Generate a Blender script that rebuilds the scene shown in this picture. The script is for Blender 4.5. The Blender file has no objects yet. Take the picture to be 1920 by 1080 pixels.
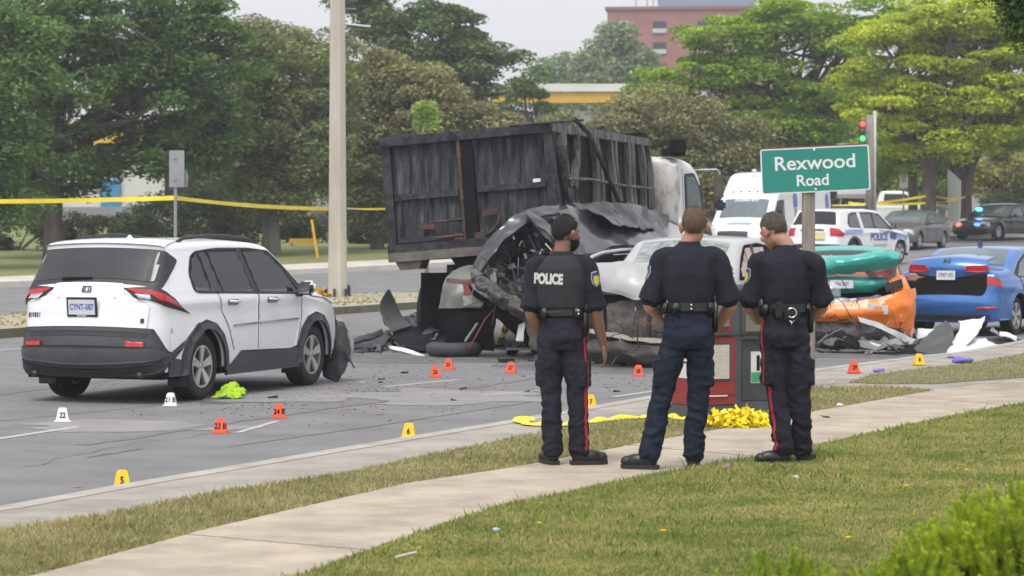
import bpy, bmesh, math, random
import numpy as np
from mathutils import Vector, Matrix, noise
from mathutils.bvhtree import BVHTree
from mathutils.geometry import tessellate_polygon
R = math.radians
S = bpy.context.scene
COL = S.collection
rng = np.random.default_rng(7)
random.seed(7)

# ------------------------------------------------------------------ camera, sky, sun, exposure
cam = bpy.data.cameras.new('camera'); camo = bpy.data.objects.new('camera', cam); COL.objects.link(camo)
camo.location = (0, 0, 1.9); camo.rotation_euler = (R(90), 0, 0)
cam.lens = 93.75; cam.sensor_width = 36; cam.shift_y = -127/1920; cam.clip_end = 4000; cam.clip_start = .1
cam.dof.use_dof = True; cam.dof.focus_distance = 23; cam.dof.aperture_fstop = 5.0
S.camera = camo
SUN_EL, SUN_ROT = R(62), R(200)
w = bpy.data.worlds.new('World'); S.world = w; w.use_nodes = True
nt = w.node_tree; bg = nt.nodes['Background']
sky = nt.nodes.new('ShaderNodeTexSky'); sky.sky_type = 'NISHITA'; sky.sun_disc = False
sky.sun_elevation = SUN_EL; sky.sun_rotation = SUN_ROT; sky.air_density = 1.0; sky.dust_density = 6.0; sky.ozone_density = 1.0
hs = nt.nodes.new('ShaderNodeHueSaturation'); hs.inputs['Saturation'].default_value = 0.10
nt.links.new(sky.outputs[0], hs.inputs['Color'])
gm = nt.nodes.new('ShaderNodeMix'); gm.data_type = 'RGBA'; gm.inputs[0].default_value = .5   # an even cloud sheet evens out the sky
gm.inputs[7].default_value = (10.4, 10.4, 10.9, 1)
nt.links.new(hs.outputs[0], gm.inputs[6]); nt.links.new(gm.outputs[2], bg.inputs['Color'])
bg.inputs['Strength'].default_value = 0.10
sl = bpy.data.lights.new('sun', 'SUN'); so = bpy.data.objects.new('sun', sl); COL.objects.link(so)
sl.energy = 1.3; sl.angle = R(24); sl.color = (1, .965, .91)
so.rotation_euler = (R(90)-SUN_EL, 0, R(180)-SUN_ROT+R(0))
S.view_settings.view_transform = 'Standard'; S.view_settings.look = 'None'
S.view_settings.exposure = 0.66; S.view_settings.gamma = 1
S.view_settings.use_curve_mapping = False
S.render.resolution_x = 1024; S.render.resolution_y = 576
S.cycles.max_bounces = 6

# ------------------------------------------------------------------ materials
MATS = {}
def pm(name, col, rough=.6, metal=0., var=.12, scale=6., bump=0., bscale=60., coat=0., spec=.5, emit=None, es=1., col2=None, stretch=None, alpha=1., detail=6., lo=.35, hi=.65, trans=0.):
    """procedural principled material: colour varied by noise, fine bump"""
    if name in MATS: return MATS[name]
    m = bpy.data.materials.new(name); m.use_nodes = True; n = m.node_tree; L = n.links
    b = n.nodes['Principled BSDF']
    tc = n.nodes.new('ShaderNodeTexCoord'); vec = tc.outputs['Object']
    if stretch:
        mp = n.nodes.new('ShaderNodeMapping'); mp.inputs['Scale'].default_value = stretch
        L.new(vec, mp.inputs['Vector']); vec = mp.outputs[0]
    nz = n.nodes.new('ShaderNodeTexNoise'); nz.inputs['Scale'].default_value = scale; nz.inputs['Detail'].default_value = detail
    nz.inputs['Roughness'].default_value = .62
    L.new(vec, nz.inputs['Vector'])
    rp = n.nodes.new('ShaderNodeValToRGB'); L.new(nz.outputs['Fac'], rp.inputs[0])
    rp.color_ramp.elements[0].position = lo; rp.color_ramp.elements[1].position = hi
    c2 = col2 if col2 else tuple(min(1, c*(1+var)) for c in col)
    c1 = col if col2 else tuple(c*(1-var) for c in col)
    rp.color_ramp.elements[0].color = (*c1, 1); rp.color_ramp.elements[1].color = (*c2, 1)
    L.new(rp.outputs[0], b.inputs['Base Color'])
    b.inputs['Roughness'].default_value = rough; b.inputs['Metallic'].default_value = metal
    b.inputs['Coat Weight'].default_value = coat; b.inputs['Coat Roughness'].default_value = .04
    b.inputs['Specular IOR Level'].default_value = spec
    b.inputs['Alpha'].default_value = alpha
    b.inputs['Transmission Weight'].default_value = trans
    if emit:
        b.inputs['Emission Color'].default_value = (*emit, 1); b.inputs['Emission Strength'].default_value = es
    if bump:
        nb = n.nodes.new('ShaderNodeTexNoise'); nb.inputs['Scale'].default_value = bscale; nb.inputs['Detail'].default_value = 4
        L.new(vec, nb.inputs['Vector'])
        bp = n.nodes.new('ShaderNodeBump'); bp.inputs['Strength'].default_value = bump; bp.inputs['Distance'].default_value = .02
        L.new(nb.outputs['Fac'], bp.inputs['Height']); L.new(bp.outputs[0], b.inputs['Normal'])
    MATS[name] = m
    return m
def leafmat(name, a, b_, trans=.35, scale=.5, fine=9.):
    """foliage: colour varies from clump to clump and leaf to leaf, some light comes through"""
    if name in MATS: return MATS[name]
    m = bpy.data.materials.new(name); m.use_nodes = True; n = m.node_tree; L = n.links
    for x in list(n.nodes): n.nodes.remove(x)
    out = n.nodes.new('ShaderNodeOutputMaterial')
    tc = n.nodes.new('ShaderNodeTexCoord')
    n1 = n.nodes.new('ShaderNodeTexNoise'); n1.inputs['Scale'].default_value = scale; n1.inputs['Detail'].default_value = 3
    n2 = n.nodes.new('ShaderNodeTexNoise'); n2.inputs['Scale'].default_value = fine; n2.inputs['Detail'].default_value = 1
    L.new(tc.outputs['Object'], n1.inputs['Vector']); L.new(tc.outputs['Object'], n2.inputs['Vector'])
    ad = n.nodes.new('ShaderNodeMath'); ad.operation = 'ADD'; L.new(n1.outputs['Fac'], ad.inputs[0]); L.new(n2.outputs['Fac'], ad.inputs[1])
    mr = n.nodes.new('ShaderNodeMapRange'); mr.inputs[1].default_value = .72; mr.inputs[2].default_value = 1.28; L.new(ad.outputs[0], mr.inputs[0])
    mx = n.nodes.new('ShaderNodeMix'); mx.data_type = 'RGBA'; mx.inputs[6].default_value = (*a, 1); mx.inputs[7].default_value = (*b_, 1)
    L.new(mr.outputs[0], mx.inputs[0])
    d = n.nodes.new('ShaderNodeBsdfPrincipled'); d.inputs['Roughness'].default_value = .75; d.inputs['Specular IOR Level'].default_value = .12
    t = n.nodes.new('ShaderNodeBsdfTranslucent')
    L.new(mx.outputs[2], d.inputs['Base Color']); L.new(mx.outputs[2], t.inputs['Color'])
    ms = n.nodes.new('ShaderNodeMixShader'); ms.inputs[0].default_value = trans
    L.new(d.outputs[0], ms.inputs[1]); L.new(t.outputs[0], ms.inputs[2]); L.new(ms.outputs[0], out.inputs[0])
    MATS[name] = m
    return m

# ------------------------------------------------------------------ object helpers
def tag(o, label=None, cat=None, group=None, kind=None):
    if label: o['label'] = label
    if cat: o['category'] = cat
    if group: o['group'] = group
    if kind: o['kind'] = kind
    return o
def thing(name, label, cat, loc=(0, 0, 0), rz=0., group=None):
    o = bpy.data.objects.new(name, None); COL.objects.link(o); o.location = loc; o.rotation_euler = (0, 0, rz)
    o.empty_display_size = .2
    return tag(o, label, cat, group)
def mesh(name, V, F, mat=None, smooth=False, mats=None, mi=None):
    me = bpy.data.meshes.new(name)
    me.from_pydata([tuple(v) for v in V], [], [tuple(f) for f in F])
    if mats:
        for m in mats: me.materials.append(m)
        if mi is not None: me.polygons.foreach_set('material_index', np.array(mi, dtype=np.int32))
    elif mat: me.materials.append(mat)
    if smooth: me.polygons.foreach_set('use_smooth', [True]*len(me.polygons))
    me.update()
    return me
def link(name, me, parent=None, loc=None, rot=None):
    o = bpy.data.objects.new(name, me); COL.objects.link(o)
    if parent: o.parent = parent
    if loc is not None: o.location = loc
    if rot is not None: o.rotation_euler = rot
    return o
def obj(name, V, F, mat, parent=None, smooth=False, world=False, **k):
    """one mesh object; world=True: coordinates are world ones and the (unrotated) parents' places are taken off"""
    if world and parent:
        p = parent; off = Vector((0, 0, 0))
        while p: off += Vector(p.location); p = p.parent
        V = [Vector(v)-off for v in V]
    return link(name, mesh(name, V, F, mat, smooth, **k), parent)
def copy_tree(o, parent=None):
    c = o.copy(); COL.objects.link(c)
    if parent: c.parent = parent
    for ch in list(o.children): copy_tree(ch, c)
    return c
class MB:
    """collects primitives for ONE part"""
    def __init__(s): s.V = []; s.F = []
    def add(s, V, F):
        b = len(s.V); s.V += [Vector(v) for v in V]; s.F += [tuple(i+b for i in f) for f in F]; return s
    def box(s, c, d, rot=None, taper=1.):
        x, y, z = d[0]/2, d[1]/2, d[2]/2
        P = [Vector((i*x*(taper if k > 0 else 1), j*y*(taper if k > 0 else 1), k*z)) for k in (-1, 1) for j in (-1, 1) for i in (-1, 1)]
        if rot is not None: P = [rot @ p for p in P]
        P = [p+Vector(c) for p in P]
        return s.add(P, [(0, 2, 3, 1), (4, 5, 7, 6), (0, 1, 5, 4), (2, 6, 7, 3), (0, 4, 6, 2), (1, 3, 7, 5)])
    def bar(s, a, b, wx, wy=None, up=(0, 0, 1)):
        a, b = Vector(a), Vector(b); wy = wy or wx; d = (b-a); L = d.length; d.normalize()
        x = d.cross(Vector(up));
        if x.length < .01: x = d.cross(Vector((1, 0, 0)))
        x.normalize(); y = x.cross(d)
        M = Matrix((x, y, d)).transposed()
        return s.box((a+b)/2, (wx, wy, L), M)
    def tube(s, pts, r, seg=8, cap=True, ry=None):
        pts = [Vector(p) for p in pts]; n = len(pts)
        if not hasattr(r, '__len__'): r = [r]*n
        V = []; prev = None
        for i, p in enumerate(pts):
            d = (pts[min(i+1, n-1)]-pts[max(i-1, 0)])
            if d.length < 1e-9: d = Vector((0, 0, 1))
            d.normalize()
            if prev is None:
                x = d.cross(Vector((0, 0, 1)))
                if x.length < .05: x = d.cross(Vector((0, 1, 0)))
            else: x = prev - d*prev.dot(d)
            x.normalize(); prev = x; y = d.cross(x)
            for k in range(seg):
                a = 2*math.pi*k/seg
                V.append(p+x*math.cos(a)*r[i]+y*math.sin(a)*(r[i] if ry is None else ry[i]))
        F = [(i*seg+k, i*seg+(k+1) % seg, (i+1)*seg+(k+1) % seg, (i+1)*seg+k) for i in range(n-1) for k in range(seg)]
        if cap: F += [tuple(range(seg))[::-1], tuple(range((n-1)*seg, n*seg))]
        return s.add(V, F)
    def lathe(s, prof, seg=24, axis='z', c=(0, 0, 0), closed=False):
        """prof: (radius, height)"""
        V = []; n = len(prof); c = Vector(c)
        for r_, h in prof:
            for k in range(seg):
                a = 2*math.pi*k/seg; x, y = r_*math.cos(a), r_*math.sin(a)
                V.append(c+(Vector((x, y, h)) if axis == 'z' else Vector((h, x, y)) if axis == 'x' else Vector((x, h, y))))
        F = [(i*seg+k, i*seg+(k+1) % seg, ((i+1) % n)*seg+(k+1) % seg, ((i+1) % n)*seg+k) for i in range(n if closed else n-1) for k in range(seg)]
        if not closed:
            F += [tuple(range(seg))[::-1], tuple(range((n-1)*seg, n*seg))]
        return s.add(V, F)
    def prism(s, poly, h0, h1, f=lambda x, y, h: Vector((x, y, h))):
        n = len(poly)
        return s.add([f(x, y, h0) for x, y in poly]+[f(x, y, h1) for x, y in poly],
                     [tuple(range(n))[::-1], tuple(range(n, 2*n))]+[(i, (i+1) % n, n+(i+1) % n, n+i) for i in range(n)])
    def ball(s, c, r, seg=10, rings=7, sc=(1, 1, 1)):
        pr = [(max(1e-4, math.sin(math.pi*i/rings))*r, -math.cos(math.pi*i/rings)*r) for i in range(rings+1)]
        t = MB().lathe(pr, seg); return s.add([Vector((v.x*sc[0], v.y*sc[1], v.z*sc[2]))+Vector(c) for v in t.V], t.F)
    def xf(s, M): s.V = [M @ v for v in s.V]; return s
    def crumple(s, amp, sc, seed=0):
        s.V = [v+amp*noise.noise_vector(v*sc+Vector((seed, seed*.7, 3))) for v in s.V]; return s
    def build(s, name, mat, parent=None, smooth=False, world=False, bevel=0., **k):
        o = obj(name, s.V, s.F, mat, parent, smooth, world, **k)
        if bevel:
            bm = bmesh.new(); bm.from_mesh(o.data); bmesh.ops.bevel(bm, geom=bm.edges[:]+bm.verts[:], offset=bevel, segments=2, affect='EDGES', clamp_overlap=True)
            bm.to_mesh(o.data); bm.free()
            if smooth: o.data.polygons.foreach_set('use_smooth', [True]*len(o.data.polygons))
        return o
def autosmooth(o, deg=35):
    me = o.data; me.polygons.foreach_set('use_smooth', [True]*len(me.polygons)); me.set_sharp_from_angle(angle=R(deg)); return o
def textmesh(s, size, bold=0., align='CENTER', ext=.0):
    c = bpy.data.curves.new('t', 'FONT'); c.body = s; c.size = size; c.offset = bold; c.align_x = align; c.align_y = 'CENTER'; c.extrude = ext
    o = bpy.data.objects.new('t', c); COL.objects.link(o); bpy.context.view_layer.update()
    me = o.evaluated_get(bpy.context.evaluated_depsgraph_get()).to_mesh()
    V = [v.co.copy() for v in me.vertices]; F = [tuple(p.vertices) for p in me.polygons]
    o.to_mesh_clear(); bpy.data.objects.remove(o); bpy.data.curves.remove(c)
    return V, F
def grid_sheet(ctrl, nu=24, nv=16, amp=0., sc=3., seed=0, thick=.004, fold=0.):
    """a bent sheet through a grid of control points (rows of 3-D points), Catmull-Rom both ways, crumpled"""
    C = np.array([[tuple(p) for p in row] for row in ctrl], float)
    def cr(A, n):
        m = A.shape[0]; out = []
        for t in np.linspace(0, m-1-1e-6, n):
            i = int(t); f = t-i
            p0, p1, p2, p3 = A[max(i-1, 0)], A[i], A[min(i+1, m-1)], A[min(i+2, m-1)]
            out.append(.5*((2*p1)+(-p0+p2)*f+(2*p0-5*p1+4*p2-p3)*f*f+(-p0+3*p1-3*p2+p3)*f**3))
        return np.array(out)
    G = cr(C, nu); G = cr(G.transpose(1, 0, 2), nv).transpose(1, 0, 2)
    V = []
    for i in range(nu):
        for j in range(nv):
            v = Vector(G[i, j])
            if amp:
                q = v*sc+Vector((seed*3.1, seed, seed*1.7))
                v += amp*noise.noise_vector(q)+amp*.45*noise.noise_vector(q*2.7)
            if fold:
                q = v*sc*.8+Vector((seed*2.1, 5, seed))
                a = 1-abs(noise.noise(q))*2.5
                v += Vector((0, -.6, .8))*fold*max(a, -.5)
            V.append(v)
    F = [(i*nv+j, i*nv+j+1, (i+1)*nv+j+1, (i+1)*nv+j) for i in range(nu-1) for j in range(nv-1)]
    if thick:
        me = mesh('t', V, F); me.update()
        N = [v.normal.copy() for v in me.vertices]; bpy.data.meshes.remove(me)
        n = len(V); V = V+[v-N[i]*thick for i, v in enumerate(V)]
        F = F+[tuple(i+n for i in f[::-1]) for f in F]
        rim = [i*nv for i in range(nu)]+[(nu-1)*nv+j for j in range(1, nv)]+[i*nv+nv-1 for i in range(nu-2, -1, -1)]+[j for j in range(nv-2, 0, -1)]
        F += [(rim[k], rim[(k+1) % len(rim)], rim[(k+1) % len(rim)]+n, rim[k]+n) for k in range(len(rim))]
    return V, F

# ------------------------------------------------------------------ the lie of the land, measured from the photograph
FPX, HZ, CH = 5000., 413., 1.9
def g(Y):
    t = min(1, max(0, (Y-55)/95)); return 1.7*t*t*(3-2*t)
def P(x, y, z=0.):
    """ground point that the photograph shows at pixel (x, y); z above the ground"""
    Y = 8.
    while HZ+FPX*(CH-z-g(Y))/Y > y and Y < 400: Y += .02 if Y < 60 else .1
    return Vector(((x-960)*Y/FPX, Y, g(Y)+z))
def Q(x, y, Y): return Vector(((x-960)*Y/FPX, Y, CH-(y-HZ)*Y/FPX))
# ================================================================== SETTING
asph = pm('asphalt', (.19, .188, .192), .9, var=.13, scale=1.2, bump=.5, bscale=220, detail=12, spec=.3)
conc = pm('kerb_concrete', (.36, .34, .305), .9, var=.16, scale=2.5, bump=.4, bscale=120, detail=12, spec=.25)
blvd = pm('boulevard_concrete', (.33, .305, .27), .92, var=.2, scale=1.8, bump=.5, bscale=160, detail=12, spec=.2)
walkm = pm('sidewalk_concrete', (.385, .33, .262), .9, var=.2, scale=2.2, bump=.35, bscale=140, detail=12, spec=.2)
soil = pm('lawn_soil', (.13, .15, .05), .95, col2=(.24, .22, .10), scale=1.6, detail=10)
dry = pm('verge_soil', (.17, .15, .08), .95, col2=(.11, .12, .045), scale=1.3, detail=10)
farg = pm('far_grass', (.13, .16, .045), .95, col2=(.20, .20, .075), scale=.4, detail=10)
paint = pm('worn_road_paint', (.42, .42, .41), .8, col2=(.2, .2, .2), scale=14, detail=10, lo=.45, hi=.7)

def sheet(name, poly, z, mat, maxseg=2.0, wall=0., kind='structure', zf=None):
    """a level sheet following the terrain, optional kerb face round it"""
    bm = bmesh.new(); tri = tessellate_polygon([[Vector((x, y, 0)) for x, y in poly]])
    vs = [bm.verts.new((x, y, 0)) for x, y in poly]
    for t in tri:
        try: bm.faces.new([vs[i] for i in t])
        except ValueError: pass
    ys = [p[1] for p in poly]; xs = [p[0] for p in poly]
    for k in np.arange(math.ceil(min(ys)/maxseg)*maxseg, max(ys), maxseg):
        bmesh.ops.bisect_plane(bm, geom=bm.verts[:]+bm.edges[:]+bm.faces[:], plane_co=(0, k, 0), plane_no=(0, 1, 0))
    if wall:
        be = [e for e in bm.edges if len(e.link_faces) == 1]
        r = bmesh.ops.extrude_edge_only(bm, edges=be)
        low = {v for v in r['geom'] if isinstance(v, bmesh.types.BMVert)}
    else: low = set()
    for v in bm.verts: v.co.z = g(v.co.y)+(z-wall if v in low else z)
    bmesh.ops.recalc_face_normals(bm, faces=bm.faces[:])
    up = sum(f.normal.z*f.calc_area() for f in bm.faces)
    if up < 0: bmesh.ops.reverse_faces(bm, faces=bm.faces[:])
    me = bpy.data.meshes.new(name); bm.to_mesh(me); bm.free(); me.materials.append(mat)
    o = link(name, me); tag(o, kind=kind); return o
def W2(pts, z=.15): return [tuple(P(x, y, z)[:2]) for x, y in pts]

# base ground to the horizon
gy = [-60, 0, 20, 40, 55]+list(range(60, 135, 5))+[160, 220, 400, 900, 2500]
V = []; F = []
for j, y in enumerate(gy):
    for i, x in enumerate((-2500, -300, -60, 0, 60, 300, 2500)): V.append((x, y, g(y)-.03))
for j in range(len(gy)-1):
    for i in range(6): a = j*7+i; F.append((a, a+1, a+8, a+7))
tag(obj('ground', V, F, farg), kind='structure')


E0 = [(-14, -6.5), (-6.3, 11.2)] + W2([(0, 948), (240, 905), (500, 862), (750, 820), (960, 786), (1100, 762), (1215, 742), (1520, 692), (1700, 669), (1800, 659)]) + [(7.9, 40.0), (9.6, 41.6), (12, 42.6), (16, 43.2), (40, 43.4)]
def off_line(L, d):
    out = []
    for i, p in enumerate(L):
        a, b = L[max(i-1, 0)], L[min(i+1, len(L)-1)]
        t = Vector((b[0]-a[0], b[1]-a[1])).normalized(); out.append((p[0]+t.y*d, p[1]-t.x*d))
    return out
E0b = off_line(E0, .17)
E1 = [(-11.5, -6.5), (-5.2, 11.2)] + W2([(0, 995), (220, 960), (425, 920), (650, 885), (960, 820), (1130, 793), (1280, 768), (1400, 746), (1510, 727), (1640, 725), (1752, 732)])
E2 = [(-9.5, -6.5), (-4.2, 9.5)] + W2([(60, 1080), (380, 995), (575, 950), (775, 905), (960, 877), (1210, 830), (1330, 809), (1435, 791), (1510, 775), (1650, 750), (1752, 732)])
E2r = W2([(1752, 732), (1920, 710)]) + [(8.2, 31.5), (20, 38), (40, 41)]
E3 = [(-7.2, -6.5), (-3.3, 7.5)] + W2([(330, 1150), (575, 1082), (730, 1022), (940, 955), (1135, 913), (1285, 885), (1435, 858), (1610, 820), (1780, 785), (1920, 760)]) + [(7.5, 27.6), (20, 35), (40, 38.4)]
# kerb in cast lengths, boulevard slab, verge, sidewalk, lawn
kerb = sheet('kerb', E0+E0b[::-1], .148, conc, wall=.16)
sheet('boulevard_paving', E0b+[(40, 41)]+E2r[::-1][1:]+E1[::-1][1:], .142, blvd, wall=.1)
verge = sheet('grass_verge', E1+E2[::-1][1:-1], .146, dry)
verge2p = W2([(1590, 716), (1640, 701), (1720, 691), (1800, 682), (1900, 666)])+[(8.2, 38.6), (20, 40.4), (20, 38.6)]+W2([(1920, 707), (1750, 719), (1640, 719)])
sheet('grass_verge', verge2p, .147, dry)
# sidewalk as separate slabs with open joints
sw_all = E2[:-1]+E2r
sheet('sidewalk_bed', sw_all+E3[::-1], .120, soil)
def resample(L, n):
    L = [Vector(p) for p in L]; d = [0]
    for i in range(1, len(L)): d.append(d[-1]+(L[i]-L[i-1]).length)
    out = []
    for t in np.linspace(0, d[-1], n):
        i = max(k for k in range(len(d)) if d[k] <= t+1e-9); i = min(i, len(L)-2)
        out.append(L[i].lerp(L[i+1], min(1, (t-d[i])/max(1e-9, d[i+1]-d[i]))))
    return out
swp = bpy.data.objects.new('sidewalk', None); COL.objects.link(swp); tag(swp, kind='structure')
A = resample(sw_all, 400); B = resample(E3, 400)
i0 = 0; last = A[0]; cuts = [0]
for i in range(1, 400):
    if ((A[i]+B[i])/2-(A[cuts[-1]]+B[cuts[-1]])/2).length > 3.1: cuts.append(i)
for a, b in zip(cuts[:-1], cuts[1:]):
    a_, b_ = a, b
    la = [A[i] for i in range(a, b+1)]; lb = [B[i] for i in range(a, b+1)]
    la[0] = la[0].lerp(la[1], .13) ; lb[0] = lb[0].lerp(lb[1], .13)
    o = sheet('slab', [tuple(p) for p in la]+[tuple(p) for p in lb[::-1]], .155+random.uniform(-.003, .003), walkm, wall=.04)
    del o['kind']; o.parent = swp
sheet('lawn', E3+[(40, -20), (-20, -20)], .16, soil)

# median
M0 = [(-22, 10), (-8.4, 42.4), (-3.4, 54.0), (-1.5, 58.2), (-.9, 60.2)]
M1 = [(-1.1, 61.4), (-1.9, 62.6), (-4.5, 63.0), (-9.4, 48.6), (-25, 10)]
M1 = [(-1.1, 61.6), (-1.9, 62.9), (-2.6, 63.4), (-4.7, 62.2), (-9.6, 48.6), (-25, 10)]
sheet('median', M0+M1, .15, pm('median_concrete', (.36, .32, .25), .95, col2=(.27, .25, .15), scale=.9, detail=12), wall=.16)
mk = sheet('kerb', M0+off_line(M0, -.22)[::-1], .156, conc, wall=.16)
# far kerb, boulevard and sidewalk
_a, _b = P(0, 540, 0), P(620, 512, 0)
_d = (_b-_a)/(_b.y-_a.y); _e = _a+_d*(114-_a.y)
F0 = [tuple((_a-_d*60)[:2]), tuple(_a[:2]), tuple(_b[:2]), tuple(_e[:2]), (_e.x+3, 116), (90, 116)]
F1 = off_line(F0, -3.0)
sheet('road', [(-60, -20)]+F0+[(90, -20)], 0, asph)
far_w = pm('far_concrete', (.50, .45, .39), .9, var=.12, scale=.8, detail=10)
sheet('kerb', F0+off_line(F0, -.5)[::-1], .16, pm('pale_kerb', (.55, .52, .47), .9, var=.1, scale=2), wall=.18)
sheet('far_sidewalk', off_line(F0, -.5)+F1[::-1], .15, far_w)
sheet('far_lawn', F1+[(90, 300), (-140, 300), (-140, 16)], .148, farg)
# painted markings
def mark(pts, wd, z=.004):
    L = [Vector(P(x, y, 0)[:2]) for x, y in pts]; out = off_line([tuple(p) for p in L], wd/2); inn = off_line([tuple(p) for p in L], -wd/2)
    o = sheet('lane_marking', out+inn[::-1], z, paint); return o
mark([(-40, 829), (0, 823), (150, 800)], .10)
mark([(445, 812), (520, 790)], .07)
mark([(720, 726), (860, 712)], .10); mark([(1150, 745), (1300, 722)], .08)
mark([(-100, 668), (0, 657), (60, 652)], .12)
mark([(905, 741), (1010, 733)], .06)
tar = pm('tar_line', (.10, .10, .102), .8, var=.15)
for pts, wd in ([(165, 858), (265, 842)], .035), ([(430, 838), (700, 800), (1010, 752)], .02), ([(0, 790), (300, 760), (420, 745)], .02):
    o = mark(pts, wd, .003); o.name = 'tar_line'; o.data.materials[0] = tar
# cracks, stains and tyre marks
def crack(x0, y0, x1, y1, seed, wd=.005, m_=None, nm='road_crack'):
    r = np.random.default_rng(seed); a, b_ = P(x0, y0, 0), P(x1, y1, 0); n = 30; d = (b_-a); nn = Vector((d.y, -d.x, 0)).normalized(); w_ = 0; V = []
    for i in range(n+1):
        w_ += r.normal()*.035; q = a+d*i/n+nn*w_*(1 if m_ is None else .3); k = wd*(.4+r.random())
        V += [(q.x+nn.x*k, q.y+nn.y*k, .0035), (q.x-nn.x*k, q.y-nn.y*k, .0035)]
    tag(obj(nm, V, [(2*i, 2*i+1, 2*i+3, 2*i+2) for i in range(n)], m_ or tar), kind='structure')
for i, c_ in enumerate([(20, 880, 420, 812), (560, 760, 940, 712), (80, 700, -60, 690), (1000, 770, 1180, 742)]): crack(*c_, i)
def stain(x, y, rx, ry, seed, m_):
    r = np.random.default_rng(seed); c_ = P(x, y, 0); n = 40; ph = r.random(5)*6
    V = [(c_.x+rx*math.cos(t)*(1+.25*math.sin(2*t+ph[0])+.15*math.sin(5*t+ph[1])+.1*math.sin(9*t+ph[2])), c_.y+ry*math.sin(t)*(1+.25*math.sin(3*t+ph[3])+.12*math.sin(7*t+ph[4])), .0028+.0002*(seed % 6)) for t in np.linspace(0, 2*math.pi, n, False)]
    o = obj('road_stain', V, [tuple(range(n))], m_); tag(o, kind='structure')
dk = pm('stained_asphalt', (.085, .083, .082), .75, col2=(.165, .16, .16), scale=2.5, detail=12, bump=.4, bscale=200); lt = pm('dusty_asphalt', (.25, .24, .23), .9, col2=(.19, .185, .185), scale=2.2, detail=12)
for i, (x, y, rx, ry, k) in enumerate([(1150, 690, 1.6, 1.0, 0), (930, 672, 1.2, .9, 0), (760, 672, 1.3, 1.2, 0), (1620, 668, 1.2, .6, 0), (560, 742, 1.4, .9, 1), (860, 745, 1.2, 1.2, 1), (250, 800, 1.0, .7, 1), (440, 752, .6, .35, 0)]): stain(x, y, rx, ry, i, lt if k else dk)
crack(-40, 745, 700, 648, 31, .09, pm('tyre_mark', (.14, .138, .14), .85, var=.15, scale=8), 'tyre_mark'); crack(150, 835, 1000, 708, 32, .08, MATS['tyre_mark'], 'tyre_mark')
# repaired asphalt patch / skid
orange_spray = pm('orange_spray', (.55, .17, .08), .8, col2=(.2, .12, .1), scale=20)
for pts in ([(195, 851), (222, 850)], [(140, 915), (152, 914)], [(640, 769), (660, 768)], [(505, 862), (520, 860)], [(705, 777), (720, 776)]):
    o = mark(pts, .05, .0045); o.name = 'spray_mark'; o.data.materials[0] = orange_spray

# ---------------- grass blades
def inside(poly, X, Y):
    c = np.zeros(len(X), bool); n = len(poly)
    for i in range(n):
        (x1, y1), (x2, y2) = poly[i], poly[(i+1) % n]
        if y1 == y2: continue
        t = ((y1 > Y) != (y2 > Y)) & (X < (x2-x1)*(Y-y1)/(y2-y1)+x1); c ^= t
    return c
def blades(name, poly, n, ymin, ymax, z, h, mat, wd=.006):
    N = n*3
    Y = ymin*(ymax/ymin)**rng.random(N); X = (rng.random(N)*2-1)*Y*.27
    Y += 0; k = inside(poly, X, Y); X, Y = X[k][:n], Y[k][:n]; n = len(X)
    zz = np.array([g(y) for y in Y])+z
    # slow height and density changes
    ph = np.sin(X*2.1+1.3*np.sin(Y*.9))+np.sin(Y*1.7+2*np.sin(X*1.1))
    hh = h*(.55+.35*rng.random(n)+.12*ph)*(1+.6*(rng.random(n) > .97))
    a = rng.random(n)*2*np.pi; ln = rng.normal(0, .45, n)*hh; lm = rng.normal(0, .45, n)*hh
    wx = wd*(Y/15)**.6*np.cos(a)*(.6+.8*rng.random(n)); wy = wd*np.sin(a)
    V = np.empty((n, 3, 3)); V[:, 0] = np.stack([X-wx, Y-wy, zz], 1); V[:, 1] = np.stack([X+wx, Y+wy, zz], 1)
    V[:, 2] = np.stack([X+ln, Y+lm, zz+hh], 1)
    me = bpy.data.meshes.new(name); me.vertices.add(3*n); me.vertices.foreach_set('co', V.reshape(-1))
    me.loops.add(3*n); me.loops.foreach_set('vertex_index', np.arange(3*n, dtype=np.int32))
    me.polygons.add(n); me.polygons.foreach_set('loop_start', np.arange(0, 3*n, 3, dtype=np.int32)); me.update()
    me.materials.append(mat); o = link(name, me); tag(o, kind='stuff'); return o
gl = leafmat('lawn_blades', (.15, .22, .04), (.48, .42, .17), .3, 1.7, 26.)
gd = leafmat('verge_blades', (.20, .21, .07), (.50, .43, .22), .3, 1.3, 22.)
lawn_poly = E3+[(40, -20), (-20, -20)]
tag(blades('lawn_grass', lawn_poly, 430000, 11.5, 31, .155, .038, gl), 'mown green lawn with yellowish patches in the foreground', 'grass')
tag(blades('verge_grass', E1+E2[::-1], 150000, 12, 33, .14, .045, gd), 'dry yellowish grass between kerb paving and sidewalk', 'grass')
tag(blades('verge_grass', verge2p, 26000, 28, 42, .14, .045, gd), 'short grass patch beside the kerb corner at right', 'grass')
# taller ragged fringe where the lawn meets the sidewalk
fr = off_line(E3, .13)
tag(blades('lawn_fringe', E3+fr[::-1], 16000, 11.5, 31, .15, .075, leafmat('fringe_blades', (.08, .15, .03), (.16, .22, .06), .3, 2, 20.)), 'ragged tall grass fringe along the sidewalk edge', 'grass')
tag(blades('lawn_weeds', lawn_poly, 5200, 11.5, 31, .15, .07, leafmat('weed_blades', (.06, .14, .03), (.22, .30, .06), .3, .8, 9.), .011), 'taller weeds sprinkled through the mown lawn', 'weeds')
MD = off_line(M0, -.3)
tag(blades('median_grass', MD+off_line(M1, .3), 2600, 40, 63, .15, .06, gd, .02), 'sparse dry weeds on the median', 'grass')
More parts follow.
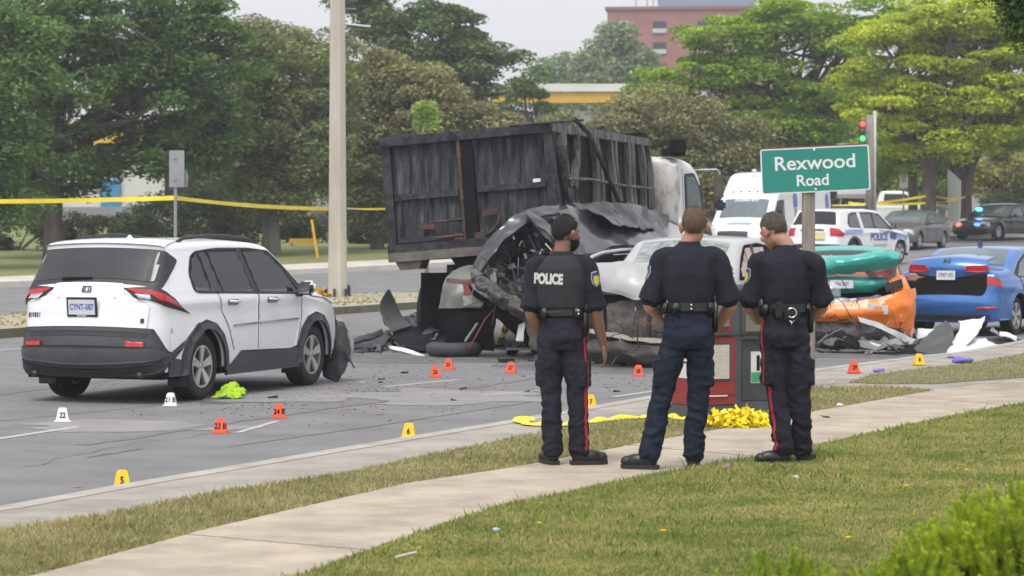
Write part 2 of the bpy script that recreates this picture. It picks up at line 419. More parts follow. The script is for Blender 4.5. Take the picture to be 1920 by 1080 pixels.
# ================================================================== TREES AND FAR THINGS
bark = pm('bark', (.055, .045, .038), .95, var=.3, scale=4, bump=.8, bscale=12, stretch=(1, 1, .25), col2=(.13, .11, .095))
barkl = pm('grey_bark', (.11, .10, .085), .95, var=.3, scale=4, bump=.8, bscale=12, stretch=(1, 1, .25), col2=(.22, .20, .17))
def leaves_mesh(name, C, Rr, nper, size, mat, flat=.6, droop=0., aspect=1.6, seed=1, tint=0):
    """C: clump centres (n,3), Rr: clump radii (n,); leaf-sized quads spread through each clump"""
    r = np.random.default_rng(seed); n = len(C); nper = int(nper*2.3); size *= .60; N = n*nper
    idx = np.repeat(np.arange(n), nper)
    d = r.normal(0, 1, (N, 3)); d /= np.linalg.norm(d, axis=1)[:, None]
    rad = r.random(N)**.45
    p = C[idx]+d*(Rr[idx]*rad)[:, None]*np.array([1, 1, flat])
    p[:, 2] -= droop*Rr[idx]*rad**2
    s = size*(.55+.9*r.random(N))
    a = r.normal(0, 1, (N, 3)); a[:, 2] *= .45; a /= np.linalg.norm(a, axis=1)[:, None]
    nrm = r.normal(0, 1, (N, 3)); nrm[:, 2] = np.abs(nrm[:, 2])+.5
    b = np.cross(nrm, a); b /= np.linalg.norm(b, axis=1)[:, None]
    a = a*(s*aspect/2)[:, None]; b = b*(s/2)[:, None]
    V = np.empty((N, 4, 3)); V[:, 0] = p-a; V[:, 1] = p-b*.8; V[:, 2] = p+a; V[:, 3] = p+b*.8
    me = bpy.data.meshes.new(name); me.vertices.add(4*N); me.vertices.foreach_set('co', V.reshape(-1))
    me.loops.add(4*N); me.loops.foreach_set('vertex_index', np.arange(4*N, dtype=np.int32))
    me.polygons.add(N); me.polygons.foreach_set('loop_start', np.arange(0, 4*N, 4, dtype=np.int32)); me.update()
    me.materials.append(mat); return me
def tree(name, label, x, Y, blobs, mat, tw=.5, fork=None, ncl=150, nper=130, leaf=.16, clr=.75, flat=.55, brk=bark, seed=1, limbs=14, group=None, lean=0., cat='tree', shell=.45, aspect=1.6):
    """blobs: (x, y, rx, ry[, depth shift]) of the crown as the photograph outlines it, in pixels at distance Y"""
    r = np.random.default_rng(seed); X = (x-960)*Y/FPX; z0 = g(Y)+.12
    root = thing(name, label, cat, (X, Y, z0), 0, group); k = Y/FPX; O = np.array((X, Y, z0))
    Bc = []
    vol = np.array([b[2]*b[3] for b in blobs], float); vol /= vol.sum()
    for b, v in zip(blobs, vol):
        c = np.array(Q(b[0], b[1], Y+(b[4] if len(b) > 4 else 0)))-O; rr = np.array((b[2]*k, b[2]*k*.85, b[3]*k))
        m = max(4, int(ncl*v)); d = r.normal(0, 1, (m, 3)); d /= np.linalg.norm(d, axis=1)[:, None]
        Bc.append(c+d*rr*(shell+(1-shell)*r.random((m, 1))**.6))
    C = np.concatenate(Bc); Rr = clr*(.6+.8*r.random(len(C)))
    link('crown', leaves_mesh('crown', C, Rr, nper, leaf, mat, flat, .25, aspect, seed), root)
    fz = fork if fork else 2.5
    mb = MB(); top = Vector((lean, 0, fz))
    mb.tube([(0, 0, -.3), (0, 0, .05), (lean*.2, 0, fz*.35), (lean*.7, .05, fz*.75), top], [tw*.75, tw*.6, tw*.5, tw*.46, tw*.42], 10)
    ends = []
    cs = sorted(range(len(C)), key=lambda i: r.random())[:limbs]
    for i in cs:
        e = Vector(C[i]); m1 = top.lerp(e, .3)+Vector((0, 0, .12*(e-top).length)); m2 = top.lerp(e, .65)+Vector(r.normal(0, .25, 3))+Vector((0, 0, .08*(e-top).length))
        q = tw*r.uniform(.16, .3); mb.tube([top-Vector((0, 0, .3)), m1, m2, e], [q*1.25, q, q*.6, q*.2], 6); ends.append((m2, q))
        for _ in range(3):
            j = r.integers(len(C)); t = Vector(C[j])
            if (t-m2).length < 4.5: mb.tube([m2, m2.lerp(t, .5)+Vector((0, 0, .2)), t], [q*.45, q*.3, q*.1], 5)
    autosmooth(mb.build('trunk', brk, root), 60)
    return root
Lmaple = leafmat('maple_leaves', (0.072, 0.135, 0.035), (0.152, 0.248, 0.072), .3, .45, 6)
Lmapl2 = leafmat('light_maple_leaves', (0.087, 0.167, 0.043), (0.189, 0.304, 0.087), .3, .5, 6)
Lolive = leafmat('olive_leaves', (0.163, 0.176, 0.072), (0.358, 0.352, 0.160), .25, .4, 6)
Loliv2 = leafmat('dusty_green_leaves', (0.124, 0.170, 0.064), (0.290, 0.338, 0.135), .25, .4, 6)
Loak = leafmat('tall_tree_leaves', (0.086, 0.139, 0.043), (0.200, 0.278, 0.096), .3, .4, 6)
Lloc = leafmat('locust_leaves', (0.281, 0.394, 0.029), (0.710, 0.767, 0.079), .4, .35, 5)
Lloc2 = leafmat('deep_locust_leaves', (0.152, 0.270, 0.033), (0.411, 0.562, 0.067), .35, .35, 5)
Lfar = leafmat('hazy_distant_leaves', (0.203, 0.275, 0.145), (0.377, 0.450, 0.246), .3, .3, 3)  # haze is put into these paler leaf colours
Lshr = leafmat('shrub_leaves', (0.043, 0.065, 0.029), (0.102, 0.138, 0.051), .25, .8, 8)
Lyel = leafmat('yellow_bush_leaves', (0.189, 0.203, 0.043), (0.478, 0.420, 0.131), .3, .8, 8)
Lspr = leafmat('spruce_needles', (0.051, 0.087, 0.065), (0.116, 0.174, 0.131), .2, 1., 9)

tree('maple_tree', 'big dark green maple with forked trunk behind the yellow tape at left', 100, 88,
     [(60, 60, 130, 90), (250, 30, 150, 80), (370, 90, 110, 110), (200, 170, 190, 90), (380, 230, 80, 70), (120, 300, 110, 60), (330, 280, 100, 45), (20, 330, 80, 50)],
     Lmaple, .62, 2.9, 215, 150, .2, .85, .45, seed=3, limbs=18)
tree('maple_tree', 'lighter green tree leaning in at the left edge of the picture', -60, 80,
     [(0, 140, 90, 90), (30, 60, 60, 60), (-30, 260, 90, 90), (10, 350, 60, 60)], Lmapl2, .5, 2.6, 120, 130, .18, .8, .45, seed=4)
tree('olive_tree', 'dusty olive tree with thick grey trunk left of the concrete pole', 508, 92,
     [(520, 130, 90, 70), (480, 240, 90, 90), (570, 260, 90, 100), (520, 350, 100, 55), (610, 160, 50, 70)], Loliv2, .62, 2.0, 170, 160, .17, .75, .5, brk=barkl, seed=5)
tree('olive_tree', 'broad brown-green tree rising behind the burnt container', 707, 97,
     [(700, 160, 70, 70), (760, 200, 110, 90), (860, 260, 120, 80), (700, 290, 90, 90), (700, 380, 70, 50), (940, 330, 80, 60), (620, 290, 50, 80)], Lolive, .45, 1.8, 300, 160, .17, .8, .5, brk=bark, seed=6)
tree('tall_tree', 'tall dark tree with ragged top above the brown-green one', 830, 125,
     [(730, 30, 70, 45), (800, 70, 110, 70), (880, 110, 80, 60), (760, 150, 90, 60), (950, 100, 45, 18), (930, 190, 60, 40), (850, 15, 60, 22), (690, -10, 60, 35)], Loak, .7, 5, 150, 130, .24, .95, .4, seed=7, limbs=24)
tree('tall_tree', 'small dark treetop to the right of the tall ragged one', 990, 120,
     [(990, 160, 30, 35), (1000, 230, 60, 50), (960, 290, 60, 40)], Loak, .4, 3, 50, 120, .2, .7, .5, seed=17)
tree('tall_tree', 'thin treetop behind the concrete pole on the left', 560, 122,
     [(480, 60, 50, 30), (560, 90, 60, 40), (620, 110, 50, 50)], Lolive, .4, 3, 50, 120, .2, .8, .5, seed=18)
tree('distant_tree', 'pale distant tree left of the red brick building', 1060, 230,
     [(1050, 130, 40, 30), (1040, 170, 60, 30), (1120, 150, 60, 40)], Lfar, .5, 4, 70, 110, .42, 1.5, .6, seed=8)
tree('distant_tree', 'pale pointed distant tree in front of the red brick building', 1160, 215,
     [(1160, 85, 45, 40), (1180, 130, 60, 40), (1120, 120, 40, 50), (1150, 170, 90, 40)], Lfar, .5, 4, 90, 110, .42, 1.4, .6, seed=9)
tree('olive_tree', 'rounded olive brown tree behind the white truck cab', 1240, 104,
     [(1250, 220, 110, 60), (1350, 270, 90, 60), (1150, 255, 90, 62), (1060, 262, 60, 60), (1280, 320, 130, 60), (1390, 330, 60, 50), (1240, 390, 130, 40)], Lolive, .4, 1.6, 260, 160, .17, .8, .55, seed=10)
tree('locust_tree', 'yellow-green locust with black limbs above the street sign', 1480, 118,
     [(1360, 60, 90, 45), (1480, 30, 110, 40), (1560, 70, 90, 50), (1300, 130, 90, 30), (1430, 140, 100, 40), (1540, 170, 90, 40), (1480, 230, 90, 40), (1380, 200, 70, 30), (1230, 170, 60, 30), (1560, 290, 70, 40), (1640, 30, 70, 40)],
     Lloc2, .6, 3.6, 250, 150, .2, .95, .3, seed=11, limbs=30)
tree('locust_tree', 'bright yellow-green layered locust spreading across the upper right', 1742, 108,
     [(1700, 50, 120, 40), (1830, 90, 120, 50), (1690, 130, 120, 35), (1800, 180, 130, 40), (1900, 150, 90, 60), (1660, 200, 100, 35), (1760, 250, 120, 35), (1880, 230, 90, 35), (1790, 20, 130, 40), (1900, 30, 60, 40)],
     Lloc, .62, 3.0, 300, 150, .2, .9, .26, seed=12, limbs=30)
tree('locust_tree', 'darker locust with one long side limb behind the black police car', 1812, 116,
     [(1850, 200, 90, 40), (1790, 280, 60, 25), (1700, 270, 90, 35), (1640, 300, 60, 30), (1900, 250, 60, 25)], Lloc2, .5, 2.6, 110, 130, .19, .8, .35, seed=13, limbs=16)
tree('locust_tree', 'slim dark trunked tree between the light pole and the layered locust', 1712, 114,
     [(1690, 290, 50, 30), (1720, 250, 50, 30)], Lloc2, .42, 3.0, 24, 110, .19, .7, .35, seed=14, limbs=8)
tree('young_sapling', 'pale green sapling poking up behind the burnt container', 800, 70,
     [(797, 205, 15, 14), (800, 232, 17, 16), (806, 262, 20, 16)], leafmat('sapling_leaves', (0.246, 0.362, 0.087), (0.493, 0.609, 0.203), .4, 2, 9), .1, 1.2, 30, 60, .12, .22, .8, brk=barkl, seed=15, limbs=6, cat='sapling')
tree('yellow_bush_tree', 'small yellowish tree behind the black police car', 1880, 135,
     [(1880, 300, 50, 30), (1850, 330, 40, 30), (1900, 350, 40, 30)], Lyel, .25, 1.4, 50, 120, .2, .7, .6, seed=16)
tree('spruce_tree', 'blue-green spruce partly hidden between the right hand trunks', 1775, 150,
     [(1775, 300, 12, 20), (1775, 335, 22, 20), (1778, 365, 34, 18), (1778, 385, 42, 14)], Lspr, .25, 2, 70, 140, .2, .6, .35, seed=19)
tree('overhanging_branch', 'dark leafy branch hanging into the top right corner', 2100, 26,
     [(1905, 15, 34, 26), (1890, -20, 60, 30), (1925, 60, 14, 26), (1960, 20, 60, 60), (2100, -150, 200, 160), (2250, -50, 200, 150), (2000, -250, 200, 120)], Lmaple, .2, 4, 330, 60, .07, .2, .8, seed=20, limbs=8, cat='tree')
# dark trees far behind so that no empty sky shows under the crowns
for i, (x, Y, bl, m) in enumerate([
    (20, 135, [(0, 330, 90, 60), (-90, 230, 90, 90), (60, 260, 60, 50)], Lmaple),
    (400, 140, [(400, 260, 90, 60), (430, 330, 80, 60), (420, 190, 60, 60)], Lmaple),
    (620, 138, [(620, 250, 120, 90), (560, 330, 90, 60)], Loliv2),
    (880, 140, [(850, 280, 130, 80), (960, 330, 110, 60)], Loliv2),
    (1100, 145, [(1080, 330, 130, 60), (1180, 300, 100, 70), (1060, 290, 60, 40)], Loliv2),
    (1400, 146, [(1420, 260, 130, 80), (1530, 300, 110, 70), (1480, 350, 130, 50)], Lmaple),
    (1650, 150, [(1630, 200, 110, 90), (1700, 320, 90, 50), (1560, 340, 60, 50)], Lloc2),
    (1850, 150, [(1830, 240, 120, 80), (1910, 320, 70, 60)], Loak)]):
    lab = ['shaded maple behind the left edge tree', 'shaded maple behind the sign back', 'dusty backdrop tree behind the concrete pole', 'dusty backdrop tree behind the burnt container',
           'dusty backdrop tree above the truck cab', 'deep green backdrop tree above the ambulance', 'green backdrop tree behind the traffic light', 'backdrop tree behind the rightmost trunks'][i]
    tree('backdrop_tree', lab, x, Y, bl, m, .45, 3, 130, 110, .28, 1.2, .6, seed=40+i, limbs=6, group='backdrop trees beyond the far lawn')

for i, (x, Y, s_) in enumerate(((-260, 100, 1), (-480, 92, 1.1), (2120, 118, 1), (2340, 110, 1.1))):
    tree('maple_tree', ['maple just outside the left edge', 'second maple beyond the left edge', 'locust just outside the right edge', 'second locust beyond the right edge'][i], x, Y,
         [(x, 90, 140*s_, 90), (x-60, 200, 130, 90), (x+70, 180, 120, 90), (x, 290, 130, 60)], Lmaple if i < 2 else Lloc, .5, 2.8, 130, 60, .3, 1.0, .45, seed=80+i)
def shrub(label, x, Y, w_, h_, mat=Lshr, seed=1, n=26, name='shrub'):
    X = (x-960)*Y/FPX; r = np.random.default_rng(seed); root = thing(name, label, 'shrub', (X, Y, g(Y)+.12))
    d = r.normal(0, 1, (n, 3)); d /= np.linalg.norm(d, axis=1)[:, None]
    C = d*np.array((w_/2, w_/3, h_/2))*(.5+.5*r.random((n, 1)))+np.array((0, 0, h_/2))
    link('foliage', leaves_mesh('foliage', C, .35*h_*(.6+.5*r.random(n)), 110, .14, mat, .7, 0, 1.5, seed), root)
    mb = MB()
    for i in range(5): mb.tube([(0, 0, -.1), Vector(C[i])*.5, Vector(C[i])], [.04, .03, .01], 5)
    mb.build('stems', bark, root); return root
for i, (x, Y, w_, h_, lab) in enumerate([
    (30, 96, 4.5, 1.6, 'dark shrub at the far left below the tape'), (180, 100, 3.5, 1.3, 'low dark shrub left of the sign back'),
    (300, 98, 2.8, 1.9, 'dark shrub behind the white car roof'), (390, 97, 3.2, 2.2, 'tall dark shrub right of the sign back'),
    (440, 99, 2.2, 1.5, 'shrub beside the thick grey trunk'), (565, 104, 2.0, 1.1, 'low green shrub behind the yellow barrier post'),
    (690, 103, 2.6, 1.1, 'low shrub right of the concrete pole'), (750, 106, 2.2, 1.2, 'low shrub left of the burnt container'),
    (1500, 122, 5, 1.6, 'dark hedge clump behind the ambulance'), (1900, 126, 3.5, 1.8, 'shrub behind the black police car')]):
    shrub(lab, x, Y, w_, h_, seed=60+i)

# ------------------------------------------------------------------ far buildings and street things
wht = pm('white_render', (.62, .62, .61), .8, var=.06, scale=.6)
gold = pm('gold_fascia', (.62, .36, .03), .6, var=.12, scale=.6)
blu = pm('blue_panel', (.05, .24, .47), .6, var=.1)
greyw = pm('grey_wall', (.27, .27, .28), .8, var=.1, scale=1)
glassd = pm('dark_window_glass', (.02, .024, .028), .08, var=.2, spec=.6)
def face(px0, px1, Y): return (px0-960)*Y/FPX, (px1-960)*Y/FPX
b = thing('shop_building', 'white shop with blue panels and gold fascia behind the maple at left', 'building', (-17.5, 150, g(150)))
MB().box((-1.5, 6, 1.9), (24, 10, 4.6)).build('wall', wht, b)
MB().box((-1.5, .9, .5), (24.2, .4, .9)).build('plinth', greyw, b)
MB().box((-1.5, .8, 5.0), (25, .5, 1.5)).build('fascia', gold, b)
for x in (-8.6, -5.2, 8.2): MB().box((x, .85, 1.5), (1.1, .16, 2.0)).build('blue_panel', blu, b)
for x in (-1.2, 2.2, 5.4): MB().box((x, .93, 2.1), (1.9, .16, 1.7)).build('window', glassd, b)
b = thing('canopy_building', 'low building with white roof edge and gold band above the container', 'building', (4.5, 190, g(190)))
MB().box((0, 5, 4.0), (11.5, 9, 8)).build('wall', greyw, b); MB().box((0, .35, 8.95), (11.8, .5, .75)).build('gold_band', gold, b)
MB().box((0, .2, 9.65), (12, .6, .55)).build('roof_edge', wht, b)
for x in (-3.8, -1.2, 1.4, 4): MB().box((x, .4, 6.2), (1.2, .2, 1.5)).build('window', glassd, b)
# red brick tower
brick = pm('red_brick_facade', (.30, .13, .12), .9, var=.1, scale=.5)
b = thing('brick_apartment_building', 'tall red brick block with blue-grey penthouse in the distance', 'building', (20.2, 300, 1.4), R(-6))
MB().box((0, 8, 12), (19, 16, 24.5)).build('wall', brick, b)
MB().box((0, 8, 24.4), (19.5, 16.5, .35)).build('parapet', pm('parapet_brick', (.24, .10, .10), .9), b)
MB().box((1.5, 8, 26.2), (11, 9, 3.4)).build('penthouse', pm('bluegrey_cladding', (.20, .27, .36), .6, var=.1), b)
wf = pm('pale_window_frame', (.45, .47, .5), .6)
for k in range(10):
    for x in (-9.0, -3.6, 1.4, 5.6):
        z = 22.2-k*2.35
        if x == -9.0: o = MB().box((x, -.06, z), (.8, .14, 1.5)).build('window', glassd, b)
        else:
            o = MB().box((x, -.06, z), (1.5, .14, 1.4)).build('window', glassd, b)
        MB().box((x, -.16, z-.35), ((.85 if x == -9 else 1.55), .06, .5)).build('window_frame', wf, o)
for x in (-6.5, -5.2, -4.5): MB().tube([(x, 4, 24), (x, 4, 27.5+random.random())], .06).build('antenna', greyw, b)
b = thing('grey_roofed_house', 'dark grey roof peeking over the pale distant trees', 'building', (7.5, 250, 1.5))
MB().box((0, 5, 7), (5, 8, 13)).build('wall', greyw, b); MB().prism([(-3, 13.4), (3, 13.4), (2.2, 14.9), (-2.2, 14.9)], 0, 8, lambda x, y, h: Vector((x, h, y))).build('roof', pm('dark_shingle', (.09, .095, .11), .9), b)
b = thing('grey_building', 'light grey slab-walled building behind the black police car', 'building', ((1870-960)*142/FPX, 142, g(142)))
MB().box((-1.2, 2, 1.9), (1.6, 4, 3.8)).build('wall', pm('light_grey_wall', (.36, .37, .38), .8, var=.08), b)
MB().box((1.4, 2.6, 1.5), (3.5, 4, 3.2)).build('wall', pm('brown_wall', (.19, .16, .14), .85, var=.1), b)
b = thing('dark_shop_front', 'dark fronted low building behind the right hand trunks', 'building', ((1700-960)*165/FPX, 165, g(165)))
MB().box((0, 2, 1.6), (9, 4, 4.2)).build('wall', pm('dark_wall', (.08, .085, .10), .8, var=.2), b)
for x in (1.2, 2.7): MB().box((x, -.1, 1.4), (1.2, .2, 1.9)).build('window', pm('teal_glass', (.05, .13, .14), .2), b)
MB().box((-1.5, -.1, .9), (2.5, .2, 1.2)).build('window', glassd, b)

# yellow things of the yard opposite
yel = pm('safety_yellow', (.68, .42, .03), .55, var=.1)
b = thing('loading_dock_building', 'grey unit with a small orange door behind the concrete pole', 'building', Vector(((620-960)*128/FPX, 128, g(128))))
MB().box((.5, 3, 1.5), (9.5, 5, 3.4)).build('wall', pm('mid_grey_wall', (.25, .26, .27), .8, var=.12), b)
MB().box((-1.1, .42, .5), (.8, .2, 1.0)).build('orange_door', yel, b)
for x in (-.2, .6): MB().box((x, .42, 1.2), (.5, .2, .5)).build('window', glassd, b)
p_ = P(598, 484, .15)
b = thing('yellow_post', 'leaning yellow barrier post left of the concrete pole', 'barrier post', p_)
MB().bar((-.02, 0, -.1), (-.24, 0, 1.28), .17, .07).build('post', yel, b)
MB().bar((-.24, .02, .9), (-.24, .12, .9), .05).build('bolt', greyw, b)
p_ = P(560, 462, .15)
b = thing('yellow_ramp_rail', 'low yellow beam lying behind the leaning post', 'barrier', p_); MB().box((.15, 0, .18), (1.0, .15, .22)).build('beam', yel, b); MB().box((-.25, 0, .04), (.1, .3, .2)).build('foot', greyw, b)
b = thing('stop_sign', 'small red sign on a white pole beyond the far sidewalk', 'sign', Vector(((692-960)*112/FPX, 112, g(112)+.1)))
MB().tube([(0, 0, 0), (0, 0, 1.55)], .04).build('pole', wht, b)
MB().prism([(.28*math.cos(R(22.5+45*i)), .3*math.sin(R(22.5+45*i))) for i in range(8)], -.06, -.03, lambda x, y, h: Vector((x-.18, h, y+1.1))).build('plate', pm('dark_red_paint', (.28, .03, .04), .6), b)
b = thing('yellow_mail_drum', 'yellow wrapped hydrant marker beside the burnt container', 'marker', Vector(((722-960)*108/FPX, 108, g(108)+.1)))
MB().lathe([(.16, 0), (.2, .1), (.3, .9), (.26, 1.25), (.12, 1.35)], 14).build('body', yel, b, True); MB().ball((0, 0, 1.38), .1).build('cap', wht, b, True)
b = thing('silver_tank_trailer', 'grey tank-like trailer parked behind the concrete pole', 'trailer', Vector(((672-960)*118/FPX, 118, g(118)+.1)))
MB().lathe([(.1, -2.2), (.55, -2.1), (.62, -1.7), (.62, 1.7), (.55, 2.1), (.1, 2.2)], 18, 'x', (0, 0, 1.2)).build('tank', pm('dull_silver', (.3, .3, .31), .5, .2), b, True)
for x in (-1.5, 1.5):
    MB().lathe([(.15, -.1), (.32, -.1), (.36, 0), (.32, .1), (.15, .1)], 16, 'y', (x, -.5, .36)).build('wheel', pm('rubber', (.02, .02, .021), .85), b, True)

# poles
polem = pm('spun_concrete', (.42, .385, .32), .85, var=.16, scale=3, bump=.4, bscale=60, stretch=(1, 1, .15), col2=(.52, .49, .42), detail=12)
p_ = P(633, 556, .15)
b = thing('concrete_pole', 'tall pale tapered concrete light pole standing on the median', 'pole', p_)
mb = MB(); mb.lathe([(.235, -.1), (.228, .15), (.20, 3), (.16, 10)], 8); mb.V = [Matrix.Rotation(R(22.5), 3, 'Z') @ v for v in mb.V]; mb.build('shaft', polem, b)
mb = MB()
for z in (1.9, 3.3): mb.box((.02, -.19+z*.008, z+.02), (.05, .03, .12))
mb.build('hand_hole', pm('dark_grey_metal', (.06, .06, .065), .5, .6), b)
for a in range(6):
    q = Vector((.27*math.cos(a*1.05+.3), .27*math.sin(a*1.05+.3), 0)); MB().box(q+Vector((0, 0, .08)), (.06, .06, .2)).build('anchor_bolt', MATS['dark_grey_metal'], b)
for z, s_ in ((6.55, 1), (2.0, 1)):
    MB().tube([(.15, 0, z), (.42, 0, z-.02)], .012).build('bracket', greyw, b)
MB().tube([(.15, 0, 6.2), (.7, .0, 6.14), (.75, 0, 6.14)], .02).build('service_arm', wht, b)
b = thing('conduit_box', 'dark cable stub beside the concrete pole base', 'utility box', P(652, 552, .15)); MB().box((0, 0, .05), (.09, .09, .1)).build('base', MATS['dark_grey_metal'], b); MB().lathe([(.05, .1), (.065, .16), (.05, .22)], 10).build('cap', MATS['dark_grey_metal'], b)
tapem = pm('police_tape', (.80, .62, .03), .45, var=.08, scale=3)
# crumpled tape heap at the pole
def heap(name, label, c, w_, d_, h_, n, mat, seed, tw=.075, cat='tape'):
    r = np.random.default_rng(seed); root = thing(name, label, cat, c)
    mb = MB()
    for i in range(n):
        a = r.random()*6.28; rr = r.random()**.6; p = Vector((math.cos(a)*rr*w_/2, math.sin(a)*rr*d_/2, 0)); hh = h_*(1-rr*rr)*r.random()+.012
        p.z = hh; d = Vector((r.normal(), r.normal(), r.normal()*.35)).normalized(); L = tw*(1.2+2.2*r.random())
        up = Vector((r.normal(), r.normal(), 1+r.random())).normalized(); x = d.cross(up).normalized()*tw/2
        V = []; m = 6
        cur = d.cross(x).normalized()*r.normal()*.5
        for k in range(m):
            t = (k/(m-1)-.5); q = p+d*L*t+cur*L*t*t*2; q.z = max(.006, q.z); V += [q-x, q+x]
        for v in V: v.z = max(.004, v.z)
        mb.add(V, [(2*k, 2*k+1, 2*k+3, 2*k+2) for k in range(m-1)])
    o = mb.build('folds', mat, root, True); tag(o, kind='stuff'); return root
heap('tape_heap', 'yellow straps in a flat bundle at the concrete pole foot', P(612, 556, .15), .6, .4, .14, 60, pm('strap_yellow', (.66, .40, .03), .5, var=.2), 5)
def ribbon(name, label, pts, wd, mat=tapem, sag=0., twist=0., cat='police tape', n=24):
    """tape hung between points: a thin band standing on edge, with sag and a few turns"""
    L = []
    for a, b_ in zip(pts[:-1], pts[1:]):
        for k in range(n): t = k/n; q = Vector(a).lerp(Vector(b_), t); q.z -= sag*4*t*(1-t); L.append(q)
    L.append(Vector(pts[-1])); V = []
    for i, q in enumerate(L):
        a = math.sin(i*.35)*twist+math.sin(i*.11+1)*twist; u = Vector((0, math.sin(a), math.cos(a)))*wd/2
        V += [q-u, q+u]
    mb = MB(); mb.add(V, [(2*i, 2*i+1, 2*i+3, 2*i+2) for i in range(len(L)-1)])
    off = [v+Vector((0, .002, 0)) for v in V]; mb.add(off, [(2*i, 2*i+2, 2*i+3, 2*i+1) for i in range(len(L)-1)])
    o = mb.build(name, mat); tag(o, label, cat); return o
SB = Q(329, 371, 50.5)
ribbon('police_tape', 'yellow police tape running off the left edge from the sign post', [Q(-260, 377, 50.5), SB], .085, sag=.035, twist=.25)
ribbon('police_tape', 'yellow police tape between the sign post and the concrete pole', [SB, Q(616, 391, 61.4)], .085, sag=.05, twist=.3)
ribbon('police_tape', 'thin yellow tape between the concrete pole and the burnt container', [Q(650, 391, 61.6), Q(760, 390, 66)], .05, sag=.02, twist=.5)
ribbon('police_tape', 'yellow police tape crossing above the police cars at right', [Q(1560, 386, 104), Q(1744, 366, 108), Q(1806, 371, 114.5)], .10, sag=.08, twist=.5)
ribbon('police_tape', 'lower yellow tape strung between the two right hand trunks', [Q(1590, 380, 104.4), Q(1744, 380, 108), Q(1810, 369, 114.8)], .09, sag=.06, twist=.6)
steel = pm('galvanised_steel', (.36, .37, .38), .45, .6, var=.15, scale=12)
signback = pm('sign_back_aluminium', (.30, .305, .315), .55, .3, var=.08, scale=3)
pb = Vector((SB.x, 50.5, g(50.5)+.14))
b = thing('traffic_sign', 'grey back of a traffic sign on a thin post at the median', 'sign', pb)
zt = Q(330, 281, 50.5).z-pb.z
MB().tube([(0, 0, -.05), (0, 0, zt-.02)], .03, 8).build('post', steel, b)
MB().box((.03, -.045, zt-.36), (.29, .012, .70)).build('plate', signback, b, bevel=.004)
for dz in (.15, .56): MB().box((.0, -.06, zt-dz), (.05, .03, .03)).build('bolt', steel, b)
MB().prism([(-.12, 0), (.22, 0), (.24, .2), (.2, .32), (-.1, .3)], .05, .056, lambda x, y, h: Vector((x, h, y+zt-.7))).build('second_plate', signback, b)

# traffic light and poles at right
wood = pm('weathered_wood', (.20, .175, .15), .9, var=.25, scale=8, bump=.5, bscale=30, stretch=(3, 3, .3), col2=(.30, .27, .235))
Yp = 103
b = thing('utility_pole', 'brown wooden pole carrying the traffic light', 'pole', ((1631-960)*Yp/FPX, Yp, g(Yp)))
MB().tube([(0, 0, 0), (0, 0, 3), (0, 0, 5.1)], [.17, .16, .15], 10).build('shaft', wood, b, True)
b = thing('traffic_light', 'traffic light showing red above green on the wooden pole', 'traffic light', ((1617-960)*(Yp-.4)/FPX, Yp-.4, Q(0, 268, Yp).z))
MB().box((0, 0, .55), (.34, .2, 1.15)).build('housing', pm('signal_housing', (.05, .06, .05), .5), b, bevel=.03)
for z, nm, c_, e in ((.92, 'red_lens', (.6, .02, .01), (1, .07, .03)), (.55, 'amber_lens', (.12, .07, .01), None), (.2, 'green_lens', (.01, .35, .05), (.06, .85, .12))):
    MB().lathe([(.001, -.13), (.13, -.12), (.13, -.09)], 14, 'y', (0, 0, z)).build(nm, pm(nm, c_, .4, emit=e, es=2.2), b, True)
    mb = MB(); mb.tube([(.15*math.cos(a), -.2, z+.15*math.sin(a)) for a in np.linspace(0, math.pi, 8)], .012, 5); mb.build('visor', MATS['signal_housing'], b)
MB().box((.15, .2, .3), (.3, .1, .05)).build('mount', steel, b)
for o_ in [o_ for o_ in S.objects if o_.name.startswith('traffic_light')]: o_.scale = (.78, .78, .78)
b = thing('light_pole', 'slim pale grey lamp pole right of the wooden pole', 'pole', ((1646-960)*Yp/FPX, Yp+1, g(Yp)))
MB().tube([(0, 0, 0), (.0, 0, 3), (.02, 0, 5.3)], [.09, .075, .065], 10).build('shaft', pm('pale_pole_paint', (.46, .47, .45), .6, var=.08), b, True); MB().lathe([(.16, 0), (.16, .1), (.11, .14)], 10).build('base', steel, b)
b = thing('white_notice_sign', 'white notice on a post in front of the dark building', 'sign', ((1694-960)*120/FPX, 120, g(120)))
MB().tube([(0, 0, 0), (0, 0, 3.2)], .04).build('post', steel, b); MB().box((0, -.06, 2.6), (.36, .03, 1.1)).build('plate', wht, b); MB().box((0, -.08, 2.65), (.2, .02, .7)).build('print', pm('grey_print', (.33, .33, .35), .7), b)
# posts with white ends
for x, h_ in ((1733, 1.6), (1766, 1.3)):
    b = thing('white_bollard', 'white post standing '+('left of' if x == 1733 else 'right of')+' the layered locust trunk', 'bollard', ((x-960)*118/FPX, 118, g(118)))
    MB().tube([(0, 0, 0), (0, 0, h_*.86)], .2, 10).build('post', pm('offwhite_paint', (.5, .5, .48), .7, var=.2), b, True); MB().lathe([(.2, h_*.86), (.28, h_*.9), (.26, h_), (.1, h_*1.05)], 12).build('cap', wht, b, True)
b = thing('advert_sign', 'white notice board partly hidden behind the street sign', 'sign', ((1600-960)*108/FPX, 108, g(108)))
MB().box((0, 0, 2.9), (1.3, .1, 2.2)).build('board', wht, b); MB().box((0, -.07, 1.9), (1.3, .03, .12)).build('frame_rail', greyw, b)
for x in (-.5, .5): MB().tube([(x, .1, 0), (x, .1, 3)], .04).build('post', steel, b)

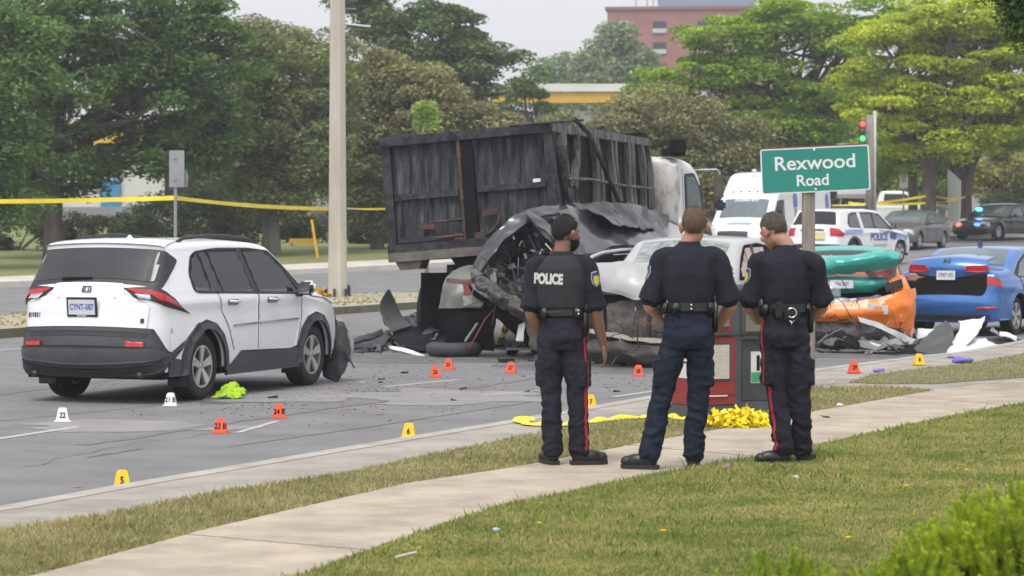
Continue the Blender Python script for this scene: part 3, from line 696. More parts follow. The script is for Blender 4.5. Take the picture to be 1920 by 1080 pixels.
# thin summer haze over the whole place
hz = MB().box((100, 260, 40-2), (900, 640, 84)); 
hm = bpy.data.materials.new('haze_air'); hm.use_nodes = True; hn = hm.node_tree
for x in list(hn.nodes): hn.nodes.remove(x)
ho = hn.nodes.new('ShaderNodeOutputMaterial'); hv = hn.nodes.new('ShaderNodeVolumePrincipled'); hv.inputs['Density'].default_value = .0008; hv.inputs['Color'].default_value = (.9, .93, 1, 1); hv.inputs['Anisotropy'].default_value = .3
hn.links.new(hv.outputs[0], ho.inputs['Volume'])
tag(hz.build('haze', hm), kind='stuff')
# ================================================================== VEHICLES
blackp = pm('black_plastic', (.022, .023, .025), .55, var=.15, scale=20)
greyp = pm('grey_cladding', (.045, .047, .052), .6, var=.12, scale=14)
rubber = pm('tyre_rubber', (.018, .018, .019), .85, var=.2, scale=20)
chrome = pm('chrome', (.6, .61, .63), .15, 1.)
alloy = pm('alloy_wheel', (.60, .60, .61), .28, .7, var=.15)
glass = pm('tinted_glass', (.012, .014, .017), .07, var=.3, scale=1.5, spec=.4)
glassl = pm('light_windscreen', (.10, .13, .14), .06, var=.25, scale=1.2, spec=.8)
redl = pm('red_lamp', (.42, .015, .02), .12, spec=.7, var=.2, scale=30)
clearl = pm('clear_lamp', (.5, .5, .5), .1, .2, spec=.7, var=.2, scale=40)
seam = pm('seam_black', (.012, .012, .013), .8, spec=.15)
under = pm('underbody', (.009, .009, .009), .9, spec=.1)
platem = pm('plate_white', (.62, .64, .68), .5, var=.04)
pblue = pm('plate_blue', (.08, .13, .42), .5)

def bis_poly(poly, step, holes=()):
    """2-D polygon with holes -> finely split triangles"""
    rings = [[Vector((x, y, 0)) for x, y in poly]]+[[Vector((x, y, 0)) for x, y in h] for h in holes]
    flat = [p for r_ in rings for p in r_]; tri = tessellate_polygon(rings)
    bm = bmesh.new(); vs = [bm.verts.new(p) for p in flat]
    for t in tri:
        try: bm.faces.new([vs[i] for i in t])
        except ValueError: pass
    lo = [min(p[i] for p in flat) for i in (0, 1)]; hi = [max(p[i] for p in flat) for i in (0, 1)]
    for ax in (0, 1):
        k = math.ceil(lo[ax]/step+.01)*step
        while k < hi[ax]-1e-4:
            co = [0, 0, 0]; co[ax] = k; no = [0, 0, 0]; no[ax] = 1
            bmesh.ops.bisect_plane(bm, geom=bm.verts[:]+bm.edges[:]+bm.faces[:], plane_co=co, plane_no=no); k += step
    bmesh.ops.remove_doubles(bm, verts=bm.verts[:], dist=1e-5)
    bm.verts.index_update(); bm.normal_update()
    V = [(v.co.x, v.co.y) for v in bm.verts]
    F = []
    for f in bm.faces:
        idx = [v.index for v in f.verts]
        F.append(idx if f.normal.z > 0 else idx[::-1])
    BE = [(e.verts[0].index, e.verts[1].index) for e in bm.edges if len(e.link_faces) == 1]
    bm.free(); return V, F, BE
class Car:
    def __init__(s, name, label, cat, loc, phi, L, W0, belt, tumble, prof, ax, rw=.34, group=None, wz=None, n=130, ftap=.16, rtap=.10, roll=0, pitch=0):
        """prof: (u, z, corner radius, crown) from the rear foot over the roof to the front foot"""
        s.L, s.W0, s.belt, s.tum, s.ax, s.rw = L, W0, belt, tumble, ax, rw; s.ftap, s.rtap = ftap, rtap
        s.root = thing(name, label, cat, loc, -phi, group); s.root.rotation_euler = (pitch, roll, -phi)
        C = np.array(prof, float); m = len(C); out = []
        for t in np.linspace(0, m-1-1e-6, n*3):
            i = int(t); f = t-i; p0, p1, p2, p3 = C[max(i-1, 0)], C[i], C[min(i+1, m-1)], C[min(i+2, m-1)]
            v = .5*((2*p1)+(-p0+p2)*f+(2*p0-5*p1+4*p2-p3)*f*f+(-p0+3*p1-3*p2+p3)*f**3)
            v = v*.55+(p1*(1-f)+p2*f)*.45; out.append(v)
        A = np.array(out); d = np.r_[0, np.cumsum(np.hypot(np.diff(A[:, 0]), np.diff(A[:, 1])))]
        s.S = d[-1]; q = np.linspace(0, s.S, n); s.A = np.stack([np.interp(q, d, A[:, k]) for k in range(4)], 1); s.q = q
        T = np.gradient(s.A[:, :2], axis=0); T /= np.linalg.norm(T, axis=1)[:, None]; s.N = np.stack([-T[:, 1], T[:, 0]], 1)  # outward
        for _ in range(3): s.N[1:-1] = (s.N[:-2]+s.N[1:-1]*2+s.N[2:])/4
        s.N /= np.linalg.norm(s.N, axis=1)[:, None]
    def Wb(s, u, z):
        w_ = s.W0*(1-.05*abs((z-.62)/.6)**2.2*(z < s.belt))-(max(0, z-s.belt))*s.tum
        if z >= s.belt: w_ -= s.W0*.05*abs((s.belt-.62)/.6)**2.2
        w_ += .018*math.exp(-((z-s.belt+.12)/.07)**2)
        t = (u-(s.L-1.0)); w_ -= s.ftap*max(0, t)**2; t = .9-u; w_ -= s.rtap*max(0, t)**2
        for a in s.ax: w_ += .022*math.exp(-((math.hypot(u-a, z-.34)-s.rw-.06)/.07)**2)
        return w_
    def at(s, q): return [float(np.interp(q, s.q, s.A[:, k])) for k in range(4)]+[float(np.interp(q, s.q, s.N[:, k])) for k in range(2)]
    def strip(s, q, t, off=0.):
        """q: across (metres from the middle), t: along the profile"""
        u, z, r, c, nu, nz = s.at(t); sg = 1 if q >= 0 else -1; a = abs(q); w_ = s.Wb(u-nu*r, z-nz*r); fl = w_-r
        if a <= fl:
            k = c*(1-(a/fl)**2)+off; return Vector((sg*a, u+nu*k-s.L/2, z+nz*k))
        th = (a-fl)/r
        if th < math.pi/2:
            x = fl+r*math.sin(th)+off*math.sin(th); k = -r*(1-math.cos(th))+off*math.cos(th)
            return Vector((sg*x, u+nu*k-s.L/2, z+nz*k))
        d = r+(a-fl-r*math.pi/2); uu, zz = u-nu*d, z-nz*d
        return Vector((sg*(s.Wb(uu, zz)+off), uu-s.L/2, zz))
    def side(s, u, z, off, sg): return Vector((sg*(s.Wb(u, z)+off), u-s.L/2, z))
    def t_rear(s, z):
        k = int(np.argmax(s.A[:, 1] >= z)); return float(s.q[max(k, 0)])
    def t_front(s, z):
        k = len(s.A)-1-int(np.argmax(s.A[::-1, 1] >= z)); return float(s.q[k])
    def t_top(s, u):
        zt = np.where(s.A[:, 1] > .6, s.A[:, 0], -9); k = int(np.argmin(abs(zt-u))); return float(s.q[k])
    def emit(s, name, mat, fn, V2, F, BE, depth, parent, flip=False, smooth=True, dfn=None):
        V = [fn(*v) for v in V2]; F = [f[::-1] for f in F] if flip else list(F)
        if depth:
            n = len(V); m = {}
            for a, b_ in BE:
                for i in (a, b_):
                    if i not in m: m[i] = len(V); V.append(dfn(*V2[i]))
                F.append((a, b_, m[b_], m[a]))
        return obj(name, V, F, mat, parent or s.root, smooth)
    def spatch(s, name, poly, mat, off=.004, depth=.012, parent=None, step=.05, side=1, holes=()):
        """patch on the side: poly in (u, z)"""
        V2, F, BE = bis_poly(poly, step, holes)
        return s.emit(name, mat, lambda u, z: s.side(u, z, off, side), V2, F, BE, depth, parent, side < 0, True, lambda u, z: s.side(u, z, off-depth, side))
    def tpatch(s, name, poly, mat, off=.004, depth=.012, parent=None, step=.035, mirror=False):
        """patch on the long strip: poly in (q, t); mirror: the left one"""
        if mirror: poly = [(-a, b_) for a, b_ in poly]
        V2, F, BE = bis_poly(poly, step)
        return s.emit(name, mat, lambda q, t: s.strip(q, t, off), V2, F, BE, depth, parent, True, True, lambda q, t: s.strip(q, t, off-depth))
    def rear(s, pts): return [(q, s.t_rear(z)) for q, z in pts]
    def front(s, pts): return [(q, s.t_front(z)) for q, z in pts]
    def arch(s, a, ra, n=14, z0=.3):
        """arch points from front to rear, over the wheel"""
        th0 = math.asin(max(-1, min(1, (z0-s.rw)/ra)))
        return [(a+ra*math.cos(t), s.rw+ra*math.sin(t)) for t in np.linspace(th0, math.pi-th0, n)]
    def shell(s, mat, z0=.3, t0=None, t1=None, archr=1.18, skip=None):
        n = len(s.A); K = []; V = []; F = []
        i0 = 0 if t0 is None else int(np.searchsorted(s.q, t0)); i1 = n if t1 is None else int(np.searchsorted(s.q, t1))
        nc = 9; na = 5; cols = nc+2*na
        for i in range(i0, i1):
            u, z, r, c = s.A[i]; w_ = s.Wb(u-s.N[i][0]*r, z-s.N[i][1]*r); fl = w_-r
            qs = [-(fl+r*math.pi/2*(na-k)/na) for k in range(na)]+list(np.linspace(-fl, fl, nc))+[fl+r*math.pi/2*(k+1)/na for k in range(na)]
            V += [s.strip(q*(1-1e-6), s.q[i]) for q in qs]
        for i in range(i1-i0-1):
            for k in range(cols-1): a = i*cols+k; F.append((a+1, a, a+cols, a+cols+1))
        inset = [(s.A[i][0]-s.N[i][0]*s.A[i][2], s.A[i][1]-s.N[i][1]*s.A[i][2]) for i in range(i0, i1)]
        inset = [p for p in inset if p[1] > z0+.02]
        ra = s.rw*archr; bot = []
        for a in s.ax: bot += [(a-ra*math.cos(math.asin(max(-1, min(1, (z0-s.rw)/ra))))-.001, z0)] and [p for p in s.arch(a, ra, z0=z0)[::-1]]
        poly = inset[::-1]                         # front -> rear over the roof
        poly = [(poly[0][0]-.01, z0)]+poly+[(poly[-1][0]+.01, z0)]
        # close along the bottom from rear to front
        lo = sorted(s.ax); b2 = []
        for a in lo: b2 += s.arch(a, ra, z0=z0)[::-1]
        poly = poly+b2
        s.outline = poly
        V2, FF, BE = bis_poly(poly, .06)
        for sg in (1, -1):
            b_ = len(V); V += [s.side(u, z, 0, sg) for u, z in V2]
            F += [tuple(i+b_ for i in (f if sg > 0 else f[::-1])) for f in FF]
            m = {}
            for e0, e1 in BE:
                for i in (e0, e1):
                    if i not in m and V2[i][1] < s.rw+ra+.01: m[i] = len(V); V.append(s.side(V2[i][0], V2[i][1], -.05, sg))
                if e0 in m and e1 in m: F.append((e0+b_, e1+b_, m[e1], m[e0]))
        s.body = obj('body', V, F, mat, s.root, True)
        mb = MB(); L = s.L
        us = [.2]+[x for a in lo for x in (a-ra, a+ra)]+[L-.25]
        for k in range(0, len(us), 2): mb.box((0, (us[k]+us[k+1])/2-L/2, .42), (2*s.W0-.22, us[k+1]-us[k], .34))
        mb.box((0, 0, .5), (2*s.W0-.62, L-.5, .5))
        mb.build('underbody', under, s.root)
        for a in s.ax:
            for sg in (1, -1):
                mb = MB(); V = []; F = []; m = 14
                for k in range(m):
                    t = math.pi*(-.05+1.1*k/(m-1)); p = (a+(ra+.015)*math.cos(t)-L/2, s.rw+(ra+.015)*math.sin(t))
                    V += [(sg*(s.Wb(a, s.rw+ra)-.042), p[0], p[1]), (sg*(s.W0-.34), p[0], p[1])]
                F = [(2*k, 2*k+1, 2*k+3, 2*k+2) for k in range(m-1)]+[tuple(2*k+1 for k in range(m))]
                obj('wheel_well', V, F, under, s.root)
        return s.body
    def wheels(s, width=.225, spokes=5, rimr=.66, mat=None, rimmat=None, w_=None, double=True, steer=0, skip=()):
        rimmat = rimmat or alloy; Rr = s.rw; proto = None; out = []
        for i, a in enumerate(s.ax):
            for sg in (1, -1):
                if (i, sg) in skip: continue
                c = (sg*(s.W0-.035-width/2), a-s.L/2, Rr)
                e = bpy.data.objects.new('wheel', None); COL.objects.link(e); e.parent = s.root; e.location = c; e.rotation_euler = (0, 0, (math.pi if sg < 0 else 0)+(steer if i == 1 else 0))
                if proto is None:
                    r1 = Rr*rimr; h = width/2
                    pr = [(r1, -h*.9), (Rr*.86, -h*.98), (Rr*.965, -h*.86), (Rr, -h*.6), (Rr, -h*.30), (Rr*.985, -h*.28), (Rr*.985, -h*.22), (Rr, -h*.20), (Rr, h*.20), (Rr*.985, h*.22), (Rr*.985, h*.28), (Rr, h*.30), (Rr, h*.6), (Rr*.965, h*.86), (Rr*.86, h*.98), (r1, h*.9), (r1*.98, h*.5), (r1*.98, -h*.5)]
                    ty = MB().lathe(pr, 36, 'x', closed=True).build('tyre', rubber, e, True)
                    mb = MB(); mb.lathe([(r1*.99, h*.86), (r1*1.01, h*.93), (r1*.93, h*.93), (r1*.90, h*.3), (r1*.90, -h*.6), (r1*.99, -h*.6)], 36, 'x', closed=True)
                    rm = autosmooth(mb.build('rim', rimmat, e, True), 40)
                    mb = MB(); mb.lathe([(.001, -h*.1), (r1*.9, -h*.1)], 24, 'x'); mb.lathe([(.02, .0), (r1*.62, 0), (r1*.62, h*.25), (.02, h*.25)], 24, 'x'); dk = mb.build('brake_disc', MATS['dark_grey_metal'], e)
                    sp = []
                    for k in range(spokes):
                        t = 2*math.pi*k/spokes+.3
                        for dd in ((-.13, .13) if double else (0,)):
                            mb = MB(); c0, s0 = math.cos(t+dd*.9), math.sin(t+dd*.9); c1, s1 = math.cos(t+dd), math.sin(t+dd)
                            mb.bar((h*.72, c0*r1*.12, s0*r1*.12), (h*.86, c1*r1*.95, s1*r1*.95), .045*Rr/.35*(1 if double else 1.5), .03, up=(1, 0, 0)); sp.append(mb.build('spoke', rimmat, e, bevel=.006))
                    hub = MB().lathe([(.001, h*.82), (r1*.17, h*.8), (r1*.19, h*.5), (r1*.19, h*.2)], 16, 'x').build('hub', rimmat, e, True)
                    proto = [ty, rm, dk, hub]+sp
                else:
                    for p in proto: c_ = p.copy(); COL.objects.link(c_); c_.parent = e
                out.append(e)
        return out
    def mirrors(s, u, z, mat, sz=(.2, .12, .15)):
        for sg in (1, -1):
            x = s.Wb(u, z-.1)
            mb = MB(); mb.box((0, 0, 0), sz); o = mb.build('mirror', mat, s.root, True, bevel=.035); o.location = (sg*(x+.12), u-s.L/2, z)
            MB().box((sg*(x+.01), u-s.L/2, z-.07), (.12, .06, .05)).build('mirror_arm', blackp, s.root, bevel=.01)
            MB().box((0, -sz[1]/2-.003, 0), (sz[0]*.8, .004, sz[2]*.75)).build('mirror_glass', chrome, o)
    def seamline(s, pts, wd=.014, sides=(1, -1), off=.0025, name='door_seam', mat=None):
        for sg in sides:
            V = []; F = []
            L = []
            for a, b_ in zip(pts[:-1], pts[1:]):
                m = max(1, int(math.hypot(b_[0]-a[0], b_[1]-a[1])/.05))
                L += [(a[0]+(b_[0]-a[0])*k/m, a[1]+(b_[1]-a[1])*k/m) for k in range(m)]
            L.append(pts[-1])
            for i, p in enumerate(L):
                a, b_ = L[max(i-1, 0)], L[min(i+1, len(L)-1)]; d = math.hypot(b_[0]-a[0], b_[1]-a[1]) or 1
                nx, nz = -(b_[1]-a[1])/d*wd/2, (b_[0]-a[0])/d*wd/2
                V += [s.side(p[0]+nx, p[1]+nz, off, sg), s.side(p[0]-nx, p[1]-nz, off, sg)]
            F = [(2*i, 2*i+1, 2*i+3, 2*i+2) for i in range(len(L)-1)]
            obj(name, V, F, mat or seam, s.root)
def plate(parent, loc, rot, txt, sub=None, w_=.31, h_=.155, frame=True, tm=None):
    e = bpy.data.objects.new('licence_plate', None); COL.objects.link(e); e.parent = parent; e.location = loc; e.rotation_euler = rot
    if frame: MB().box((0, 0, 0), (w_+.05, .012, h_+.05)).build('plate_frame', blackp, e, bevel=.004)
    MB().box((0, -.008, .0), (w_, .006, h_)).build('plate_face', platem, e)
    if txt:
        V, F = textmesh(txt, h_*.56, .003); me_V = [Vector((v.x*.72, -.0125, v.y)) for v in V]; obj('plate_text', me_V, F, tm or pblue, e)
    if sub:
        V, F = textmesh(sub, h_*.16, .001); obj('plate_small_text', [Vector((v.x, -.0145, v.y-h_*.5-.012)) for v in V], F, platem, e)
    return e
def roundpoly(pts, r, n=4):
    out = []; m = len(pts)
    for i in range(m):
        p = Vector(pts[i]); a = (Vector(pts[i-1])-p); b_ = (Vector(pts[(i+1) % m])-p); ra = min(r, a.length*.45, b_.length*.45)
        a = p+a.normalized()*ra; b_ = p+b_.normalized()*ra
        for k in range(n+1): t = k/n; q = a.lerp(p, t).lerp(p.lerp(b_, t), t); out.append((q.x, q.y))
    return out

# ------------------------------------------------------------------ white SUV
whitep = pm('white_car_paint', (.74, .75, .77), .25, var=.02, coat=.6, scale=1)
c = Car('white_suv', 'white SUV with missing front bumper parked on the road at left', 'car', (-3.595, 29.76, 0), R(21.2), 4.6, .905, 1.16, .30,
        [(.12, .28, .12, .03), (.02, .42, .26, .08), (0, .56, .28, .09), (.04, .72, .26, .08), (.07, .86, .24, .07), (.09, 1.02, .22, .07), (.13, 1.17, .19, .07), (.24, 1.33, .15, .06), (.36, 1.50, .11, .06), (.42, 1.585, .06, .05),
         (.40, 1.625, .05, .04), (.62, 1.655, .08, .03), (1.1, 1.675, .09, .03), (1.8, 1.68, .09, .03), (2.4, 1.655, .09, .035), (2.75, 1.60, .09, .045), (3.05, 1.40, .08, .07), (3.42, 1.15, .08, .07), (3.50, 1.11, .10, .05),
         (3.9, 1.07, .12, .05), (4.25, 1.0, .14, .05), (4.44, .90, .16, .06), (4.52, .78, .2, .08), (4.55, .6, .2, .08), (4.5, .42, .2, .06), (4.35, .3, .12, .03)],
        (.965, 3.655), rw=.355, rtap=.17)
c.shell(whitep, z0=.33)
for sg in (1, -1):
    tr = roundpoly([(.74, 1.34), (.76, 1.16), (.84, 1.13), (3.28, 1.06), (3.40, 1.10), (3.02, 1.37), (2.72, 1.565), (2.2, 1.60), (1.5, 1.605), (1.0, 1.575), (.86, 1.52)], .05)
    c.spatch('window_trim', tr, blackp, .004, .01, side=sg)
    for gp, nm in (([(.785, 1.35), (.80, 1.165), (1.13, 1.15), (1.03, 1.57), (.90, 1.52)], 'quarter_glass'), ([(1.155, 1.15), (1.37, 1.145), (1.23, 1.585), (1.055, 1.57)], 'quarter_glass'),
                   ([(1.395, 1.145), (2.12, 1.122), (1.95, 1.59), (1.255, 1.585)], 'door_glass'), ([(2.24, 1.12), (3.24, 1.09), (2.97, 1.36), (2.68, 1.545), (2.07, 1.585)], 'door_glass')):
        c.spatch(nm, gp, glass, .008, .006, side=sg)
    for a in c.ax:
        ri = c.rw*1.13; ro = c.rw*1.13+.095; z0 = .30
        outer = [(a+ro*math.cos(t)*(1.02 if abs(math.sin(t)) < .8 else 1), c.rw+ro*math.sin(t)) for t in np.linspace(-.15, math.pi+.15, 9)]
        inner = [(a+ri*math.cos(t), c.rw+ri*math.sin(t)) for t in np.linspace(math.pi+.15, -.15, 16)]
        c.spatch('arch_trim', outer+inner, greyp, .022, .03, side=sg, step=.09)
    c.spatch('sill_cladding', [(1.40, .24), (3.20, .24), (3.20, .50), (3.0, .46), (1.78, .49), (1.55, .36), (1.40, .34)], greyp, .02, .03, side=sg)
    c.spatch('rear_door', roundpoly([(1.62, .50), (2.17, .49), (2.20, 1.125), (1.28, 1.155), (1.33, .95), (1.50, .75)], .04), whitep, .002, .002, side=sg)
    c.spatch('front_door', roundpoly([(2.19, .49), (3.13, .47), (3.27, .80), (3.27, 1.05), (2.21, 1.122)], .04), whitep, .002, .002, side=sg)
    c.spatch('moulding', [(1.60, .755), (2.155, .765), (2.155, .785), (1.60, .775)], pm('silver_trim', (.3, .3, .31), .4, .4), .016, .012, side=sg)
    c.spatch('moulding', [(2.215, .765), (3.20, .775), (3.20, .795), (2.215, .785)], MATS['silver_trim'], .016, .012, side=sg)
    for u in (1.50, 2.45):
        mb = MB(); p0, p1 = c.side(u, 1.03, .0, sg), c.side(u+.2, 1.02, .0, sg); o_ = Vector((sg*.035, 0, 0))
        mb.tube([p0, p0+o_, p1+o_, p1], .013, 8); mb.build('door_handle', whitep, c.root, True)
        c.spatch('handle_painted_shade', roundpoly([(u-.03, .985), (u+.22, .985), (u+.22, 1.05), (u-.03, 1.05)], .02), pm('recess_shade_grey', (.2, .2, .21), .5), .0065, .004, side=sg)  # flat grey patch paints the shade behind the handle
    rail = [c.strip(sg*(c.Wb(*c.A[int(np.searchsorted(c.q, c.t_top(u)))][:2])-.10), c.t_top(u), h_) for u, h_ in ((.85, .0), (1.0, .035), (1.5, .05), (2.0, .05), (2.5, .04), (2.65, .0))]
    mb = MB(); mb.tube(rail, [.02]*6, 8); mb.build('roof_rail', blackp, c.root, True)
    # tail lamp wrapping the corner
    q1 = .90
    lamp = c.tpatch('tail_lamp', c.rear([(.40, 1.175), (.42, 1.15), (.56, 1.06), (.68, 1.035), (.90, 1.03), (1.30, 1.02), (1.14, 1.13), (1.0, 1.185), (.72, 1.185)]), blackp, .012, .02, mirror=sg < 0)
    c.tpatch('red_lens', c.rear([(.41, 1.168), (.43, 1.15), (.56, 1.13), (.72, 1.13), (.80, 1.06), (.95, 1.045), (1.08, 1.045), (1.14, 1.07), (1.0, 1.165), (.74, 1.175)]), redl, .02, .008, lamp, mirror=sg < 0)
    c.tpatch('clear_lens', c.rear([(.54, 1.115), (.60, 1.062), (.72, 1.055), (.70, 1.12)]), clearl, .02, .008, lamp, mirror=sg < 0)
    c.tpatch('reflector', c.rear([(.50, .585), (.68, .585), (.68, .61), (.50, .61)]), redl, .05, .02, mirror=sg < 0)
c.seamline([(3.29, 1.05), (3.30, .85), (3.20, .6), (3.16, .5)], .010, off=.006); c.seamline([(2.175, .5), (2.205, 1.12)], .011, off=.0065); c.seamline([(1.60, .50), (1.49, .75), (1.32, .95), (1.27, 1.15)], .009, off=.006)
for sg in (1, -1): c.spatch('bumper_side', [(.27, .28), (.55, .28), (.535, .44), (.27, .48)], greyp, .016, .03, side=sg)
c.seamline([(3.5, 1.04), (3.9, 1.0), (4.3, .92)], .012, name='hood_seam')
# rear end
c.tpatch('rear_bumper', c.rear([(-1.62, .30), (-1.62, .42), (-1.02, .47), (-.76, .745), (.76, .745), (1.02, .47), (1.62, .42), (1.62, .30), (1.0, .29), (-1.0, .29)]), greyp, .018, .03, step=.06)
c.tpatch('bumper_step', c.rear([(-.66, .65), (-.72, .735), (.72, .735), (.66, .65)]), blackp, .024, .01)
c.tpatch('bumper_lip', c.rear([(-.84, .575), (.84, .575), (1.05, .44), (1.0, .39), (.9, .42), (-.9, .42), (-1.0, .39), (-1.05, .44)]), pm('bumper_grey_lip', (.055, .057, .062), .5), .035, .02)
c.tpatch('lower_valance', c.rear([(-.86, .29), (-.86, .40), (.86, .40), (.86, .29)]), blackp, .03, .02)
hat = c.tpatch('rear_glass_surround', roundpoly(c.rear([(-.80, 1.215), (-.90, 1.585), (.90, 1.585), (.80, 1.215)]), .04), blackp, .006, .01)
c.tpatch('rear_glass', roundpoly(c.rear([(-.73, 1.225), (-.68, 1.565), (.68, 1.565), (.73, 1.225)]), .06), pm('rear_window_glass', (.03, .034, .037), .1, spec=.45, var=.2, scale=2), .011, .006)
c.tpatch('tailgate', roundpoly(c.rear([(-.69, .775), (-.71, 1.01), (-.57, 1.035), (-.43, 1.13), (-.40, 1.20), (.40, 1.20), (.43, 1.13), (.57, 1.035), (.71, 1.01), (.69, .775)]), .02), whitep, .012, .012)
c.tpatch('plate_painted_shade', c.rear([(-.36, 1.045), (-.33, 1.06), (.33, 1.06), (.36, 1.045)]), pm('recess_shade_grey', (.2, .2, .21), .5), .02, .01)  # grey strip paints the shade above the plate
def rearpt(q, z, off): return c.strip(q, c.t_rear(z), off)
plate(c.root, rearpt(-.02, .945, .035), (R(6), 0, 0), 'CYNT-587', 'ONTARIO')
mb = MB(); 
for rx, rz in ((.052, .035), (.022, .034), (.045, .014)):
    mb.tube([rearpt(rx*math.cos(t), 1.125+rz*math.sin(t)+(.01 if rz == .014 else 0), .022) for t in np.linspace(0, 2*math.pi, 20)], .005, 5, cap=False)
tag(mb.build('emblem', pm('emblem_blue_chrome', (.10, .12, .2), .2, .8), c.root, True), kind='stuff')
for tx, q, z, sz in (('HYBRID', -.64, .885, .045), ('LE', .64, .85, .04), ('AWD', .655, .80, .03)):
    V, F = textmesh(tx, sz, .002); obj('badge_text', [rearpt(q+v.x, z+v.y, .0165) for v in V], F, MATS['dark_grey_metal'], c.root)
mb = MB(); mb.tube([rearpt(-.34, 1.235, .02), rearpt(-.20, 1.255, .035), rearpt(0.02, 1.242, .025)], [.02, .018, .01], 8); mb.build('rear_wiper', blackp, c.root, True)
c.tpatch('bumper_underside', [(-1.25, .005), (1.25, .005), (1.25, c.t_rear(.37)), (-1.25, c.t_rear(.37))], blackp, .012, .01)
c.tpatch('spoiler', [( -.70, c.t_rear(1.60)), (-.66, c.t_top(.74)), (.66, c.t_top(.74)), (.70, c.t_rear(1.60))], whitep, .022, .02)
c.tpatch('brake_light', c.rear([(-.16, 1.592), (-.16, 1.602), (.16, 1.602), (.16, 1.592)]), pm('dark_red_lamp', (.12, .01, .01), .3), .026, .01)
MB().lathe([(.05, 0), (.03, .02), (.005, .045)], 10, c=c.strip(0, c.t_top(.95), 0)).build('antenna_fin', whitep, c.root, True)
c.tpatch('windscreen', roundpoly([(-.66, c.t_top(3.40)), (.66, c.t_top(3.40)), (.60, c.t_top(2.78)), (-.60, c.t_top(2.78))], .05), glass, .006, .006)
for x in (-.62, .62):
    mb = MB(); mb.tube([(x, -c.L/2+.02, .30), (x, -c.L/2+.25, .30)], .035, 12); mb.build('exhaust_tip', MATS['dark_grey_metal'], c.root, True)
for sg in (1, -1):
    for a in c.ax: MB().box((sg*(c.W0-.13), a-c.L/2-.40, .27), (.22, .02, .22)).build('mud_flap', blackp, c.root, bevel=.006)
c.wheels(.235, 5, rimr=.63); c.mirrors(3.17, 1.13, blackp, (.17, .15, .15))
for sg in (1, -1): MB().box((sg*(c.Wb(3.17, 1.03)+.13), 3.17-c.L/2+.035, 1.14), (.165, .12, .15)).build('mirror_cap', whitep, c.root, True, bevel=.035)
# torn front: bumper hanging down at the right corner
suv = c
c.tpatch('torn_front', c.front([(-.85, .36), (-.85, .78), (.85, .78), (.85, .36)]), under, .01, .02)
base = Vector((.74, 2.16, 0))
V, F = grid_sheet([[(.60, 2.10, .70), (.78, 2.16, .72), (.98, 2.22, .70), (1.10, 2.24, .58)], [(.66, 2.10, .45), (.80, 2.10, .46), (1.0, 2.14, .44), (1.16, 2.2, .36)], [(.70, 2.08, .22), (.82, 2.06, .20), (1.0, 2.1, .18), (1.12, 2.14, .14)], [(.76, 2.05, .05), (.86, 2.05, .03), (.96, 2.06, .00), (1.0, 2.1, .02)]], 16, 14, .035, 6, 3, .02)
V = [Vector((.60+(v.x-.60)*.66, v.y-.03, v.z)) for v in map(Vector, V)]; obj('hanging_bumper', V, F, blackp, c.root, True)
V, F = grid_sheet([[(.60, 2.17, .74), (.60, 2.13, .71)], [(.85, 2.21, .75), (.86, 2.16, .715)], [(1.04, 2.27, .71), (1.0, 2.22, .67)], [(1.15, 2.28, .58), (1.10, 2.24, .56)], [(1.20, 2.24, .40), (1.15, 2.21, .40)], [(1.17, 2.2, .22), (1.13, 2.18, .24)]], 22, 4, .006, 6, 5, .02)
V = [Vector((.60+(v.x-.60)*.66, v.y-.03, v.z)) for v in map(Vector, V)]; obj('bumper_skin', V, F, pm('scuffed_white', (.22, .22, .23), .4, var=.2, scale=9), c.root, True)
for k in range(5):
    mb = MB(); a = Vector((.66+.07*k, 2.08, .62-.06*k)); mb.bar(a, a+Vector((.1, .05, -.1-.03*k)), .05, .02); mb.build('bumper_bracket', greyp, c.root)

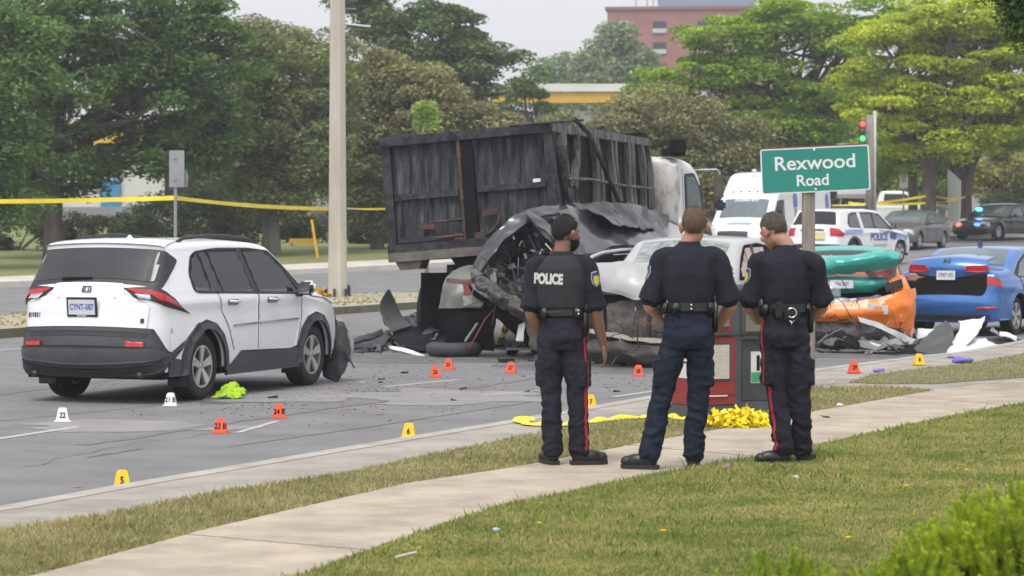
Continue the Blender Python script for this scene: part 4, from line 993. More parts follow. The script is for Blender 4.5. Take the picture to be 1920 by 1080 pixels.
# ------------------------------------------------------------------ sedans
def sedan(name, label, loc, phi, paint_, prof=None, L=4.7, W0=.9, H=1.45, glassm=None, group=None, cat='car', spokes=5, **k):
    h = H/1.45
    prof = prof or [(.12, .24, .1, .03), (.02, .42, .22, .07), (.0, .55, .24, .08), (.06, .72, .2, .07), (.10, .90, .14, .07), (.14, 1.02, .10, .06), (.25, 1.06*h, .10, .04), (.62, 1.08*h, .10, .04), (.80, 1.11*h, .10, .05), (1.15, 1.28*h, .09, .06), (1.5, 1.41*h, .09, .04),
                    (2.0, 1.45*h, .09, .03), (2.5, 1.42*h, .09, .035), (2.75, 1.36*h, .09, .05), (3.1, 1.17*h, .09, .07), (3.45, .98*h, .09, .06), (3.55, .95, .12, .05), (4.1, .86, .14, .05), (L-.25, .74, .18, .06), (L-.06, .62, .22, .09), (L, .48, .22, .09), (L-.04, .32, .2, .06), (L-.2, .22, .1, .03)]
    c = Car(name, label, cat, loc, phi, L, W0, .92, .34, prof, (.98, L-.92), rw=.325, group=group, **k)
    c.shell(paint_, z0=.27); gm_ = glassm or glass
    for sg in (1, -1):
        c.spatch('window_trim', roundpoly([(.86, 1.02), (1.05, .95), (3.25, .90), (3.30, .94), (3.0, 1.12*h), (2.7, 1.30*h), (2.3, 1.365*h), (1.7, 1.35*h), (1.25, 1.22*h)], .05), blackp, .004, .01, side=sg)
        c.spatch('door_glass', [(1.02, .985), (1.98, .965), (1.98, 1.335*h), (1.7, 1.325*h), (1.32, 1.21*h)], gm_, .008, .006, side=sg)
        c.spatch('door_glass', [(2.08, .963), (3.13, .94), (2.92, 1.12*h), (2.66, 1.275*h), (2.08, 1.34*h)], gm_, .008, .006, side=sg)
        c.spatch('rear_door', roundpoly([(1.28, .30), (2.0, .30), (2.02, .94), (1.12, .96), (1.2, .7)], .04), paint_, .005, .006, side=sg)
        c.spatch('front_door', roundpoly([(2.03, .30), (3.05, .30), (3.18, .9), (2.05, .94)], .04), paint_, .005, .006, side=sg)
        for u in (1.5, 2.5): c.spatch('door_handle', roundpoly([(u-.0, .80), (u+.18, .80), (u+.18, .83), (u, .83)], .01), paint_, .03, .03, side=sg)
        c.tpatch('headlight', roundpoly(c.front([(.48, .60), (.50, .72), (.92, .74), (.95, .64)]), .03), clearl, .008, .01, mirror=sg < 0)
        c.tpatch('tail_lamp', roundpoly(c.rear([(.45, .82), (.42, .95), (.92, .98), (1.02, .84)]), .03), redl, .01, .012, mirror=sg < 0)
    c.seamline([(2.015, .3), (2.035, .94)]); c.seamline([(3.07, .3), (3.2, .9)]); c.seamline([(1.26, .32), (1.18, .7), (1.1, .95)])
    c.tpatch('windscreen', roundpoly([(-.68, c.t_top(3.36)), (.68, c.t_top(3.36)), (.56, c.t_top(2.72)), (-.56, c.t_top(2.72))], .05), gm_, .006, .006)
    c.tpatch('rear_window', roundpoly([(-.56, c.t_top(1.42)), (.56, c.t_top(1.42)), (.68, c.t_top(.86)), (-.68, c.t_top(.86))], .05), gm_, .006, .006)
    c.tpatch('grille', roundpoly(c.front([(-.42, .44), (-.45, .62), (.45, .62), (.42, .44)]), .03), blackp, .006, .01)
    c.tpatch('air_intake', roundpoly(c.front([(-.6, .28), (-.6, .38), (.6, .38), (.6, .28)]), .02), blackp, .006, .01)
    c.wheels(.21, spokes, rimr=.66); c.mirrors(3.02, 1.0, blackp if k.get('dark') else paint_, (.18, .12, .12))
    return c
# blue sedan with popped trunk lid
bluep = pm('blue_car_paint', (.03, .14, .42), .22, .25, var=.05, coat=.7, scale=1)
c = sedan('blue_sedan', 'bright blue sedan with its trunk lid popped open at the right edge', (8.24, 45.6, 0), R(30), bluep, L=4.57, W0=.9, glassm=glassl)
c.tpatch('trunk_dark_patch', roundpoly(c.rear([(-.62, .64), (-.68, .80), (-.66, 1.04), (.66, 1.04), (.68, .80), (.62, .64)]), .05), under, .012, .006)  # flat black patch stands in for the dark inside the trunk
MB().box((.28, -2.17, .70), (.42, .03, .10)).build('trunk_trim_board', pm('brown_board', (.16, .08, .04), .8), c.root)
MB().box((-.12, -2.19, .72), (.12, .03, .09)).build('trunk_latch', greyp, c.root)
lid = bpy.data.objects.new('trunk_lid', None); COL.objects.link(lid); lid.parent = c.root; lid.location = (0, -2.12, .8)
V, F = grid_sheet([[(-.52, .02, .02), (0, -.06, .0), (.52, .02, .02)], [(-.66, -.02, .12), (0, -.12, .12), (.66, -.02, .12)], [(-.70, -.03, .30), (0, -.16, .30), (.70, -.03, .30)], [(-.66, .02, .40), (0, -.10, .43), (.66, .02, .40)], [(-.62, .12, .46), (0, .04, .51), (.62, .12, .46)], [(-.60, .55, .50), (0, .5, .55), (.60, .55, .50)]], 26, 22, 0, 1, 1, .03)
obj('lid_panel', V, F, bluep, lid, True)
for sg in (1, -1):
    mb = MB(); m = [(.30, .27), (.36, .36), (.66, .37), (.70, .28), (.55, .25)]
    def lm(x, z): return Vector((sg*x, -.165+.14*(x/.7)**2-.012, z))
    o = mb.prism(m, 0, .03, lambda x, z, h: lm(x, z)+Vector((0, h, 0))).build('tail_lamp', redl, lid)
plate(lid, (0, -.16, .20), (R(-4), 0, 0), 'CPKB 472', None, .32, .15, False, pm('plate_grey', (.12, .14, .25), .5))
mb = MB(); V, F = textmesh('H', .13, .012); obj('emblem', [Vector((v.x*1.2+v.y*.3, -.125, .42+v.y*.8)) for v in V], F, chrome, lid)
V, F = textmesh('ELANTRA', .04, .002); obj('badge_text', [Vector((v.x-.42, -.105, .16+v.y)) for v in V], F, chrome, lid)
c.tpatch('reflector', c.rear([(.52, .42), (.86, .42), (.86, .45), (.52, .45)]), redl, .012, .01); c.tpatch('reflector', c.rear([(-.52, .42), (-.86, .42), (-.86, .45), (-.52, .45)]), redl, .012, .01)
c.tpatch('lower_valance', c.rear([(-.7, .25), (-.72, .34), (.72, .34), (.7, .25)]), greyp, .012, .01)
MB().prism([(0, 0), (.14, 0), (.14, .03), (.10, .10), (.05, .10)], -.02, .02, lambda x, y, h: c.strip(h, c.t_top(1.55+x), y)).build('antenna_fin', pm('dark_blue_plastic', (.01, .03, .1), .4), c.root)

# ------------------------------------------------------------------ crushed orange and teal taxi
orng = pm('orange_car_paint', (.80, .20, .015), .35, var=.08, coat=.3, scale=3)
teal = pm('teal_car_paint', (.03, .33, .28), .35, var=.08, coat=.3, scale=3)
c = sedan('crushed_taxi', 'orange and teal taxi with its rear end crushed in behind the officers', (5.2, 41.6, 0), R(9), orng, L=4.5, W0=.92,
          prof=[(.42, .30, .1, .02), (.40, .5, .14, .02), (.42, .70, .12, .02), (.50, .84, .1, .02), (.60, 1.0, .08, .02), (.85, 1.10, .08, .03), (1.15, 1.28, .09, .06), (1.5, 1.43, .09, .04), (2.0, 1.47, .09, .03), (2.5, 1.42, .09, .035), (2.75, 1.36, .09, .05), (3.1, 1.17, .09, .07), (3.45, .98, .09, .06), (3.55, .95, .12, .05), (4.1, .86, .14, .05), (4.25, .74, .18, .06), (4.44, .62, .22, .09), (4.5, .48, .22, .09), (4.4, .25, .1, .03)])
c.tpatch('teal_roof', [(-.62, c.t_top(1.4)), (.62, c.t_top(1.4)), (.62, c.t_top(2.6)), (-.62, c.t_top(2.6))], teal, .012, .01)
c.tpatch('crush_dark_patch', c.rear([(-.85, .33), (-.85, .95), (.85, .95), (.85, .33)]), under, .015, .01)  # flat black patch stands in for the dark of the crushed hollow
y0 = -2.25
def tx(name, ctrl, mat, amp=.02, seed=1, nu=16, nv=24, fold=0., thick=.004): V, F = grid_sheet(ctrl, nu, nv, amp*1.0, 5, seed, thick, fold+.022); return autosmooth(obj(name, V, F, mat, c.root, True), 16)
tx('folded_trunk_lid', [[(-.95, y0+.75, 1.30), (-.4, y0+.7, 1.33), (.2, y0+.7, 1.36), (.62, y0+.75, 1.42), (.84, y0+.8, 1.38)], [(-.98, y0+.28, 1.30), (-.4, y0+.2, 1.34), (.2, y0+.15, 1.36), (.62, y0+.22, 1.44), (.86, y0+.35, 1.40)], [(-.98, y0+.02, 1.18), (-.4, y0-.02, 1.22), (.2, y0-.08, 1.28), (.6, y0+.0, 1.36), (.86, y0+.1, 1.34)], [(-.98, y0+.05, 1.04), (-.4, y0+.04, 1.05), (.2, y0+.04, 1.10), (.55, y0+.08, 1.17), (.84, y0+.15, 1.24)]], teal, .020, 4, fold=.015)
tx('rear_panel', [[(-.92, y0+.22, 1.02), (-.3, y0+.12, 1.05), (.3, y0+.12, 1.07), (.70, y0+.2, 1.06)], [(-.92, y0+.20, .90), (-.3, y0+.08, .92), (.3, y0+.08, .93), (.66, y0+.16, .95)], [(-.90, y0+.24, .80), (-.3, y0+.14, .80), (.3, y0+.14, .82), (.5, y0+.2, .85)]], teal, .012, 6)
plate(c.root, (.02, y0+.02, .955), (R(-2), 0, R(2)), '8HX 2017', None, .34, .12, False, pm('plate_grey', (.12, .14, .25), .5))
MB().box((-.26, y0+.035, .945), (.13, .02, .13)).build('yellow_reflector', pm('lamp_yellow', (.6, .5, .02), .3), c.root, bevel=.006)
o = tx('tail_lamp', [[(.44, y0+.06, 1.13), (.58, y0+.06, 1.15), (.76, y0+.14, 1.16)], [(.50, y0+.05, 1.07), (.60, y0+.03, 1.06), (.74, y0+.12, 1.07)]], pm('cracked_red_lamp', (.16, .012, .015), .3, var=.4, scale=30), .012, 8, 10, 10)
tx('lamp_housing', [[(.28, y0+.10, 1.22), (.5, y0+.09, 1.25), (.84, y0+.2, 1.28)], [(.40, y0+.09, 1.06), (.56, y0+.08, 1.04), (.80, y0+.2, 1.04)]], pm('lamp_silver', (.20, .20, .21), .35, .5), .012, 9, 8, 10)
tx('torn_quarter_panel', [[(.66, y0+.25, 1.15), (.82, y0+.3, 1.10), (.93, y0+.7, 1.05)], [(.72, y0+.12, .95), (.98, y0+.2, .90), (1.02, y0+.7, .85)], [(.76, y0+.06, .78), (1.05, y0+.15, .74), (1.03, y0+.7, .65)]], orng, .02, 12)
tx('orange_bumper', [[(-.98, y0+.05, .62), (-.5, y0-.12, .66), (.1, y0-.18, .69), (.6, y0-.14, .76), (.95, y0-.02, .88), (1.10, y0+.25, .90)], [(-.98, y0+.0, .50), (-.5, y0-.2, .52), (.1, y0-.26, .52), (.6, y0-.22, .56), (.98, y0-.08, .62), (1.10, y0+.2, .62)], [(-.98, y0+.02, .40), (-.5, y0-.14, .40), (.1, y0-.2, .40), (.55, y0-.16, .38), (.94, y0-.04, .26), (1.04, y0+.2, .12)]], orng, .02, 14, 18, 30)
plate(c.root, (.55, y0-.235, .60), (R(4), R(5), R(8)), 'A517', None, .30, .13, False, pm('plate_grey', (.12, .14, .25), .5))
MB().box((.78, y0+.04, .94), (.26, .06, .12), Matrix.Rotation(R(-18), 3, 'Y')).crumple(.02, 8, 3).build('broken_lamp', blackp, c.root)
tx('white_bumper_strip', [[(.26, y0-.36, .48), (.55, y0-.38, .41), (.82, y0-.36, .28), (1.10, y0-.33, .15)], [(.30, y0-.37, .40), (.55, y0-.39, .33), (.80, y0-.37, .20), (1.04, y0-.34, .08)]], pm('white_torn_plastic', (.6, .61, .62), .5), .006, 15, 6, 20)
tx('bumper_underlayer', [[(-.98, y0-.05, .40), (-.3, y0-.15, .40), (.4, y0-.18, .36), (1.0, y0-.1, .2)], [(-.98, y0-.12, .20), (-.3, y0-.24, .22), (.4, y0-.25, .18), (1.0, y0-.15, .05)], [(-.98, y0-.05, .05), (-.3, y0-.1, .06), (.4, y0-.12, .05), (1.0, y0-.05, .02)]], blackp, .05, 17, 20, 30)
tx('exposed_beam', [[(-.9, y0+.05, .76), (0, y0-.03, .74), (.8, y0+.05, .80)], [(-.9, y0+.03, .70), (0, y0-.05, .67), (.8, y0+.03, .73)]], MATS['lamp_silver'], .03, 19, 6, 20)
taxi = c

# ------------------------------------------------------------------ grey sedan and black police car
gry = pm('grey_car_paint', (.13, .13, .135), .3, .3, var=.05, coat=.5)
sedan('grey_sedan', 'dark grey sedan parked just behind the white police SUV', (15.15, 101.4, g(101.4)), R(180+27), gry, L=4.8, glassm=glassl)
blk = pm('black_car_paint', (.018, .019, .023), .22, var=.1, coat=.6)
c = sedan('black_police_car', 'black unmarked police car with red and blue lights at the far right', (20.4, 111.8, g(111.8)), R(180+40), blk, L=5.0, W0=.95, H=1.5, glassm=glassl)
def lampb(name, loc, col, par, s_=.07):
    o = MB().ball(loc, s_, sc=(1.5, .6, .7)).build(name, pm(name, tuple(x*.5 for x in col), .3, emit=col, es=5.), par, True)
lampb('red_light', (.42, 2.5, .62), (1, .06, .05), c.root, .10); lampb('blue_light', (-.42, 2.5, .62), (.05, .12, 1), c.root, .10); lampb('dash_blue_light', (.35, 1.0, 1.26), (.05, .35, 1), c.root, .11)
plate(c.root, (.0, 2.53, .42), (0, 0, math.pi), 'POL', None, .32, .16, False)

# ------------------------------------------------------------------ police SUV
c = Car('police_suv', 'white police SUV with blue side markings behind the crushed taxi', 'police car', (11.0, 86.6, g(86.6)+.06), R(37), 5.0, .98, 1.12, .28,
        [(.12, .3, .12, .03), (.02, .45, .2, .07), (0, .62, .22, .08), (.05, .8, .18, .07), (.08, 1.0, .14, .06), (.12, 1.15, .12, .06), (.28, 1.4, .09, .06), (.42, 1.66, .07, .05), (.5, 1.71, .06, .04), (1.0, 1.75, .09, .03), (2.0, 1.76, .09, .03), (2.7, 1.72, .09, .04), (2.95, 1.66, .09, .05), (3.3, 1.42, .08, .07), (3.7, 1.16, .08, .07), (3.8, 1.12, .12, .05), (4.4, 1.05, .14, .05), (4.85, .92, .18, .06), (4.98, .7, .2, .09), (5, .5, .2, .08), (4.85, .3, .12, .03)], (1.05, 4.07), rw=.38)
c.shell(whitep, z0=.33)
navy = pm('navy_decal', (.05, .09, .28), .4); navyl = pm('pale_blue_decal', (.25, .33, .55), .4)
for sg in (1, -1):
    c.spatch('window_trim', roundpoly([(.72, 1.30), (.8, 1.17), (3.45, 1.12), (3.5, 1.15), (3.15, 1.42), (2.85, 1.62), (2.2, 1.67), (1.2, 1.66), (.9, 1.60)], .05), blackp if sg < 0 else blackp, .004, .01, side=sg)
    for gp in ([(.80, 1.31), (.86, 1.2), (1.55, 1.19), (1.45, 1.62), (.98, 1.58)], [(1.68, 1.19), (2.35, 1.18), (2.3, 1.63), (1.58, 1.62)], [(2.45, 1.18), (3.36, 1.155), (3.08, 1.40), (2.8, 1.58), (2.43, 1.63)]): c.spatch('door_glass', gp, pm('grey_tinted_glass', (.09, .095, .10), .1, spec=.7), .008, .006, side=sg)
    c.spatch('pillar_panel', [(1.5, 1.16), (1.68, 1.16), (1.60, 1.66), (1.42, 1.66)], whitep, .012, .008, side=sg)
    c.spatch('blue_stripe', [(.45, .95), (1.5, .95), (1.6, 1.02), (1.6, 1.10), (.5, 1.10)], navyl, .007, .003, side=sg); c.spatch('blue_stripe', [(3.35, .85), (4.5, .72), (4.7, .88), (3.35, 1.05)], navyl, .007, .003, side=sg)
    c.spatch('navy_stripe', [(3.35, .80), (3.75, .76), (3.75, 1.0), (3.35, 1.03)], navy, .010, .003, side=sg)
    c.spatch('arch_trim', [(1.05+.52*math.cos(t), .38+.52*math.sin(t)) for t in np.linspace(0, math.pi, 12)]+[(1.05+.44*math.cos(t), .38+.44*math.sin(t)) for t in np.linspace(math.pi, 0, 12)], blackp, .01, .01, side=sg)
    c.spatch('sill', [(1.6, .33), (3.5, .33), (3.5, .42), (1.6, .42)], blackp, .01, .01, side=sg)
    V, F = textmesh('POLICE', .34, .012); V = [v if sg > 0 else Vector((-v.x, v.y, 0)) for v in V]
    obj('police_lettering', [c.side(2.62+v.x, .86+v.y, .012, sg) for v in V], F, navy, c.root)
    V, F = textmesh('Peel Regional', .12, .004); V = [v if sg > 0 else Vector((-v.x, v.y, 0)) for v in V]; obj('small_lettering', [c.side(3.0+v.x, 1.04+v.y, .012, sg) for v in V], F, navy, c.root)
    V, F = textmesh('A SAFER COMMUNITY', .09, .003); V = [v if sg > 0 else Vector((-v.x, v.y, 0)) for v in V]; obj('small_lettering', [c.side(2.7+v.x, .60+v.y, .012, sg) for v in V], F, pm('grey_print', (.33, .33, .35), .7), c.root)
    c.tpatch('tail_lamp', roundpoly(c.rear([(.66, .88), (.62, 1.12), (.95, 1.15), (1.22, 1.10), (1.20, .92), (1.0, .86)]), .03), redl, .012, .015, mirror=sg < 0)
c.tpatch('rear_glass', roundpoly(c.rear([(-.80, 1.20), (-.66, 1.62), (.66, 1.62), (.80, 1.20)]), .05), glass, .008, .01)
c.tpatch('rear_bumper', c.rear([(-1.1, .35), (-1.1, .62), (1.1, .62), (1.1, .35)]), blackp, .02, .02)
c.tpatch('handle_bar', roundpoly(c.rear([(-.45, 1.02), (-.4, 1.08), (.4, 1.08), (.45, 1.02)]), .02), blackp, .012, .01)
c.tpatch('yellow_decal', c.rear([(.0, .78), (.0, 1.0), (.5, 1.0), (.5, .78)]), pm('pale_yellow_decal', (.62, .52, .24), .5), .010, .003)
c.tpatch('green_lettering', c.rear([(.05, .72), (.05, .77), (.5, .77), (.5, .72)]), pm('green_print', (.05, .25, .18), .5), .010, .003)
c.tpatch('windscreen', roundpoly([(-.72, c.t_top(3.65)), (.72, c.t_top(3.65)), (.62, c.t_top(3.0)), (-.62, c.t_top(3.0))], .05), glass, .006, .006)
MB().box((0, -.1, 1.82), (1.25, .3, .09)).build('light_bar', pm('lightbar_dark', (.04, .045, .07), .2), c.root, bevel=.02)
c.wheels(.24, 5); c.mirrors(3.4, 1.2, blackp, (.2, .14, .17))

# ------------------------------------------------------------------ ambulance van
c = Car('ambulance_van', 'tall white ambulance van behind the street sign', 'ambulance', (8.8, 92.8, g(92.8)), R(180+26), 6.0, 1.15, 1.25, .06,
        [(.1, .35, .1, .02), (.02, .6, .12, .02), (.0, 1.2, .12, .02), (.02, 2.2, .12, .02), (.08, 2.80, .1, .03), (.2, 2.92, .1, .03), (1, 2.96, .12, .03), (3.6, 2.96, .12, .03), (4.15, 2.84, .14, .04), (4.5, 2.42, .14, .06), (4.75, 2.08, .10, .07), (5.3, 1.28, .10, .08), (5.4, 1.2, .12, .06), (5.8, 1.06, .16, .07), (5.95, .85, .2, .08), (6.0, .6, .2, .08), (5.95, .4, .16, .05), (5.8, .32, .1, .03)], (1.0, 5.05), rw=.36)
c.shell(whitep, z0=.36)
c.tpatch('windscreen', roundpoly([(-.84, c.t_top(5.24)), (.84, c.t_top(5.24)), (.80, c.t_top(4.80)), (-.80, c.t_top(4.80))], .06), glassl, .008, .01)
for k in range(5): 
    MB().ball(c.strip(-.6+.3*k, c.t_top(4.62), .0), .035).build('marker_light', blackp, c.root, True)
MB().ball((-.4, 1.3, 2.98), .12, sc=(1.4, 1, .6)).build('roof_beacon', pm('beacon_white', (.6, .62, .66), .3), c.root, True); MB().ball((.0, 1.3, 3.0), .09, sc=(1, 1, .8)).build('roof_beacon', MATS['beacon_white'], c.root, True)
for sg in (1, -1):
    c.spatch('door_glass', roundpoly([(4.2, 1.38), (5.15, 1.32), (4.75, 1.98), (4.2, 2.02)], .06), pm('blue_dark_glass', (.03, .045, .09), .08, spec=.7), .008, .01, side=sg)
    for u in (3.3, .55):
        e = c.spatch('crest', roundpoly([(u-.16, 1.75), (u+.16, 1.75), (u+.18, 2.1), (u+.1, 2.25), (u-.1, 2.25), (u-.18, 2.1)], .06), pm('crest_blue', (.12, .18, .42), .5), .008, .004, side=sg)
        c.spatch('crest_staff', [(u-.09, 1.42), (u+.09, 1.42), (u+.11, 1.74), (u-.11, 1.74)], pm('crest_olive', (.30, .32, .20), .6), .008, .004, side=sg)
    c.spatch('side_lettering', [(2.3, 1.6), (2.7, 1.6), (2.7, 1.7), (2.3, 1.7)], navyl, .008, .003, side=sg)
    c.tpatch('headlight', roundpoly(c.front([(.6, .82), (.62, 1.0), (.95, 1.02), (.98, .82)]), .03), clearl, .01, .01, mirror=sg < 0)
    MB().box((sg*1.22, 1.95, 1.62), (.16, .12, .38)).build('mirror', blackp, c.root, True, bevel=.03); MB().box((sg*1.12, 1.95, 1.5), (.14, .05, .05)).build('mirror_arm', blackp, c.root)
c.tpatch('grille', roundpoly(c.front([(-.55, .55), (-.55, .85), (.55, .85), (.55, .55)]), .03), blackp, .01, .01)
c.tpatch('hood_lettering', c.front([(-.5, 1.1), (-.5, 1.17), (.35, 1.17), (.35, 1.1)]), navyl, .008, .003)
V, F = textmesh('PARAMEDIC', .16, .006); obj('windscreen_lettering', [c.strip(v.x, c.t_top(4.84)-v.y, .02) for v in V], F, wht, c.root)
c.wheels(.24, 5)
c.root.scale = (1, 1.22, 1); c.root.location += Vector((.55*.44, .55*.9, 0))
# white pickup behind the trunks
c = Car('white_pickup', 'white pickup truck parked beyond the taped off trees', 'truck', ((1672-960)*132/FPX, 132, g(132)), R(95), 5.4, .95, 1.1, .3,
        [(.05, .45, .08, .02), (.0, .8, .08, .02), (.02, 1.15, .06, .02), (1.9, 1.16, .06, .0), (1.95, 1.2, .06, .02), (2.15, 1.75, .08, .03), (2.8, 1.8, .09, .03), (3.4, 1.75, .09, .03), (3.9, 1.25, .09, .06), (4.1, 1.18, .1, .05), (5.1, 1.08, .14, .05), (5.35, .8, .16, .06), (5.35, .45, .1, .03)], (1.1, 4.5), rw=.38)
c.shell(whitep, z0=.42)
for sg in (1, -1): c.spatch('door_glass', roundpoly([(2.25, 1.2), (3.8, 1.18), (3.35, 1.65), (2.3, 1.66)], .05), glass, .006, .008, side=sg)
c.wheels(.24, 5)
# ================================================================== CRUSHED WHITE CAR
silw = pm('silver_white_paint', (.37, .37, .37), .3, var=.04, coat=.5, scale=1)
grime = pm('grimy_metal', (.06, .058, .055), .75, col2=(.16, .145, .125), scale=9, bump=.6, bscale=30, detail=10)
curt = pm('airbag_cloth', (.50, .42, .39), .9, var=.1, scale=5, bump=.5, bscale=9)
c = Car('crushed_white_car', 'white car facing us with crumpled hood and torn off front behind the officers', 'car', (2.47, 36.35, 0), R(198), 4.1, .89, 1.10, .26,
        [(.1, .3, .1, .03), (0, .5, .2, .06), (.02, .8, .2, .06), (.08, 1.05, .14, .06), (.2, 1.35, .1, .05), (.35, 1.56, .08, .04), (.6, 1.63, .09, .03), (1.3, 1.66, .09, .03), (2.0, 1.64, .09, .03), (2.35, 1.60, .09, .05), (2.65, 1.45, .09, .07), (3.15, 1.18, .09, .07), (3.25, 1.13, .1, .05), (3.7, 1.05, .1, .04), (3.95, .98, .1, .04), (4.0, .85, .1, .03), (4.0, .5, .1, .03), (3.9, .3, .1, .03)],
        (.85, 3.3), rw=.33)
c.shell(silw, z0=.28)
for sg in (1, -1):
    c.spatch('window_dark_fill', roundpoly([(.5, 1.30), (.55, 1.14), (3.0, 1.10), (2.60, 1.40), (2.25, 1.565), (1.4, 1.59), (.7, 1.54)], .08), under, .004, .01, side=sg)  # black patch stands in for the dark cabin behind the windows
    for u0, u1 in ((1.15, 1.75), (1.95, 2.75)):
        V = []; F = []; m = 16
        for k in range(m):
            u = u0+(u1-u0)*k/(m-1); zt = 1.53-(max(0, u-2.2))*.5; wv = .025*math.sin(k*1.9)+.012*math.sin(k*.7)
            for z in (zt, (zt+1.12)/2, 1.12+.04*math.sin(k)): V.append(c.side(u, z, .012+wv*(1 if z < zt else .2), sg))
        for k in range(m-1):
            for q in (0, 1): F.append((k*3+q, k*3+q+1, k*3+q+4, k*3+q+3))
        obj('curtain_airbag', V, F, curt, c.root, True)
    c.spatch('pillar', [(1.80, 1.12), (1.92, 1.12), (1.92, 1.58), (1.80, 1.58)], blackp, .022, .01, side=sg)
    V, F = grid_sheet([[c.side(u, z, .012+.03*math.sin(u*5)*math.sin(z*6), sg) for z in (1.08, .85, .6, .36)] for u in (1.4, 1.8, 2.2, 2.7, 2.95)], 22, 16, .02, 5, 3+sg, .004)
    obj('dented_door', V, F, pm('scuffed_grey_panel', (.14, .15, .16), .5, col2=(.26, .27, .28), scale=5, detail=9), c.root, True)
V, F = grid_sheet([[c.strip(q, c.t_top(u), .012) for q in (-.60, -.2, .2, .60)] for u in (2.38, 2.6, 2.9, 3.12)], 14, 14, .006, 5, 2, 0)
ws = obj('windscreen', V, F, pm('cracked_windscreen', (.11, .14, .14), .14, col2=(.28, .33, .31), scale=7, detail=12, spec=.8), c.root, True)
mb = MB()
for k in range(46):
    a = random.uniform(0, 6.28); l = random.uniform(.06, .3); u, q = 2.85+random.gauss(0, .08), .1+random.gauss(0, .15)
    u2, q2 = min(3.1, max(2.42, u+l*math.cos(a))), min(.56, max(-.56, q+l*math.sin(a)))
    mb.tube([c.strip(q, c.t_top(u), .016), c.strip(q2, c.t_top(u2), .016)], .0022, 3, False)
tag(mb.build('glass_cracks', pm('crack_white', (.6, .63, .62), .4), c.root), kind='stuff')
def lc(*p): return Vector(p)
fy = 1.95
V, F = grid_sheet([[lc(-.84, 1.15, 1.16), lc(-.4, 1.15, 1.20), lc(.1, 1.15, 1.22), lc(.5, 1.15, 1.20), lc(.84, 1.15, 1.16)],
                   [lc(-.92, 1.60, 1.26), lc(-.4, 1.62, 1.30), lc(.1, 1.66, 1.31), lc(.5, 1.64, 1.31), lc(.90, 1.62, 1.27)],
                   [lc(-.96, 1.98, 1.30), lc(-.4, 2.0, 1.325), lc(.1, 2.02, 1.33), lc(.5, 2.0, 1.325), lc(.90, 1.96, 1.31)],
                   [lc(-.98, 2.14, 1.14), lc(-.4, 2.16, 1.14), lc(.1, 2.22, 1.10), lc(.5, 2.18, 1.14), lc(.94, 2.08, 1.14)],
                   [lc(-.90, 2.22, 1.0), lc(-.4, 2.28, .92), lc(.1, 2.30, .87), lc(.5, 2.24, .92), lc(.90, 2.10, 1.0)]], 26, 30, .022, 3.2, 5, .004, .05)
hood = obj('crumpled_hood', V, F, pm('white_hood_paint', (.33, .33, .335), .35, var=.03, coat=.3), c.root, True)
autosmooth(hood, 14); mb = MB(); mb.box((0, 1.9, .62), (1.45, .3, .62)); mb.build('engine_bay', under, c.root)
V, F = grid_sheet([[lc(-.62, 2.08, .84), lc(0, 2.1, .86), lc(.62, 2.08, .84)], [lc(-.62, 2.10, .6), lc(0, 2.16, .6), lc(.62, 2.1, .6)], [lc(-.60, 2.06, .38), lc(0, 2.1, .36), lc(.62, 2.06, .38)]], 16, 26, .03, 4, 6, .01)
obj('radiator', V, F, grime, c.root, True)
mb = MB(); mb.bar((0.02, 2.18, .84), (.05, 2.18, .38), .07, .04); mb.build('hood_latch_bar', blackp, c.root)
mb = MB(); mb.bar((-.70, 2.1, .88), (-.72, 2.08, .34), .06, .06); mb.build('radiator_frame', grime, c.root)
mb = MB(); mb.bar((.70, 2.1, .88), (.70, 2.08, .36), .06, .06); mb.build('radiator_frame', grime, c.root)
V, F = grid_sheet([[lc(-.86, 2.16, .40), lc(-.3, 2.24, .38), lc(.3, 2.24, .42), lc(.85, 2.1, .50)], [lc(-.86, 2.2, .34), lc(-.3, 2.28, .32), lc(.3, 2.28, .36), lc(.85, 2.14, .45)]], 6, 30, .02, 5, 8, .02)
obj('bumper_beam', V, F, pm('beam_tan', (.26, .23, .19), .6, var=.2), c.root, True)
V, F = grid_sheet([[lc(-.9, 2.12, .34), lc(-.3, 2.26, .30), lc(.3, 2.26, .32), lc(.9, 2.1, .36)], [lc(-.9, 2.2, .18), lc(-.3, 2.32, .16), lc(.3, 2.32, .18), lc(.9, 2.16, .2)], [lc(-.88, 2.14, .05), lc(-.3, 2.2, .02), lc(.3, 2.2, .03), lc(.88, 2.1, .05)]], 18, 30, .05, 5, 9, .01)
obj('lower_bumper_wreck', V, F, pm('dark_brown_plastic', (.035, .03, .028), .6, var=.3, scale=12), c.root, True)
MB().box((.90, 2.0, .98), (.14, .1, .09)).build('broken_headlight', redl, c.root, True, bevel=.02); MB().box((.91, 2.06, .94), (.10, .05, .05)).build('lamp_reflector', clearl, c.root, bevel=.01)
c.wheels(.2, 5)
for sg in (1, -1):
    V, F = grid_sheet([[c.side(u, z, .02, sg)+Vector((sg*.02*math.sin(z*9), 0, 0)) for z in (1.05, .9, .76)] for u in (3.0, 3.4, 3.8, 4.05)], 14, 10, .03, 6, 12+sg, .006)
    obj('bent_fender', V, F, silw, c.root, True)
wcar = c

